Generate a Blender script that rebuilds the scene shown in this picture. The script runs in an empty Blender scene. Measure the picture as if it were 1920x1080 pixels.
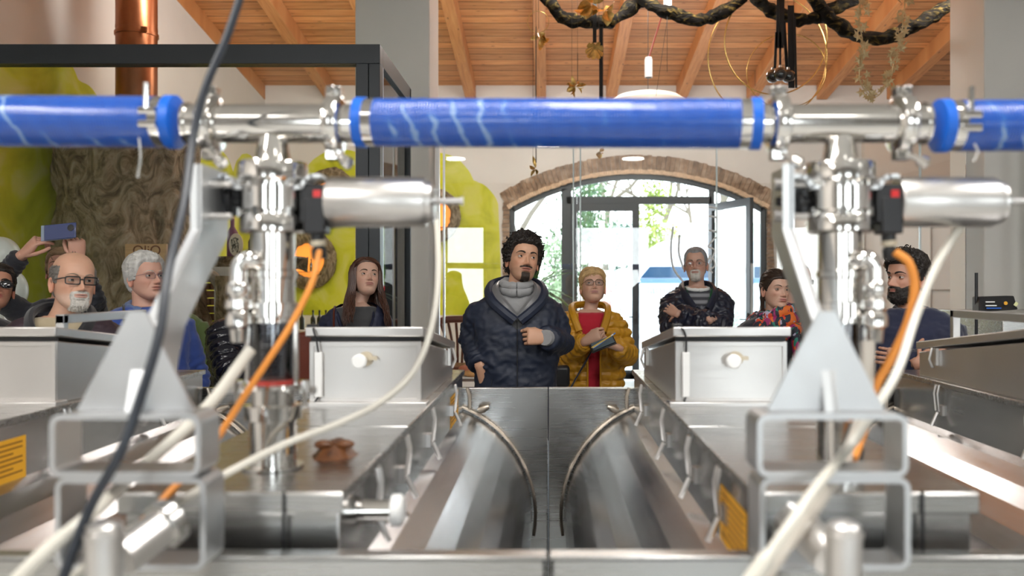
import bpy, bmesh, math, random
import numpy as np
from mathutils import Vector, Matrix, Euler, noise
from mathutils.bvhtree import BVHTree
random.seed(7); np.random.seed(7)
SC = bpy.context.scene
COL = SC.collection
PI = math.pi
R = math.radians
CAMZ = 1.57; FPX = 1600.0; VX, VY = 1028.0, 535.0

# ------------------------------------------------------------------ camera
cd = bpy.data.cameras.new('camera'); cam = bpy.data.objects.new('camera', cd); COL.objects.link(cam)
cam.location = (0, 0, CAMZ); cam.rotation_euler = (R(90), 0, 0)
cd.lens = 30.0; cd.sensor_width = 36.0; cd.sensor_fit = 'HORIZONTAL'
cd.shift_x = -(VX-960)/1920; cd.shift_y = -(540-VY)/1920
cd.clip_start = 0.05; cd.clip_end = 400
cd.dof.use_dof = True; cd.dof.focus_distance = 4.4; cd.dof.aperture_fstop = 2.4
SC.camera = cam
# ------------------------------------------------------------------ world, exposure
SC.view_settings.view_transform = 'Standard'; SC.view_settings.look = 'None'
SC.view_settings.gamma = 1.0; SC.view_settings.use_curve_mapping = False
SC.view_settings.exposure = 0.17
W = bpy.data.worlds.new('overcast_sky'); SC.world = W; W.use_nodes = True
wn = W.node_tree; wn.nodes.clear()
wo = wn.nodes.new('ShaderNodeOutputWorld'); wb = wn.nodes.new('ShaderNodeBackground')
wt = wn.nodes.new('ShaderNodeTexCoord'); wz = wn.nodes.new('ShaderNodeSeparateXYZ')
wr = wn.nodes.new('ShaderNodeValToRGB')
wn.links.new(wt.outputs['Generated'], wz.inputs[0]); wn.links.new(wz.outputs['Z'], wr.inputs[0])
wr.color_ramp.elements[0].position = 0.0; wr.color_ramp.elements[0].color = (0.95, 0.97, 1, 1)
wr.color_ramp.elements[1].position = 0.6; wr.color_ramp.elements[1].color = (0.75, 0.86, 1, 1)
wn.links.new(wr.outputs[0], wb.inputs[0]); wb.inputs[1].default_value = 7.5
wn.links.new(wb.outputs[0], wo.inputs[0])

def area_light(name, loc, rot, sx, sy, power, col=(1, 0.97, 0.93)):
    l = bpy.data.lights.new(name, 'AREA'); l.shape = 'RECTANGLE'; l.size = sx; l.size_y = sy
    l.energy = power; l.color = col
    o = bpy.data.objects.new(name, l); o.location = loc; o.rotation_euler = rot; COL.objects.link(o)
    return o
# added area lights brightening the production hall, unseen above and behind the camera
for x, y, pw in ((-2.6, -.6, 75), (0.0, 0.9, 60), (2.6, 0.9, 75), (-3.4, -2.5, 60)):
    area_light('hall_fill_light', (x, y, 3.93), (0, 0, 0), 0.4, 1.6, pw)
# added area light brightening the shop behind the glass
for i, (x, y) in enumerate([(0.6, 10.6)]):
    area_light('shop_fill_light', (x, y, 5.0), (0, 0, 0), 1.6, 1.2, 110, (1, 0.96, 0.90))
# added unseen lights that brighten the timber roof of the shop
for i, (x, y) in enumerate([(-2.6, 7.7), (0.8, 7.7), (4.0, 7.7)]):
    area_light('roof_fill_light', (x, y, 4.5), (R(112), 0, 0), 1.6, 0.5, 88, (1, 0.95, 0.88))
# ------------------------------------------------------------------ materials
def new_mat(name):
    m = bpy.data.materials.new(name); m.use_nodes = True
    nt = m.node_tree
    return m, nt, nt.nodes['Principled BSDF']
def nd(nt, typ, **kw):
    n = nt.nodes.new(typ)
    for k, v in kw.items():
        if k.startswith('i_'):
            key = k[2:]
            n.inputs[int(key) if key.isdigit() else key].default_value = v
        else: setattr(n, k, v)
    return n
def coords(nt, scale=(1, 1, 1), kind='Object'):
    t = nd(nt, 'ShaderNodeTexCoord'); mp = nd(nt, 'ShaderNodeMapping')
    mp.inputs['Scale'].default_value = scale
    nt.links.new(t.outputs[kind], mp.inputs[0]); return mp.outputs[0]
def ramp(nt, src, stops):
    r = nd(nt, 'ShaderNodeValToRGB'); e = r.color_ramp.elements
    while len(e) < len(stops): e.new(0.5)
    for k, (p, c) in enumerate(stops): e[k].position = p; e[k].color = (*c, 1) if len(c) == 3 else c
    nt.links.new(src, r.inputs[0]); return r.outputs[0]
def bump(nt, b, src, strength, dist=0.01):
    bn = nd(nt, 'ShaderNodeBump'); bn.inputs['Strength'].default_value = strength; bn.inputs['Distance'].default_value = dist
    nt.links.new(src, bn.inputs['Height']); nt.links.new(bn.outputs[0], b.inputs['Normal'])
MATS = {}
def mat(name, col, rough=0.5, metal=0.0, var=0.0, nscale=8.0, bmp=0.0, stretch=(1, 1, 1), bscale=None, spec=None, coat=0, sheen=0, sss=0, bdist=0.004, alpha=1):
    if name in MATS: return MATS[name]
    m, nt, b = new_mat(name)
    b.inputs['Base Color'].default_value = (*col, 1); b.inputs['Roughness'].default_value = rough
    b.inputs['Metallic'].default_value = metal
    if spec is not None: b.inputs['Specular IOR Level'].default_value = spec
    if coat: b.inputs['Coat Weight'].default_value = coat; b.inputs['Coat Roughness'].default_value = 0.1
    if sheen: b.inputs['Sheen Weight'].default_value = sheen
    if sss:
        b.inputs['Subsurface Weight'].default_value = sss; b.inputs['Subsurface Scale'].default_value = 0.01
        b.inputs['Subsurface Radius'].default_value = (1, 0.35, 0.2)
    if alpha < 1: b.inputs['Alpha'].default_value = alpha
    if var or bmp:
        c = coords(nt, stretch)
        n = nd(nt, 'ShaderNodeTexNoise'); n.inputs['Scale'].default_value = nscale; n.inputs['Detail'].default_value = 5
        nt.links.new(c, n.inputs['Vector'])
        if var:
            lo = tuple(max(0, x*(1-var)) for x in col); hi = tuple(min(1, x*(1+var)) for x in col)
            nt.links.new(ramp(nt, n.outputs['Fac'], [(0.3, lo), (0.7, hi)]), b.inputs['Base Color'])
        if bmp:
            n2 = nd(nt, 'ShaderNodeTexNoise'); n2.inputs['Scale'].default_value = bscale or nscale*3; n2.inputs['Detail'].default_value = 6
            nt.links.new(c, n2.inputs['Vector']); bump(nt, b, n2.outputs['Fac'], bmp, bdist)
    MATS[name] = m; return m

def steel(name, col, rough, stretch=(1, 60, 60), amt=0.12, bmp=0.02):
    m, nt, b = new_mat(name)
    b.inputs['Metallic'].default_value = 1.0
    n = nd(nt, 'ShaderNodeTexNoise'); n.inputs['Scale'].default_value = 3.0; n.inputs['Detail'].default_value = 6
    nt.links.new(coords(nt, stretch), n.inputs['Vector'])
    n2 = nd(nt, 'ShaderNodeTexNoise'); n2.inputs['Scale'].default_value = 2.3; n2.inputs['Detail'].default_value = 4
    nt.links.new(coords(nt), n2.inputs['Vector'])
    mx = nd(nt, 'ShaderNodeMath', operation='ADD'); nt.links.new(n.outputs[0], mx.inputs[0]); nt.links.new(n2.outputs[0], mx.inputs[1])
    mr = nd(nt, 'ShaderNodeMapRange'); mr.inputs['From Min'].default_value = 0.6; mr.inputs['From Max'].default_value = 1.4
    mr.inputs['To Min'].default_value = max(0.03, rough-amt); mr.inputs['To Max'].default_value = rough+amt
    nt.links.new(mx.outputs[0], mr.inputs[0]); nt.links.new(mr.outputs[0], b.inputs['Roughness'])
    nt.links.new(ramp(nt, n2.outputs[0], [(0.3, tuple(c*0.88 for c in col)), (0.7, col)]), b.inputs['Base Color'])
    bump(nt, b, n.outputs[0], bmp, 0.002)
    MATS[name] = m; return m
STEEL = steel('brushed_steel', (0.52, 0.515, 0.50), 0.27, (.6, 60, 60), .04, .0015)
STEELY = steel('brushed_steel_lengthwise', (0.55, 0.545, 0.535), 0.24, (60, .6, 60), .04, .002)
POLISH = steel('polished_steel', (0.80, 0.78, 0.75), 0.10, (30, 30, 30), 0.05, 0.0)
DRUM = steel('rolled_drum_steel', (0.50, 0.50, 0.51), 0.21, (14, 0.5, 14), 0.06, 0.003)
SATIN = steel('satin_steel', (0.72, 0.70, 0.68), 0.36, (1, 40, 40), 0.08, 0.02)
PLATE = steel('cut_steel_plate', (0.62, 0.63, 0.64), 0.42, (10, 10, 10), 0.1, 0.02)
FRAMEW = mat('bead_blasted_steel_edge', (0.78, 0.80, 0.82), 0.45, 0.75)
BLACK = mat('black_plastic', (0.012, 0.012, 0.014), 0.4)
ANTH = mat('anthracite_aluminium', (0.045, 0.052, 0.06), 0.42, 0.3)
COPPER = mat('copper_flue', (0.36, 0.145, 0.07), 0.34, 1.0, 0.4, 4, 0.05, (1, 1, 0.5))
WALLM = mat('cream_plaster', (0.66, 0.63, 0.60), 0.85, 0, 0.04, 1.5, 0.1, bscale=30)
PIERM = mat('white_plaster_pier', (0.74, 0.71, 0.67), 0.85, 0, 0.03, 1.5, 0.08, bscale=30)
GREYW = mat('grey_plaster', (0.55, 0.52, 0.50), 0.85, 0, 0.04, 1.5, 0.08, bscale=30)
WHITE = mat('white_paint', (0.8, 0.8, 0.79), 0.45)
WHITEP = mat('milky_plastic_tube', (0.64, 0.61, 0.54), 0.35)
GOLD = mat('gold_foil', (0.62, 0.40, 0.13), 0.35, 0.85, 0.3, 30)
YELLOWST = mat('yellow_sticker', (0.85, 0.42, 0.02), 0.5)
ORANGEC = mat('orange_cable', (0.72, 0.26, 0.04), 0.45)
REDG = mat('red_gasket', (0.35, 0.03, 0.02), 0.4)

def glass_mat(name, tint=(0.97, 0.99, 0.98), ior=1.45, boost=1.0):
    m = bpy.data.materials.new(name); m.use_nodes = True; nt = m.node_tree; nt.nodes.clear()
    o = nd(nt, 'ShaderNodeOutputMaterial'); mix = nd(nt, 'ShaderNodeMixShader')
    tr = nd(nt, 'ShaderNodeBsdfTransparent'); gl = nd(nt, 'ShaderNodeBsdfGlossy'); fr = nd(nt, 'ShaderNodeFresnel')
    tr.inputs[0].default_value = (*tint, 1); gl.inputs['Roughness'].default_value = 0.0; fr.inputs[0].default_value = ior
    mu = nd(nt, 'ShaderNodeMath', operation='MULTIPLY'); mu.inputs[1].default_value = boost
    nt.links.new(fr.outputs[0], mu.inputs[0]); nt.links.new(mu.outputs[0], mix.inputs[0])
    nt.links.new(tr.outputs[0], mix.inputs[1]); nt.links.new(gl.outputs[0], mix.inputs[2]); nt.links.new(mix.outputs[0], o.inputs[0])
    MATS[name] = m; return m
GLASS = glass_mat('clear_glass')
LENSG = glass_mat('spectacle_lens', (0.95, 0.96, 0.97), 1.35, 0.8)
TUBEG = glass_mat('sight_tube_glass', (0.80, 0.82, 0.86), 1.5, 1.6)

def emit_mat(name, col, s):
    m = bpy.data.materials.new(name); m.use_nodes = True; b = m.node_tree.nodes['Principled BSDF']
    b.inputs['Base Color'].default_value = (*col, 1)
    b.inputs['Emission Color'].default_value = (*col, 1); b.inputs['Emission Strength'].default_value = s
    MATS[name] = m; return m

def wood_roof(name, c1, c2, c3, pitch, axis):
    m, nt, b = new_mat(name)
    b.inputs['Roughness'].default_value = 0.5
    t = nd(nt, 'ShaderNodeTexCoord'); sp = nd(nt, 'ShaderNodeSeparateXYZ'); nt.links.new(t.outputs['Object'], sp.inputs[0])
    dv = nd(nt, 'ShaderNodeMath', operation='DIVIDE'); dv.inputs[1].default_value = pitch
    nt.links.new(sp.outputs[axis], dv.inputs[0])
    fl = nd(nt, 'ShaderNodeMath', operation='FLOOR'); nt.links.new(dv.outputs[0], fl.inputs[0])
    frc = nd(nt, 'ShaderNodeMath', operation='FRACT'); nt.links.new(dv.outputs[0], frc.inputs[0])
    wn_ = nd(nt, 'ShaderNodeTexWhiteNoise', noise_dimensions='1D'); nt.links.new(fl.outputs[0], wn_.inputs['W'])
    cmb = nd(nt, 'ShaderNodeCombineXYZ')
    other = 'X' if axis == 'Y' else 'Y'
    nt.links.new(sp.outputs[other], cmb.inputs['X']); nt.links.new(sp.outputs[axis], cmb.inputs['Y']); nt.links.new(wn_.outputs[0], cmb.inputs['Z'])
    mp = nd(nt, 'ShaderNodeMapping'); mp.inputs['Scale'].default_value = (0.9, 14, 7); nt.links.new(cmb.outputs[0], mp.inputs[0])
    n = nd(nt, 'ShaderNodeTexNoise'); n.inputs['Scale'].default_value = 2.2; n.inputs['Detail'].default_value = 7; n.inputs['Distortion'].default_value = 0.8
    nt.links.new(mp.outputs[0], n.inputs['Vector'])
    grain = ramp(nt, n.outputs[0], [(0.25, c1), (0.5, c2), (0.75, c3)])
    hsv = nd(nt, 'ShaderNodeHueSaturation'); mr = nd(nt, 'ShaderNodeMapRange'); mr.inputs['To Min'].default_value = 0.78; mr.inputs['To Max'].default_value = 1.15
    nt.links.new(wn_.outputs[0], mr.inputs[0]); nt.links.new(mr.outputs[0], hsv.inputs['Value']); nt.links.new(grain, hsv.inputs['Color'])
    # knots
    mp2 = nd(nt, 'ShaderNodeMapping'); mp2.inputs['Scale'].default_value = (2.0, 5.5, 3); nt.links.new(cmb.outputs[0], mp2.inputs[0])
    v = nd(nt, 'ShaderNodeTexVoronoi'); v.inputs['Scale'].default_value = 1.6; nt.links.new(mp2.outputs[0], v.inputs['Vector'])
    k = ramp(nt, v.outputs['Distance'], [(0.05, (1, 1, 1)), (0.13, (0, 0, 0))])
    mx = nd(nt, 'ShaderNodeMix', data_type='RGBA'); mx.inputs['B'].default_value = (0.12, 0.035, 0.012, 1)
    kk = nd(nt, 'ShaderNodeMath', operation='MULTIPLY'); kk.inputs[1].default_value = 0.8; nt.links.new(k, kk.inputs[0])
    nt.links.new(kk.outputs[0], mx.inputs['Factor']); nt.links.new(hsv.outputs[0], mx.inputs['A'])
    # seams
    sm = ramp(nt, frc.outputs[0], [(0.0, (0.05, 0.05, 0.05)), (0.05, (0.12, 0.12, 0.12)), (0.085, (1, 1, 1))])
    mx2 = nd(nt, 'ShaderNodeMix', data_type='RGBA', blend_type='MULTIPLY'); mx2.inputs['Factor'].default_value = 1 if pitch < 1 else 0
    nt.links.new(mx.outputs['Result'], mx2.inputs['A']); nt.links.new(sm, mx2.inputs['B'])
    nt.links.new(mx2.outputs['Result'], b.inputs['Base Color'])
    bump(nt, b, sm, 0.4 if pitch < 1 else 0.0, 0.01)
    MATS[name] = m; return m
PLANKS = wood_roof('pine_roof_boards', (0.42, 0.16, 0.05), (0.64, 0.29, 0.11), (0.78, 0.40, 0.18), 0.2, 'Y')
RAFTER = wood_roof('pine_rafter', (0.46, 0.18, 0.06), (0.62, 0.27, 0.10), (0.72, 0.36, 0.15), 50, 'X')

# ------------------------------------------------------------------ mesh helpers
def wmat(o):
    m = Matrix.Translation(o.location) @ o.rotation_euler.to_matrix().to_4x4()
    if o.parent: m = wmat(o.parent) @ o.matrix_parent_inverse @ m
    return m
class MB:
    def __init__(s): s.v = []; s.f = []; s.m = []
    def add(s, vs, fs, mi=0):
        o = len(s.v); s.v += [tuple(p) for p in vs]; s.f += [tuple(i+o for i in f) for f in fs]; s.m += [mi]*len(fs); return s
    def box(s, c, d, mi=0, rot=None):
        hx, hy, hz = d[0]/2, d[1]/2, d[2]/2
        vs = [Vector((x, y, z)) for x in (-hx, hx) for y in (-hy, hy) for z in (-hz, hz)]
        if rot is not None:
            q = rot if isinstance(rot, Matrix) else Euler(rot).to_matrix(); vs = [q@p for p in vs]
        vs = [p+Vector(c) for p in vs]
        return s.add(vs, [(0, 1, 3, 2), (4, 6, 7, 5), (0, 4, 5, 1), (2, 3, 7, 6), (0, 2, 6, 4), (1, 5, 7, 3)], mi)
    def bb(s, x0, x1, y0, y1, z0, z1, mi=0):
        return s.box(((x0+x1)/2, (y0+y1)/2, (z0+z1)/2), (abs(x1-x0), abs(y1-y0), abs(z1-z0)), mi)
    def rings(s, rr, closed=True, caps=True, mi=0):
        n = len(rr[0]); vs = [p for r in rr for p in r]; fs = []
        for i in range(len(rr)-1):
            for j in range(n if closed else n-1):
                k = (j+1) % n
                fs.append((i*n+j, i*n+k, (i+1)*n+k, (i+1)*n+j))
        if caps and closed:
            fs.append(tuple(range(n-1, -1, -1))); fs.append(tuple((len(rr)-1)*n+j for j in range(n)))
        return s.add(vs, fs, mi)
    def tube(s, pts, rad, n=12, caps=True, mi=0, flat=None):
        pts = [Vector(p) for p in pts]
        if not hasattr(rad, '__len__'): rad = [rad]*len(pts)
        up = None; rr = []
        for i, p in enumerate(pts):
            t = (pts[min(i+1, len(pts)-1)]-pts[max(i-1, 0)])
            if t.length < 1e-9: t = Vector((0, 0, 1))
            t.normalize()
            if up is None: up = Vector((0, 0, 1)) if abs(t.z) < 0.9 else Vector((0, 1, 0))
            u = (up-t*up.dot(t)).normalized(); w = t.cross(u); up = u
            fy = flat or 1
            rr.append([p+(u*math.cos(a)+w*math.sin(a)*fy)*rad[i] for a in (2*PI*k/n for k in range(n))])
        return s.rings(rr, True, caps, mi)
    def lathe(s, o, ax, prof, n=32, mi=0, caps=True):
        """prof: list of (distance along axis, radius)"""
        ax = Vector(ax).normalized(); o = Vector(o)
        u = Vector((0, 0, 1)) if abs(ax.z) < 0.9 else Vector((1, 0, 0))
        u = (u-ax*u.dot(ax)).normalized(); w = ax.cross(u)
        return s.rings([[o+ax*h+(u*math.cos(a)+w*math.sin(a))*r for a in (2*PI*k/n for k in range(n))] for h, r in prof], True, caps, mi)
    def sphere(s, c, r, n=20, m=12, mi=0, sc=(1, 1, 1), rot=None):
        rr = []
        for i in range(m+1):
            t = -PI/2+PI*i/m; cr = max(math.cos(t), 1e-4)
            row = []
            for k in range(n):
                p = Vector((math.cos(2*PI*k/n)*cr*sc[0], math.sin(2*PI*k/n)*cr*sc[1], math.sin(t)*sc[2]))*r
                if rot: p = rot@p
                row.append(Vector(c)+p)
            rr.append(row)
        return s.rings(rr, True, True, mi)
    def prism(s, poly, a, d, mi=0):
        """poly: 3-D points (planar), extruded by vector d"""
        n = len(poly); d = Vector(d); p0 = [Vector(p)+Vector(a) for p in poly]
        vs = p0+[p+d for p in p0]
        fs = [tuple(range(n-1, -1, -1)), tuple(range(n, 2*n))]+[(i, (i+1) % n, n+(i+1) % n, n+i) for i in range(n)]
        return s.add(vs, fs, mi)
    def frame(s, x0, x1, z0, z1, y0, y1, t, mi=0, r=0.0):
        """rectangular ring in the XZ plane with depth y0..y1; wall t; rounded corners r"""
        def loop(a, b, c, d, rr, y):
            pts = []
            for cx, cz, s0 in ((b-rr, d-rr, 0), (a+rr, d-rr, 90), (a+rr, c+rr, 180), (b-rr, c+rr, 270)):
                for k in range(5):
                    g = R(s0+k*22.5); pts.append(Vector((cx+rr*math.cos(g), y, cz+rr*math.sin(g))))
            return pts
        ro = max(r, 1e-4); ri = max(r-t, 1e-4)
        A = [loop(x0, x1, z0, z1, ro, y0), loop(x0, x1, z0, z1, ro, y1), loop(x0+t, x1-t, z0+t, z1-t, ri, y1), loop(x0+t, x1-t, z0+t, z1-t, ri, y0)]
        return s.rings(A+[A[0]], True, False, mi)
    def build(s, name, mats, parent=None, bevel=0, smooth=35, loc=None):
        me = bpy.data.meshes.new(name); me.from_pydata(s.v, [], s.f)
        if not isinstance(mats, (list, tuple)): mats = [mats]
        for m in mats: me.materials.append(m)
        me.polygons.foreach_set('material_index', s.m)
        bm = bmesh.new(); bm.from_mesh(me); bmesh.ops.recalc_face_normals(bm, faces=bm.faces); bm.to_mesh(me); bm.free()
        if smooth:
            me.polygons.foreach_set('use_smooth', [True]*len(me.polygons)); me.set_sharp_from_angle(angle=R(smooth))
        o = bpy.data.objects.new(name, me); COL.objects.link(o)
        if parent is not None: o.parent = parent; o.matrix_parent_inverse = wmat(parent).inverted()
        if loc is not None: o.location = loc
        if bevel:
            b = o.modifiers.new('bevel', 'BEVEL'); b.width = bevel; b.segments = 2; b.limit_method = 'ANGLE'; b.angle_limit = R(40)
        return o
def P(px, py, D): return Vector(((px-VX)*D/FPX, D, CAMZ-(py-VY)*D/FPX))
def empty(name, loc=(0, 0, 0)):
    o = bpy.data.objects.new(name, None); o.location = loc; o.empty_display_size = 0.1; COL.objects.link(o); return o
def tag(o, label, cat, group=None, kind=None):
    if label: o['label'] = label
    if cat: o['category'] = cat
    if group: o['group'] = group
    if kind: o['kind'] = kind
    return o
def struct(o): o['kind'] = 'structure'; return o
def thing(name, label, cat, loc=(0, 0, 0), group=None): return tag(empty(name, loc), label, cat, group)
def spline(pts, n=8):
    """Catmull-Rom through 3-D points"""
    P_ = [Vector(p) for p in pts]; P_ = [P_[0]*2-P_[1]]+P_+[P_[-1]*2-P_[-2]]; out = []
    for i in range(1, len(P_)-2):
        a, b, c, d = P_[i-1:i+3]
        for k in range(n):
            t = k/n; out.append(0.5*((2*b)+(c-a)*t+(2*a-5*b+4*c-d)*t*t+(3*b-a-3*c+d)*t**3))
    out.append(P_[-2]); return out
def text_obj(s, size, m, parent, M4, name='lettering', ext=0.0005):
    cu = bpy.data.curves.new(name, 'FONT'); cu.body = s; cu.size = size; cu.extrude = ext; cu.align_x = 'CENTER'; cu.align_y = 'CENTER'
    o = bpy.data.objects.new(name, cu); COL.objects.link(o)
    dg = bpy.context.evaluated_depsgraph_get(); me = bpy.data.meshes.new_from_object(o.evaluated_get(dg))
    bpy.data.objects.remove(o); me.materials.clear(); me.materials.append(m)
    q = bpy.data.objects.new(name, me); COL.objects.link(q); me.transform(M4); q.parent = parent
    if parent is not None: q.matrix_parent_inverse = wmat(parent).inverted()
    return q
# ------------------------------------------------------------------ the room
DOORG = glass_mat('anti_reflective_door_glass', (0.96, 0.98, 0.97), 1.3, 0.5)
PARTG = glass_mat('partition_glass', (0.96, 0.98, 0.975), 1.5, 2.0)
CZ0, CSL, YB = 4.85, 0.159, 14.0
def ceil_z(y): return CZ0+CSL*(YB-y)
FLOORM = mat('pale_resin_floor', (0.62, 0.61, 0.58), 0.25, 0, 0.05, 2, 0.02)
struct(MB().bb(-7, 8, -5.5, 14.3, -0.1, 0).build('floor', FLOORM))
m = MB(); m.prism([(-7, -5.5, ceil_z(-5.5)), (-7, 14.3, ceil_z(14.3)), (8, 14.3, ceil_z(14.3)), (8, -5.5, ceil_z(-5.5))], (0, 0, 0), (0, 0, 0.12))
struct(m.build('ceiling', PLANKS))
for i in range(-1, 11):                      # rafters running down to the arched wall
    x = -4.72+1.15*i
    if x < -4.8 or x > 7.6: continue
    m = MB(); w = 0.085; h = 0.24
    m.prism([(x-w, -5.4, ceil_z(-5.4)), (x-w, 13.98, ceil_z(13.98)), (x-w, 13.98, ceil_z(13.98)-h), (x-w, -5.4, ceil_z(-5.4)-h)], (0, 0, 0), (2*w, 0, 0))
    o = m.build('trim_%d' % (i+1), RAFTER, bevel=0.006); struct(o)
struct(MB().bb(-4.85, -4.65, -5.5, 14.2, 0, 8.2).build('wall_left', WALLM))
struct(MB().bb(7.6, 7.8, -5.5, 14.2, 0, 8.2).build('wall_right', GREYW))
# rear wall (behind the camera) with three tall windows letting daylight in
m = MB()
wins = [(-2.41, -1.47), (.6, 2.4), (5.3, 7.2)]
xs = [-4.8]+[v for w_ in wins for v in w_]+[7.7]
for a, b in zip(xs[0::2], xs[1::2]): m.bb(a, b, -5.5, -5.3, 0, 8.2)
for a, b in wins: m.bb(a, b, -5.5, -5.3, 0, 0.9); m.bb(a, b, -5.5, -5.3, 2.97, 8.2)
struct(m.build('wall_rear', mat('mid_grey_hall_wall', (.30, .29, .28), .8)))
for i, (a, b) in enumerate(wins):
    f = MB(); f.frame(a, b, 0.9, 2.97, -5.45, -5.35, 0.05)
    o = struct(f.build('window_%d' % (i+1), ANTH))
    MB().bb(a+.05, b-.05, -5.405, -5.395, .95, 2.93).build('pane', DOORG, o)
# arched wall: opening 4.22 m wide, springing 2.88 m, crown 3.46 m
AX, AHW, ASP, ACR = 1.475, 2.11, 2.90, 3.46
ARr = (AHW**2+(ACR-ASP)**2)/(2*(ACR-ASP)); ACZ = ACR-ARr
def arch_pts(dr=0.0, n=28, hw=None):
    r = ARr+dr; hw = (AHW+dr) if hw is None else hw
    a0 = math.asin(min(1, hw/r)); return [(AX+r*math.sin(-a0+2*a0*k/n), ACZ+r*math.cos(-a0+2*a0*k/n)) for k in range(n+1)]
ap = arch_pts(0)
m = MB()
m.bb(-4.8, AX-AHW, YB, YB+.4, 0, 5.2); m.bb(AX+AHW, 7.7, YB, YB+.4, 0, 5.2)
top = [(x, YB, z) for x, z in ap]
poly = [(AX-AHW, YB, 5.2)]+top+[(AX+AHW, YB, 5.2)]
for i in range(len(ap)-1):
    (xa, za), (xb, zb) = ap[i], ap[i+1]
    m.prism([(xa, YB, za), (xb, YB, zb), (xb, YB, 5.2), (xa, YB, 5.2)], (0, 0, 0), (0, .4, 0))
struct(m.build('wall_back', WALLM, smooth=0))
# brick arch ring and jambs
BRICK, nt, b = new_mat('worn_arch_brick'); b.inputs['Roughness'].default_value = 0.9
n = nd(nt, 'ShaderNodeTexNoise'); n.inputs['Scale'].default_value = 9; n.inputs['Detail'].default_value = 8
nt.links.new(coords(nt), n.inputs['Vector'])
oi = nd(nt, 'ShaderNodeNewGeometry')
mxx = nd(nt, 'ShaderNodeMix', data_type='RGBA', blend_type='MULTIPLY'); mxx.inputs['Factor'].default_value = 1
nt.links.new(ramp(nt, n.outputs[0], [(0.3, (0.17, 0.105, 0.065)), (0.52, (0.33, 0.22, 0.145)), (0.75, (0.50, 0.38, 0.28))]), mxx.inputs['A'])
nt.links.new(ramp(nt, oi.outputs['Random Per Island'], [(0, (0.72, 0.7, 0.68)), (1, (1.0, 1.0, 1.0))]), mxx.inputs['B'])
nt.links.new(mxx.outputs['Result'], b.inputs['Base Color']); bump(nt, b, n.outputs[0], 0.8, 0.02)
BRICK2 = mat('pale_brick_underside', (0.66, 0.47, 0.32), 0.9, 0, 0.2, 20, 0.5)
m = MB(); nb = 62; random.seed(3)
r0, r1 = ARr-0.0, ARr+0.24
a0 = math.asin(AHW/ARr)+0.012
for k in range(nb):
    a = -a0+2*a0*k/nb; a2 = -a0+2*a0*(k+0.93)/nb; d = random.uniform(-.012, .012); e = random.uniform(-.01, .012)
    q = [(AX+r*math.sin(t), YB-0.03+e, ACZ+r*math.cos(t)) for r, t in ((r0, a), (r0, a2), (r1+d, a2), (r1+d, a))]
    m.prism(q, (0, 0, 0), (0, .03-e+.1, 0))
for s in (-1, 1):
    z = 0.0
    while z < ASP-0.02:
        w = random.uniform(.1, .125); x0 = AX+s*AHW; m.bb(x0, x0+s*w, YB-.03, YB+.1, z, z+.062); z += .07
struct(m.build('trim_20', BRICK, smooth=0))
m = MB(); pts = arch_pts(-0.0, 60)
for k in range(120):
    a = -a0+2*a0*k/120; a2 = -a0+2*a0*(k+.9)/120; e = random.uniform(0, .012)
    q = [(AX+r*math.sin(t), YB-0.035, ACZ+r*math.cos(t)) for r, t in ((r0-.055-e, a), (r0-.055-e, a2), (r0+.01, a2), (r0+.01, a))]
    m.prism(q, (0, 0, 0), (0, .3, 0))
struct(m.build('trim_21', BRICK2, smooth=0))
# ---- glazed arched front: fixed frame
FY0, FY1 = YB+.06, YB+.13
m = MB()
ri, ro = ARr-.06-.085, ARr-.05
ao = math.asin((AHW-.02)/ro); nn = 40
rr = []
for k in range(nn+1):
    t = -ao+2*ao*k/nn
    rr.append([Vector((AX+r*math.sin(t), y, ACZ+r*math.cos(t))) for r, y in ((ro, FY0), (ro, FY1), (ri, FY1), (ri, FY0))])
m.rings(rr)
for s in (-1, 1): m.bb(AX+s*AHW, AX+s*(AHW-.085), FY0, FY1, 0, ASP-.05)
def arc_z(x, r): return ACZ+math.sqrt(max(0, r*r-(x-AX)**2))
XM1, XM2, XD, XH = 0.30, 2.695, 1.42, 2.655    # mullions at px 1062, 1336; meeting stile; hinge
for x, w in ((XM1, .165), (XM2, .09)): m.bb(x-w/2, x+w/2, FY0, FY1, 0, arc_z(x, ri)+.02)
ZT = 2.95
m.bb(XM1, XM2, FY0, FY1, ZT-.04, ZT+.085)
m.bb(AX-AHW, XM1, FY0, FY1, 0, .1); m.bb(XM2, AX+AHW, FY0, FY1, 0, .1)
gf = m.build('window_20', ANTH, bevel=.004); struct(gf)
def pane(name, x0, x1, z0, z1, y, parent, mt=GLASS, t=.008): return MB().bb(x0, x1, y, y+t, z0, z1).build(name, mt, parent)
pane('pane', AX-AHW+.06, XM1-.06, .1, 2.75, FY0+.03, gf); pane('pane', XM2+.03, AX+AHW-.06, .1, 2.75, FY0+.03, gf)
m = MB()
for xa, xb, zb in ((AX-AHW+.06, XM1-.06, 2.75), (XM1+.06, XM2-.03, ZT+.06), (XM2+.03, AX+AHW-.06, 2.75)):
    N_ = 12; tp = [(xa+(xb-xa)*k/N_, FY0+.03, arc_z(xa+(xb-xa)*k/N_, ri)+.01) for k in range(N_+1)]
    m.prism([(xb, FY0+.03, zb), (xa, FY0+.03, zb)]+tp, (0, 0, 0), (0, .008, 0))
m.build('pane', GLASS, gf, smooth=0)
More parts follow.
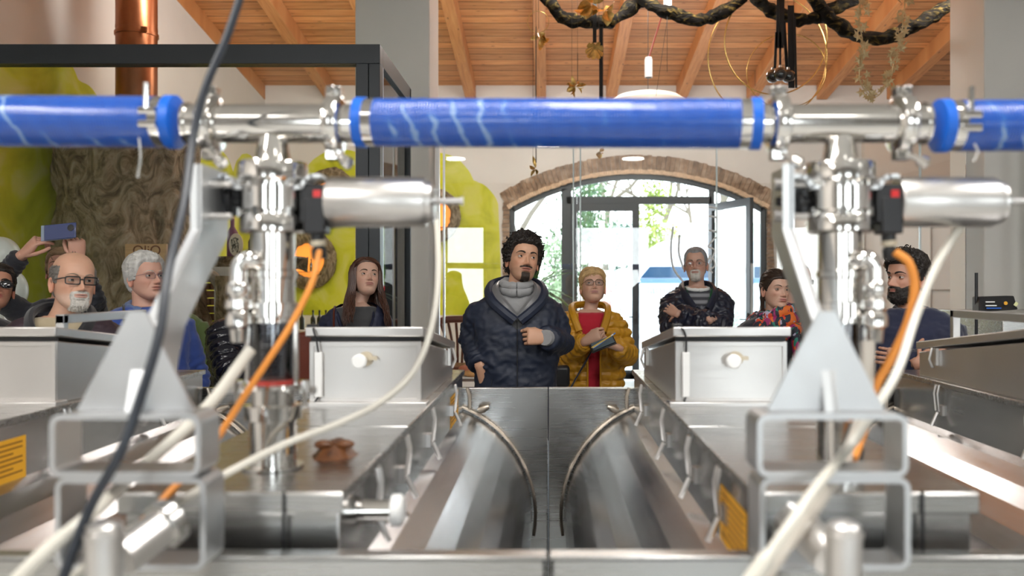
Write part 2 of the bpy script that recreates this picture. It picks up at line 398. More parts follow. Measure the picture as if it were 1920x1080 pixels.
def leaf(name, w, h, parentloc, ang, handle_side):
    o = empty(name, parentloc); o.rotation_euler = (0, 0, ang); struct(o)
    m = MB(); m.frame(0, w, .02, h, -.03, .035, .115); m.bb(0, w, -.03, .035, .02, .17)
    f = m.build('leaf_frame', ANTH, bevel=.003); f.parent = o
    g = MB().bb(.1, w-.1, -.002, .006, .15, h-.1).build('pane', DOORG); g.parent = o
    hm = MB(); x = w-.05 if handle_side > 0 else .05
    hm.bb(x-.015, x+.015, -.06, -.03, .95, 1.15); hm.tube([(x, -.03, 1.05), (x, -.085, 1.05), (x-handle_side*.13, -.085, 1.05)], .011, 8)
    hh = hm.build('door_handle', BLACK); hh.parent = o
    return o
leaf('door_1', XD+.07-(XM1+.06), ZT-.04, (XM1+.07, FY0+.03, 0), 0, 1)
d2 = leaf('door_2', 1.22, ZT-.05, (XH, FY0-.02, 0), R(-70), 1)
m = MB().bb(1.22, 1.236, -.02, .02, .9, 1.9); k = m.build('pull_bar', SATIN); k.parent = d2
# ---- piers and the glass partition between them (Y = 7)
PY = 7.0
struct(MB().bb(-1.585, -.975, PY, PY+.58, 0, ceil_z(PY)+.05).build('wall_pier_left', PIERM, bevel=.01))
struct(MB().bb(3.575, 5.2, PY, PY+.6, 0, ceil_z(PY)+.05).build('wall_pier_right', PIERM, bevel=.01))
PG = 7.3
zt = 2.84
m = MB(); m.bb(-.975, 3.575, PG-.03, PG+.03, zt, zt+.06); m.bb(-.975, 3.575, PG-.02, PG+.02, 0, .04)
m.bb(-.965, -.93, PG-.03, PG+.03, 0, zt); m.bb(-.90, -.885, PG-.02, PG+.02, 0, zt)
gp = struct(m.build('window_21', SATIN))
jx = [-.885, .245, 1.44, 3.18, 3.575]
for i, (a, b) in enumerate(zip(jx[:-1], jx[1:])):
    pane('pane', a+.003, b-.003, .04, zt, PG-.005, gp, PARTG, .012)
JOINT = mat('milky_glass_edge', (0.75, 0.85, 0.86), 0.15, 0, alpha=0.8)
for x in (.215, .275, 1.44, 3.18): MB().bb(x-.006, x+.006, PG-.012, PG+.014, .04, zt).build('glass_edge', JOINT, gp)
# right-hand part of the shop: white wall units, plaster above
m = MB(); m.bb(3.35, 4.3, 11.6, 11.72, 0, 2.58); m.bb(4.3, 7.55, 11.6, 11.72, 0, 2.92)
wp = struct(m.build('wall_partition', mat('white_melamine', (0.80, 0.80, 0.79), 0.35)))
m = MB()
for x in (3.35, 3.95, 4.3, 5.2, 5.85, 6.8): m.bb(x-.012, x+.012, 11.58, 11.6, 0, 2.55)
m.bb(3.35, 7.5, 11.58, 11.6, 1.5, 1.515); m.build('joint_strip', SATIN, wp)
struct(MB().bb(4.3, 7.55, 11.6, 11.72, 2.92, 3.7).build('wall_upper', mat('taupe_plaster', (0.44, 0.36, 0.30), 0.85)))
# outer glazing between right pier and the edge of the view
m = MB(); m.bb(3.80, 3.86, 6.6, 6.68, 0, 3.0); m.bb(3.86, 5.2, 6.6, 6.68, 2.9, 3.0); gq = struct(m.build('window_22', SATIN))
pane('pane', 3.86, 5.2, .05, 2.9, 6.63, gq, GLASS)
# ---- black framed glass room on the left
BX, BY0, BY1, BZ = -1.085, 5.5, 6.75, 3.05
m = MB(); t = .095
m.bb(-4.6, BX, BY0, BY0+.1, BZ-.05, BZ+.075)
m.bb(BX-.155, BX-.075, BY0, BY0+.1, 0, BZ-.05); m.bb(BX-.072, BX, BY0, BY0+.1, 0, BZ-.05)
m.bb(BX-.06, BX, BY0+.1, BY1, BZ-.05, BZ+.075)
m.bb(BX-.06, BX, BY1-.05, BY1, 0, BZ+.07)
br = struct(m.build('window_23', mat('black_steel_frame', (0.03, 0.035, 0.04), 0.4, 0.3), bevel=.003))
pane('pane', -4.6, BX-.16, .02, BZ-.05, BY0+.05, br, DOORG)
MB().bb(BX-.03, BX-.022, BY0+.1, BY1-.05, .02, BZ-.05).build('pane', GLASS, br)
MB().bb(BX-.012, BX, BY0+.1, BY0+.125, .02, BZ-.05).build('glazing_bead', mat('bluish_bead', (.62, .70, .82), .3), br)
# ---- painted clouds on the plaster
MURAL, nt, b = new_mat('lime_green_wash'); b.inputs['Roughness'].default_value = 0.8
n = nd(nt, 'ShaderNodeTexNoise'); n.inputs['Scale'].default_value = 1.6; n.inputs['Detail'].default_value = 5; n.inputs['Distortion'].default_value = 1.5
nt.links.new(coords(nt), n.inputs['Vector'])
nt.links.new(ramp(nt, n.outputs[0], [(0.3, (0.42, 0.44, 0.012)), (0.5, (0.58, 0.60, 0.03)), (0.68, (0.66, 0.64, 0.16)), (0.8, (0.72, 0.68, 0.38))]), b.inputs['Base Color'])
def cloud(name, label, axis, at, lobes, base, th=.004):
    """outline = union of circles over a base line, extruded th off the wall"""
    x0 = min(c[0]-c[2] for c in lobes); x1 = max(c[0]+c[2] for c in lobes); pts = []
    N_ = 160
    for k in range(N_+1):
        x = x0+(x1-x0)*k/N_; z = base
        for cx, cz, r in lobes:
            if abs(x-cx) < r: z = max(z, cz+math.sqrt(r*r-(x-cx)**2))
        z += .02*noise.noise((x*7, at, 1)); pts.append((x, max(z, base+.01)))
    pts = [(x1, base), (x0, base)]+pts
    m = MB(); vs = []; 
    for k in range(2, len(pts)-1):
        a, c = pts[k], pts[k+1]
        q = [(a[0], base), (c[0], base), c, a]
        f = [(p[0], at, p[1]) if axis == 'y' else (at, p[0], p[1]) for p in q]
        m.prism(f, (0, 0, 0), (0, -th, 0) if axis == 'y' else (th, 0, 0))
    return tag(m.build(name, MURAL, smooth=0), label, 'wall painting')
cloud('wall_painting', 'lime green painted tree crown on the plaster at far left behind the black glass frame', 'x', -4.648,
      [(6.2, 3.0, .9), (7.0, 3.15, .5), (7.5, 3.2, .45), (8.0, 3.25, .55), (8.5, 3.1, .5), (8.85, 2.9, .35), (8.9, 2.0, .42)], 0.02)
cloud('wall_painting', 'green painted foliage on the side wall right of the sculpted trunk', 'x', -4.648,
      [(10.8, 2.4, .9), (12, 2.7, .8), (13.2, 2.9, .7)], .02)
cloud('wall_painting', 'lime green painted foliage on the end wall left of the brick arch', 'y', YB-.002,
      [(-4.2, 3.0, .6), (-3.4, 3.1, .7), (-2.4, 3.05, .75), (-1.85, 3.1, .65), (-1.35, 2.75, .55), (-1.2, 2.2, .42), (-1.2, 1.6, .43)], 1.08)

# flat white ceiling of the production hall and the gable above the partition
struct(MB().bb(-4.7, 7.7, -5.4, 6.9, 3.95, 4.01).build('ceiling_hall', PIERM))
struct(MB().bb(-4.7, 7.7, 6.84, 6.96, 4.01, 8.2).build('wall_gable', PIERM))
RING = emit_mat('ring_lamp_glow', (1, .98, .94), 14)
for x, y in ((-1.76, -1.4), (1.59, -1.4), (5.33, -2.55)):
    t = thing('ring_downlight', 'white ring lamp in the hall ceiling, '+('left' if x < 0 else 'middle' if x < 3 else 'right')+' one of the three mirrored ovals', 'lamp', (x, y, 3.95), 'ring lamps of the hall ceiling')
    m = MB(); n = 32
    m.rings([[Vector((x+r*math.cos(2*PI*k/n), y+r*math.sin(2*PI*k/n), z)) for k in range(n)] for r, z in ((.20, 3.95), (.20, 3.935), (.11, 3.935), (.11, 3.95))], True, False); m.build('light_ring', RING, t)

struct(MB().bb(5.2, 7.6, 7.0, 7.15, 0, 4.0).build('wall_front_right', PIERM))
# ------------------------------------------------------------------ the four kneading tanks
TY0, TY1 = 1.30, 3.36
def tank(cx, label, sticker_side, knobs):
    t = thing('kneading_tank', label, 'machine', (cx, (TY0+TY1)/2, 0), 'kneading tanks in a row')
    r, zc = .445, .67
    # drum: half-round trough body
    m = MB(); rr = []; n = 46
    for y in (TY0, 1.62, 2.4, 2.405, TY1-.01):
        rr.append([Vector((cx+r*math.cos(a), y, zc+r*math.sin(a))) for a in (2*PI*k/n for k in range(n))])
    m.rings(rr); m.build('drum', DRUM, t, smooth=0)
    # end plates with folded flange
    for nm, y in (('end_plate', TY0-.03), ('end_plate', TY1)):
        m = MB(); m.bb(cx-.505, cx+.505, y, y+.006, .18, 1.164); m.bb(cx-.505, cx+.505, y-.0, y+.035, 1.158, 1.166)
        for s in (-1, 1): m.bb(cx+s*.505, cx+s*.497, y, y+.035, .18, 1.164)
        p = m.build(nm, STEEL, t, bevel=.002)
    # weld bead / rod around the far joint
    m = MB(); m.tube([(cx+(r+.012)*math.cos(R(a)), TY1-.02, zc+(r+.012)*math.sin(R(a))) for a in range(-10, 191, 5)], .006, 8)
    m.build('joint_rod', mat('rod_steel', (.55, .48, .40), .35, 1), t)
    for s in (-1, 1):
        m = MB(); m.tube([(cx+s*.20, TY1-.03, 1.09), (cx+s*.20, TY1-.03, 1.14), (cx+s*.19, TY1-.03, 1.17)], .007, 8); m.lathe((cx+s*.235, TY1-.04, 1.082), (s, 0, .4), [(0, .012), (.02, .016), (.045, .008)], 10)
        m.build('rod_clip', MATS['rod_steel'], t)
    for z0 in (TY0, TY1):
        for s in (-1, 1): m = MB().bb(cx+s*.46-.03, cx+s*.46+.03, z0-.02, z0+.04, 0, .2); m.build('leg', STEEL, t)
    # raised lid channel
    hw = .172
    m = MB(); m.bb(cx-hw, cx+hw, 1.37, TY1-.03, 1.02, 1.225); m.build('lid_housing', STEELY, t, bevel=.003)
    m = MB(); m.bb(cx-hw-.008, cx+hw+.008, 1.36, 1.995, 1.222, 1.240); m.bb(cx-hw-.008, cx+hw+.008, 2.0, TY1-.02, 1.222, 1.240)
    m.bb(cx-hw-.008, cx+hw+.008, 1.358, 1.363, 1.205, 1.238)
    m.build('lid', STEEL, t, bevel=.003)
    m = MB(); m.bb(cx+.085, cx+.089, 1.352, 1.358, 1.03, 1.242); m.build('lid_seam', BLACK, t)
    # latches on both long sides
    for s in (-1, 1):
        for y in (1.60, 1.93, 2.36, 2.92):
            m = MB(); x = cx+s*(hw+.004)
            m.bb(x-.004, x+.008*s if s > 0 else x+.004, y-.018, y+.018, 1.125, 1.16); x2 = x+s*.012
            m.tube([(x2, y-.012, 1.14), (x2+s*.006, y-.012, 1.20), (x2, y-.012, 1.228), (x2, y+.012, 1.228), (x2+s*.006, y+.012, 1.20), (x2, y+.012, 1.14)], .004, 6)
            m.tube([(x2, y, 1.135), (x2+s*.02, y, 1.09)], .006, 6)
            m.build('latch', SATIN, t)
    # sight hood with sloped lid
    hy0, hy1 = 2.37, 3.14; hx = .155; z0, z1, z2 = 1.24, 1.415, 1.325
    m = MB(); m.prism([(cx-hx, hy0, z0), (cx-hx, hy1, z0), (cx-hx, hy1, z2), (cx-hx, hy0, z1)], (0, 0, 0), (2*hx, 0, 0))
    h = m.build('sight_hood', SATIN, t, bevel=.003)
    dz = (z2-z1)/(hy1-hy0)
    def tp(x, y, o=0): return (x, y, z1+.012+o+dz*(y-hy0))
    m = MB(); e = .008
    m.prism([tp(cx-hx-e, hy0-.02), tp(cx-hx-e, hy1+.01), tp(cx-hx-e, hy1+.01, .026), tp(cx-hx-e, hy0-.02, .026)], (0, 0, 0), (2*hx+2*e, 0, 0))
    lid = m.build('hood_lid', SATIN, t, bevel=.003)
    m = MB(); m.bb(cx-hx+.002, cx+hx-.002, hy0+.002, hy0+.01, z1-.002, z1+.012); m.build('hood_gasket', BLACK, h)
    m = MB(); m.frame(cx-hx+.001, cx+hx-.001, z0+.004, z1-.002, hy0-.006, hy0+.001, .012); m.build('hood_rim', SATIN, h, bevel=.001)
    m = MB(); m.bb(cx-hx-.02, cx+hx+.02, 2.33, 2.39, 1.238, 1.25); m.build('hood_foot', SATIN, h, bevel=.002)
    # drum-side frame handle on the hood lid
    m = MB(); yy0, yy1 = hy0+.09, hy0+.57
    hzb = z1+.03+dz*.3
    hs = 1 if cx < 0 else -1; hc = cx+hs*(hx-.037)
    for y in (yy0, yy1): m.bb(hc-.0125, hc+.0125, y-.012, y+.012, z1+dz*(y-hy0)+.02, hzb+.075)
    if knobs == 'frame':
        m.bb(hc-.0125, hc+.0125, yy0-.012, yy1+.012, hzb+.05, hzb+.076); m.build('lid_handle', PLATE, t, bevel=.002)
    if knobs in ('left', 'right'):
        s = -1 if knobs == 'left' else 1
        kx = cx-.01 if s < 0 else cx-.0
        k = MB(); k.lathe((kx, hy0-.005, 1.362), (0, -1, 0), [(0, .013), (.02, .012), (.024, .020), (.04, .020), (.043, .016)], 20)
        k.build('knob', mat('white_knob', (.85, .85, .84), .3), t)
        k = MB(); k.lathe((kx+.012, hy0-.003, 1.367), (0, -1, 0), [(0, .020), (.012, .020)], 20); k.bb(kx+.01, kx+.045, hy0-.02, hy0-.012, 1.364, 1.374)
        k.build('knob_collar', mat('beige_plastic', (.55, .48, .36), .4), t)
        # magnetic sensor rail and its lead
        x = cx-hx+.024
        k = MB(); k.bb(x-.006, x+.014, hy0-.022, hy0-.008, 1.262, 1.385); k.build('sensor_rail', WHITE, t, bevel=.002)
        k = MB(); k.tube(spline([(x+.004, hy0-.014, 1.38), (x+.002, hy0-.03, 1.42), (x-.006, hy0-.03, 1.448), (x-.02, hy0+.03, 1.455)], 6), .0028, 8)
        k.tube(spline([(x+.004, hy0-.014, 1.262), (x-.01, hy0-.03, 1.245), (x-.05, hy0-.02, 1.252)], 6), .0028, 8)
        k.bb(x-.03, x-.005, hy0-.01, hy0+.02, 1.447, 1.462)
        k.build('sensor_lead', BLACK, t)
    # hinged catch at the low end of the hood
    for s in (-1, 1):
        k = MB(); x = cx+s*(hx+.006); y = hy1-.14
        k.bb(x-.005, x+.005, y-.02, y+.02, 1.29, 1.35); k.tube([(x+s*.008, y, 1.28), (x+s*.02, y, 1.31), (x+s*.01, y, 1.35)], .005, 6); k.build('hood_catch', SATIN, t)
    # yellow warning sticker
    if sticker_side:
        s, y0, y1 = sticker_side; x = cx+s*(hw+.0006)
        k = MB(); k.bb(x, x+s*.0008, y0, y1, 1.07, 1.185); st = k.build('warning_sticker', YELLOWST, t)
        k = MB()
        for j in range(7):
            z = 1.172-j*.0125; k.bb(x+s*.001, x+s*.0013, y0+.015, y1-.015-(.05 if j % 3 == 2 else 0)*(y1-y0)/.2, z-.0022, z+.0022)
        k.build('printed_lines', mat('sticker_ink', (.30, .12, .01), .6), st)
    return t
tank(-1.52, 'leftmost steel kneading tank, its frame handle in front of the bald man in glasses', (1, 2.05, 2.2), 'frame')
tank(-.507, 'steel kneading tank left of the dark middle gap, under the left valve column', (1, 2.92, 3.16), 'left')
tank(.507, 'steel kneading tank right of the dark middle gap with yellow sticker near the camera', (-1, 1.44, 1.655), 'right')
tank(1.52, 'rightmost steel kneading tank, frame handle before the bearded man in navy sweater', None, 'frame')
# stub pipe with white cap on the inner side of the left tank
t = thing('drain_stub', 'short steel stub pipe with white end cap on the side of the left middle tank', 'pipe fitting', (-.29, 1.46, 1.19))
MB().lathe((-.337, 1.46, 1.185), (1, 0, 0), [(0, .024), (.012, .024), (.012, .018), (.07, .018)], 20).build('pipe', POLISH, t)
MB().lathe((-.267, 1.46, 1.185), (1, 0, 0), [(0, .027), (.014, .028), (.02, .022)], 20).build('end_cap', WHITE, t)
# scuffed pool of brown olive paste on the left tank lid
PASTE = mat('olive_paste', (.17, .065, .025), .25, 0, .5, 40, .6)
def paste(name, label, c, r, seed, hump=.02):
    random.seed(seed); m = MB(); N_ = 26
    ring = lambda f, z: [Vector((c[0]+math.cos(2*PI*k/N_)*r[0]*f*(1+.3*noise.noise((math.cos(2*PI*k/N_)*2, math.sin(2*PI*k/N_)*2, seed))), c[1]+math.sin(2*PI*k/N_)*r[1]*f*(1+.3*noise.noise((k*.9, seed, 1))), c[2]+z)) for k in range(N_)]
    m.rings([ring(1, 0), ring(.9, .002), ring(.55, hump*.6), ring(.15, hump)])
    for k in range(10):
        a = random.uniform(0, 2*PI); q = random.uniform(0, .7)
        m.sphere((c[0]+math.cos(a)*r[0]*q, c[1]+math.sin(a)*r[1]*q, c[2]+hump*.8), random.uniform(.006, .013), 8, 6, sc=(1.6, 1, .8))
    return tag(m.build(name, PASTE), label, 'food residue', kind='stuff')
paste('olive_paste', 'smear of brown olive paste heaped on the left tank lid beside the pipe foot', (-.415, 1.66, 1.24), (.045, .06), 4, .03)
# ------------------------------------------------------------------ plate brackets on stacked box sections
def bracket(ox, label):
    t = thing('bracket_stand', label, 'bracket', (ox, 1.24, 1.166), 'steel bracket stands')
    y0, y1 = 1.205, 1.275
    dx = 0.005
    m = MB(); m.frame(ox-.107+dx, ox+.107+dx, 1.166, 1.297, y0+.005, y1+.005, .008, r=.016); m.build('box_section', PLATE, t)
    m = MB(); m.frame(ox-.107, ox+.107, 1.2985, 1.388, y0, y1, .008, r=.016); m.build('box_section', PLATE, t)
    # gusset: triangular cross plate and the standing plate through it
    zb, za = 1.389, 1.532
    m = MB(); m.prism([(ox-.085, 1.236, zb), (ox+.085, 1.236, zb), (ox+.014, 1.236, za), (ox-.010, 1.236, za)], (0, 0, 0), (0, .006, 0)); m.build('gusset', PLATE, t)
    # standing plate: in the YZ plane, cranked backwards towards the valve
    w = .055
    poly = [(y0+.012, zb), (1.32, zb), (1.375, 1.505), (1.535, 1.638), (1.56, 1.66), (1.56, 1.775), (1.44, 1.775), (1.44, 1.665), (1.25, 1.49)]
    m = MB(); m.prism([(ox+.006, y, z) for y, z in poly], (0, 0, 0), (.007, 0, 0)); pl = m.build('standing_plate', PLATE, t)
    # folded flange along the front edge
    m = MB()
    for (ya, z_a), (yb, z_b) in (((y0+.012, zb), (1.25, 1.49)), ((1.25, 1.49), (1.44, 1.665)), ((1.44, 1.665), (1.44, 1.775))):
        m.prism([(ox-.006, ya, z_a), (ox-.006, yb, z_b), (ox-.006, yb+.006, z_b-.002), (ox-.006, ya+.006, z_a-.002)], (0, 0, 0), (.014, 0, 0))
    m.build('edge_flange', FRAMEW, pl)
    for z in (1.69, 1.745): MB().lathe((ox-.012, 1.48, z), (1, 0, 0), [(0, .011), (.016, .011), (.016, .006), (.06, .006)], 8).build('bolt', SATIN, t)
    return t
bracket(-.598, 'bent steel plate bracket on two stacked box sections at the left')
bracket(.402, 'bent steel plate bracket on two stacked box sections at the right')
# ------------------------------------------------------------------ valve columns
def column(x, y, s, label, side):
    """s: scale px->m handled by caller through y; side: side of the small bypass"""
    t = thing('valve_column', label, 'valve', (x, y, 1.24), 'valve columns standing on the tanks')
    k = y/1600.0
    Z = lambda py: CAMZ-(py-VY)*k
    L = lambda px: px*k
    zh = Z(232)
    # horizontal tee
    m = MB(); m.lathe((x-L(112), y, zh), (1, 0, 0), [(0, L(36)), (L(224), L(36))], 36)
    for a in (-1, 1):
        m.lathe((x+a*L(100), y, zh), (a, 0, 0), [(0, L(36)), (L(2), L(42)), (L(12), L(42)), (L(14), L(36))], 36)
    tee = m.build('tee_pipe', POLISH, t)
    m = MB(); m.lathe((x, y, zh), (0, 0, -1), [(0, L(24)), (L(30), L(27)), (L(60), L(31)), (L(78), L(36))], 32); m.build('branch_pipe', POLISH, tee)
    for a in (-1, 1):      # hinged clamps
        m = MB(); cx = x+a*L(116)
        m.lathe((cx-L(16), y, zh), (1, 0, 0), [(0, L(46)), (L(4), L(54)), (L(12), L(56)), (L(20), L(56)), (L(28), L(54)), (L(32), L(46))], 36)
        m.bb(cx-L(14), cx+L(14), y-L(14), y+L(14), zh+L(52), zh+L(68)); m.bb(cx-L(14), cx+L(14), y-L(14), y+L(14), zh-L(68), zh-L(50))
        m.lathe((cx, y-L(26), zh+L(60)), (0, 1, 0), [(0, L(7)), (L(52), L(7))], 10)
        c = m.build('pipe_clamp', POLISH, t, bevel=.001)
        m = MB(); m.lathe((cx+L(4), y-L(14), zh-L(58)), (.55, -.3, -.4), [(0, L(5)), (L(24), L(5)), (L(24), L(11)), (L(40), L(12)), (L(43), L(8))], 12); m.build('wing_nut', POLISH, c)
        m = MB(); m.lathe((x+a*L(133), y, zh), (a, 0, 0), [(0, L(36)), (L(22), L(36)), (L(22), L(40)), (L(28), L(40))], 32); m.build('hose_tail', POLISH, t)
    # stack of flanges and valve body
    prof = [(306, 36), (306, 62), (312, 64), (338, 64), (344, 58), (344, 50), (350, 50), (352, 60), (396, 60), (398, 50), (404, 50), (404, 58), (408, 60), (434, 60), (438, 54), (438, 40)]
    m = MB(); m.lathe((x, y, Z(306)), (0, 0, -1), [((p-306)*k, L(r)) for p, r in prof], 40); m.build('butterfly_valve_body', POLISH, t)
    for q in range(6):
        a = 2*PI*q/6+.3
        for py in (346, 400): MB().lathe((x+L(57)*math.cos(a), y+L(57)*math.sin(a), Z(py)+L(8)), (0, 0, -1), [(0, L(8)), (L(16), L(8))], 6).build('flange_bolt', POLISH, t)
    m = MB(); m.lathe((x, y, Z(436)), (0, 0, -1), [(0, L(40)), (L(70), L(40)), (L(72), L(43)), (L(84), L(43)), (L(86), L(40)), (L(130), L(40)), (L(132), L(50)), (L(158), L(50)), (L(160), L(42)), (L(168), L(42))], 36)
    m.build('lower_pipe', POLISH, t)
    m = MB(); m.lathe((x, y, Z(604)), (0, 0, -1), [(0, L(36)), (L(112), L(36))], 32, caps=False); m.lathe((x, y, Z(604)), (0, 0, -1), [(0, L(33)), (L(112), L(33))], 32, caps=False)
    m.build('sight_tube', TUBEG, t)
    for a in (-1, 1):
        m = MB(); m.lathe((x+a*L(44), y-L(6), Z(600)), (0, 0, -1), [(0, L(6)), (L(118), L(6))], 12); m.build('tie_rod', POLISH, t)
    MB().lathe((x, y, Z(711)), (0, 0, -1), [(0, L(40)), (L(7), L(40))], 32).build('red_gasket', REDG, t)
    m = MB(); m.lathe((x, y, Z(718)), (0, 0, -1), [(0, L(58)), (L(8), L(60)), (L(10), L(40)), (L(38), L(40)), (L(40), L(52)), (L(66), L(52)), (L(68), L(46))], 36); m.build('lower_flange', POLISH, t)
    for a in (-1, 1):
        m = MB(); m.lathe((x+a*L(62), y-L(10), Z(712)), (0, 0, -1), [(0, L(10)), (L(22), L(12)), (L(24), L(6)), (L(50), L(6))], 10); m.bb(x+a*L(62)-L(22), x+a*L(62)+L(22), y-L(13), y-L(7), Z(736), Z(724)); m.build('wing_bolt', POLISH, t)
    foot = Z(784); m = MB(); m.lathe((x, y, foot), (0, 0, -1), [(0, L(43)), (foot-1.241-.004, L(43)), (foot-1.241-.004, L(56)), (foot-1.241, L(56))], 36); m.build('pipe_foot', POLISH, t)
    # bypass
    bx = x+side*L(36); m = MB()
    pth = spline([(x+side*L(20), y-L(46), Z(492)), (x+side*L(30), y-L(50), Z(486)), (x+side*L(44), y-L(52), Z(500)), (x+side*L(46), y-L(52), Z(530))], 6)
    m.tube([(x+side*L(18), y-L(20), Z(492))]+pth, L(16), 18)
    bpx, bpy = x+side*L(46), y-L(52)
    m.lathe((bpx, bpy, Z(528)), (0, 0, -1), [(0, L(17)), (L(6), L(21)), (L(22), L(21)), (L(28), L(17)), (L(34), L(23)), (L(48), L(24)), (L(54), L(18)), (L(64), L(22)), (L(80), L(22)), (L(86), L(15)), (L(110), L(13))], 20)
    m.build('bypass_pipe', POLISH, t)
    # yoke bracket over the body
    m = MB(); yy = y-L(10)
    prof2 = [(-96, 334), (-74, 334), (-62, 356), (-40, 356)]
    for a in (-1, 1):
        ps = [(x+a*L(96), Z(334)), (x+a*L(80), Z(334)), (x+a*L(70), Z(340)), (x+a*L(62), Z(354)), (x+a*L(40), Z(356))]
        for (xa, za), (xb, zb) in zip(ps[:-1], ps[1:]):
            d = Vector((xb-xa, 0, zb-za)); m.box(((xa+xb)/2, yy, (za+zb)/2), (d.length+L(4), L(50), L(7)), rot=(0, -math.atan2(d.z, d.x), 0))
    m.build('yoke', FRAMEW, t)
    m = MB()
    m.lathe((x-L(60), y, Z(378)), (-1, 0, 0), [(0, L(12)), (L(14), L(12)), (L(14), L(22)), (L(22), L(22)), (L(22), L(9)), (L(60), L(9))], 12)
    m.bb(x-L(92), x-L(62), y-L(8), y+L(8), Z(405), Z(345)); m.build('spindle', BLACK, t, bevel=.001)
    # actuator: black neck, steel cylinder, position rod
    m = MB(); m.bb(x+L(58), x+L(110), y-L(30), y+L(20), Z(420), Z(348)); m.bb(x+L(66), x+L(106), y-L(34), y+L(10), Z(440), Z(372)); nk = m.build('actuator_neck', BLACK, t, bevel=.003)
    m = MB(); m.bb(x+L(84), x+L(98), y-L(33), y-L(29), Z(376), Z(360)); m.build('red_indicator', mat('red_plastic', (.6, .02, .02), .3), nk)
    m = MB(); m.lathe((x+L(86), y-L(12), Z(440)), (.1, 0, -1), [(0, L(13)), (L(14), L(13)), (L(14), L(10)), (L(26), L(10)), (L(26), L(14)), (L(46), L(14))], 16); m.build('cable_plug', BLACK, nk)
    m = MB(); m.lathe((x+L(87), y-L(12), Z(452)), (.1, 0, -1), [(0, L(14.5)), (L(10), L(14.5))], 16); m.build('plug_ring', mat('beige_plastic', (.55, .48, .36), .4), nk)
    m = MB(); m.lathe((x+L(104), y, Z(379)), (1, 0, 0), [(0, L(44)), (L(5), L(47)), (L(178), L(47)), (L(184), L(45)), (L(184), L(41)), (L(196), L(40)), (L(198), L(36))], 40); m.build('actuator_cylinder', SATIN, t)
    m = MB(); m.lathe((x+L(300), y, Z(377)), (1, 0, 0), [(0, L(6.5)), (L(52), L(6.5)), (L(52), L(9)), (L(56), L(9))], 16); m.build('position_rod', SATIN, t)
    for a in (0, 1, 2): MB().lathe((x+L(300), y-L(28)*math.cos(a*2.1), Z(379)+L(28)*math.sin(a*2.1)), (1, 0, 0), [(0, L(6)), (L(8), L(6))], 6).build('end_screw', SATIN, t)
    return t
LX, LY, RX, RY = P(512, 0, 1.55).x, 1.55, P(1582, 0, 1.47).x, 1.49
column(LX, LY, 1, 'polished valve column with steel actuator, left one, rising before the lime green wall', -1)
column(RX, RY, 1, 'polished valve column with steel actuator, right one, beside the bearded man', 1)
# ------------------------------------------------------------------ blue hoses
HOSE, nt, b = new_mat('blue_hose_in_film'); b.inputs['Roughness'].default_value = 0.22; b.inputs['Coat Weight'].default_value = .5; b.inputs['Coat Roughness'].default_value = .15
tc = coords(nt, (1, 1, 1))
w1 = nd(nt, 'ShaderNodeTexWave', wave_type='BANDS', bands_direction='X'); w1.inputs['Scale'].default_value = 7.5; w1.inputs['Distortion'].default_value = 5; w1.inputs['Detail'].default_value = 3; w1.inputs['Detail Scale'].default_value = 2.0
mpp = nd(nt, 'ShaderNodeMapping'); mpp.inputs['Rotation'].default_value = (0, R(16), R(8)); nt.links.new(tc, mpp.inputs[0]); nt.links.new(mpp.outputs[0], w1.inputs['Vector'])
nzz = nd(nt, 'ShaderNodeTexNoise'); nzz.inputs['Scale'].default_value = 7; nt.links.new(tc, nzz.inputs['Vector'])
mzz = nd(nt, 'ShaderNodeMapRange'); mzz.inputs['From Min'].default_value = .42; mzz.inputs['From Max'].default_value = .62; mzz.inputs['To Min'].default_value = .35; nt.links.new(nzz.outputs[0], mzz.inputs[0])
wmul = nd(nt, 'ShaderNodeMath', operation='MULTIPLY'); nt.links.new(w1.outputs[0], wmul.inputs[0]); nt.links.new(mzz.outputs[0], wmul.inputs[1])
cr = ramp(nt, wmul.outputs[0], [(0.0, (0.008, 0.075, 0.40)), (0.8, (0.010, 0.085, 0.43)), (0.9, (0.03, 0.14, 0.48)), (0.97, (0.20, 0.32, 0.56))])
nt.links.new(cr, b.inputs['Base Color'])
w2 = nd(nt, 'ShaderNodeTexWave', wave_type='BANDS', bands_direction='X'); w2.inputs['Scale'].default_value = 60; w2.inputs['Distortion'].default_value = 2; nt.links.new(tc, w2.inputs['Vector'])
ad = nd(nt, 'ShaderNodeMath', operation='ADD'); nt.links.new(w1.outputs[0], ad.inputs[0]); nt.links.new(w2.outputs[0], ad.inputs[1]); bump(nt, b, ad.outputs[0], .35, .002)
BLUE = mat('blue_rubber', (0.005, 0.12, 0.60), 0.35)
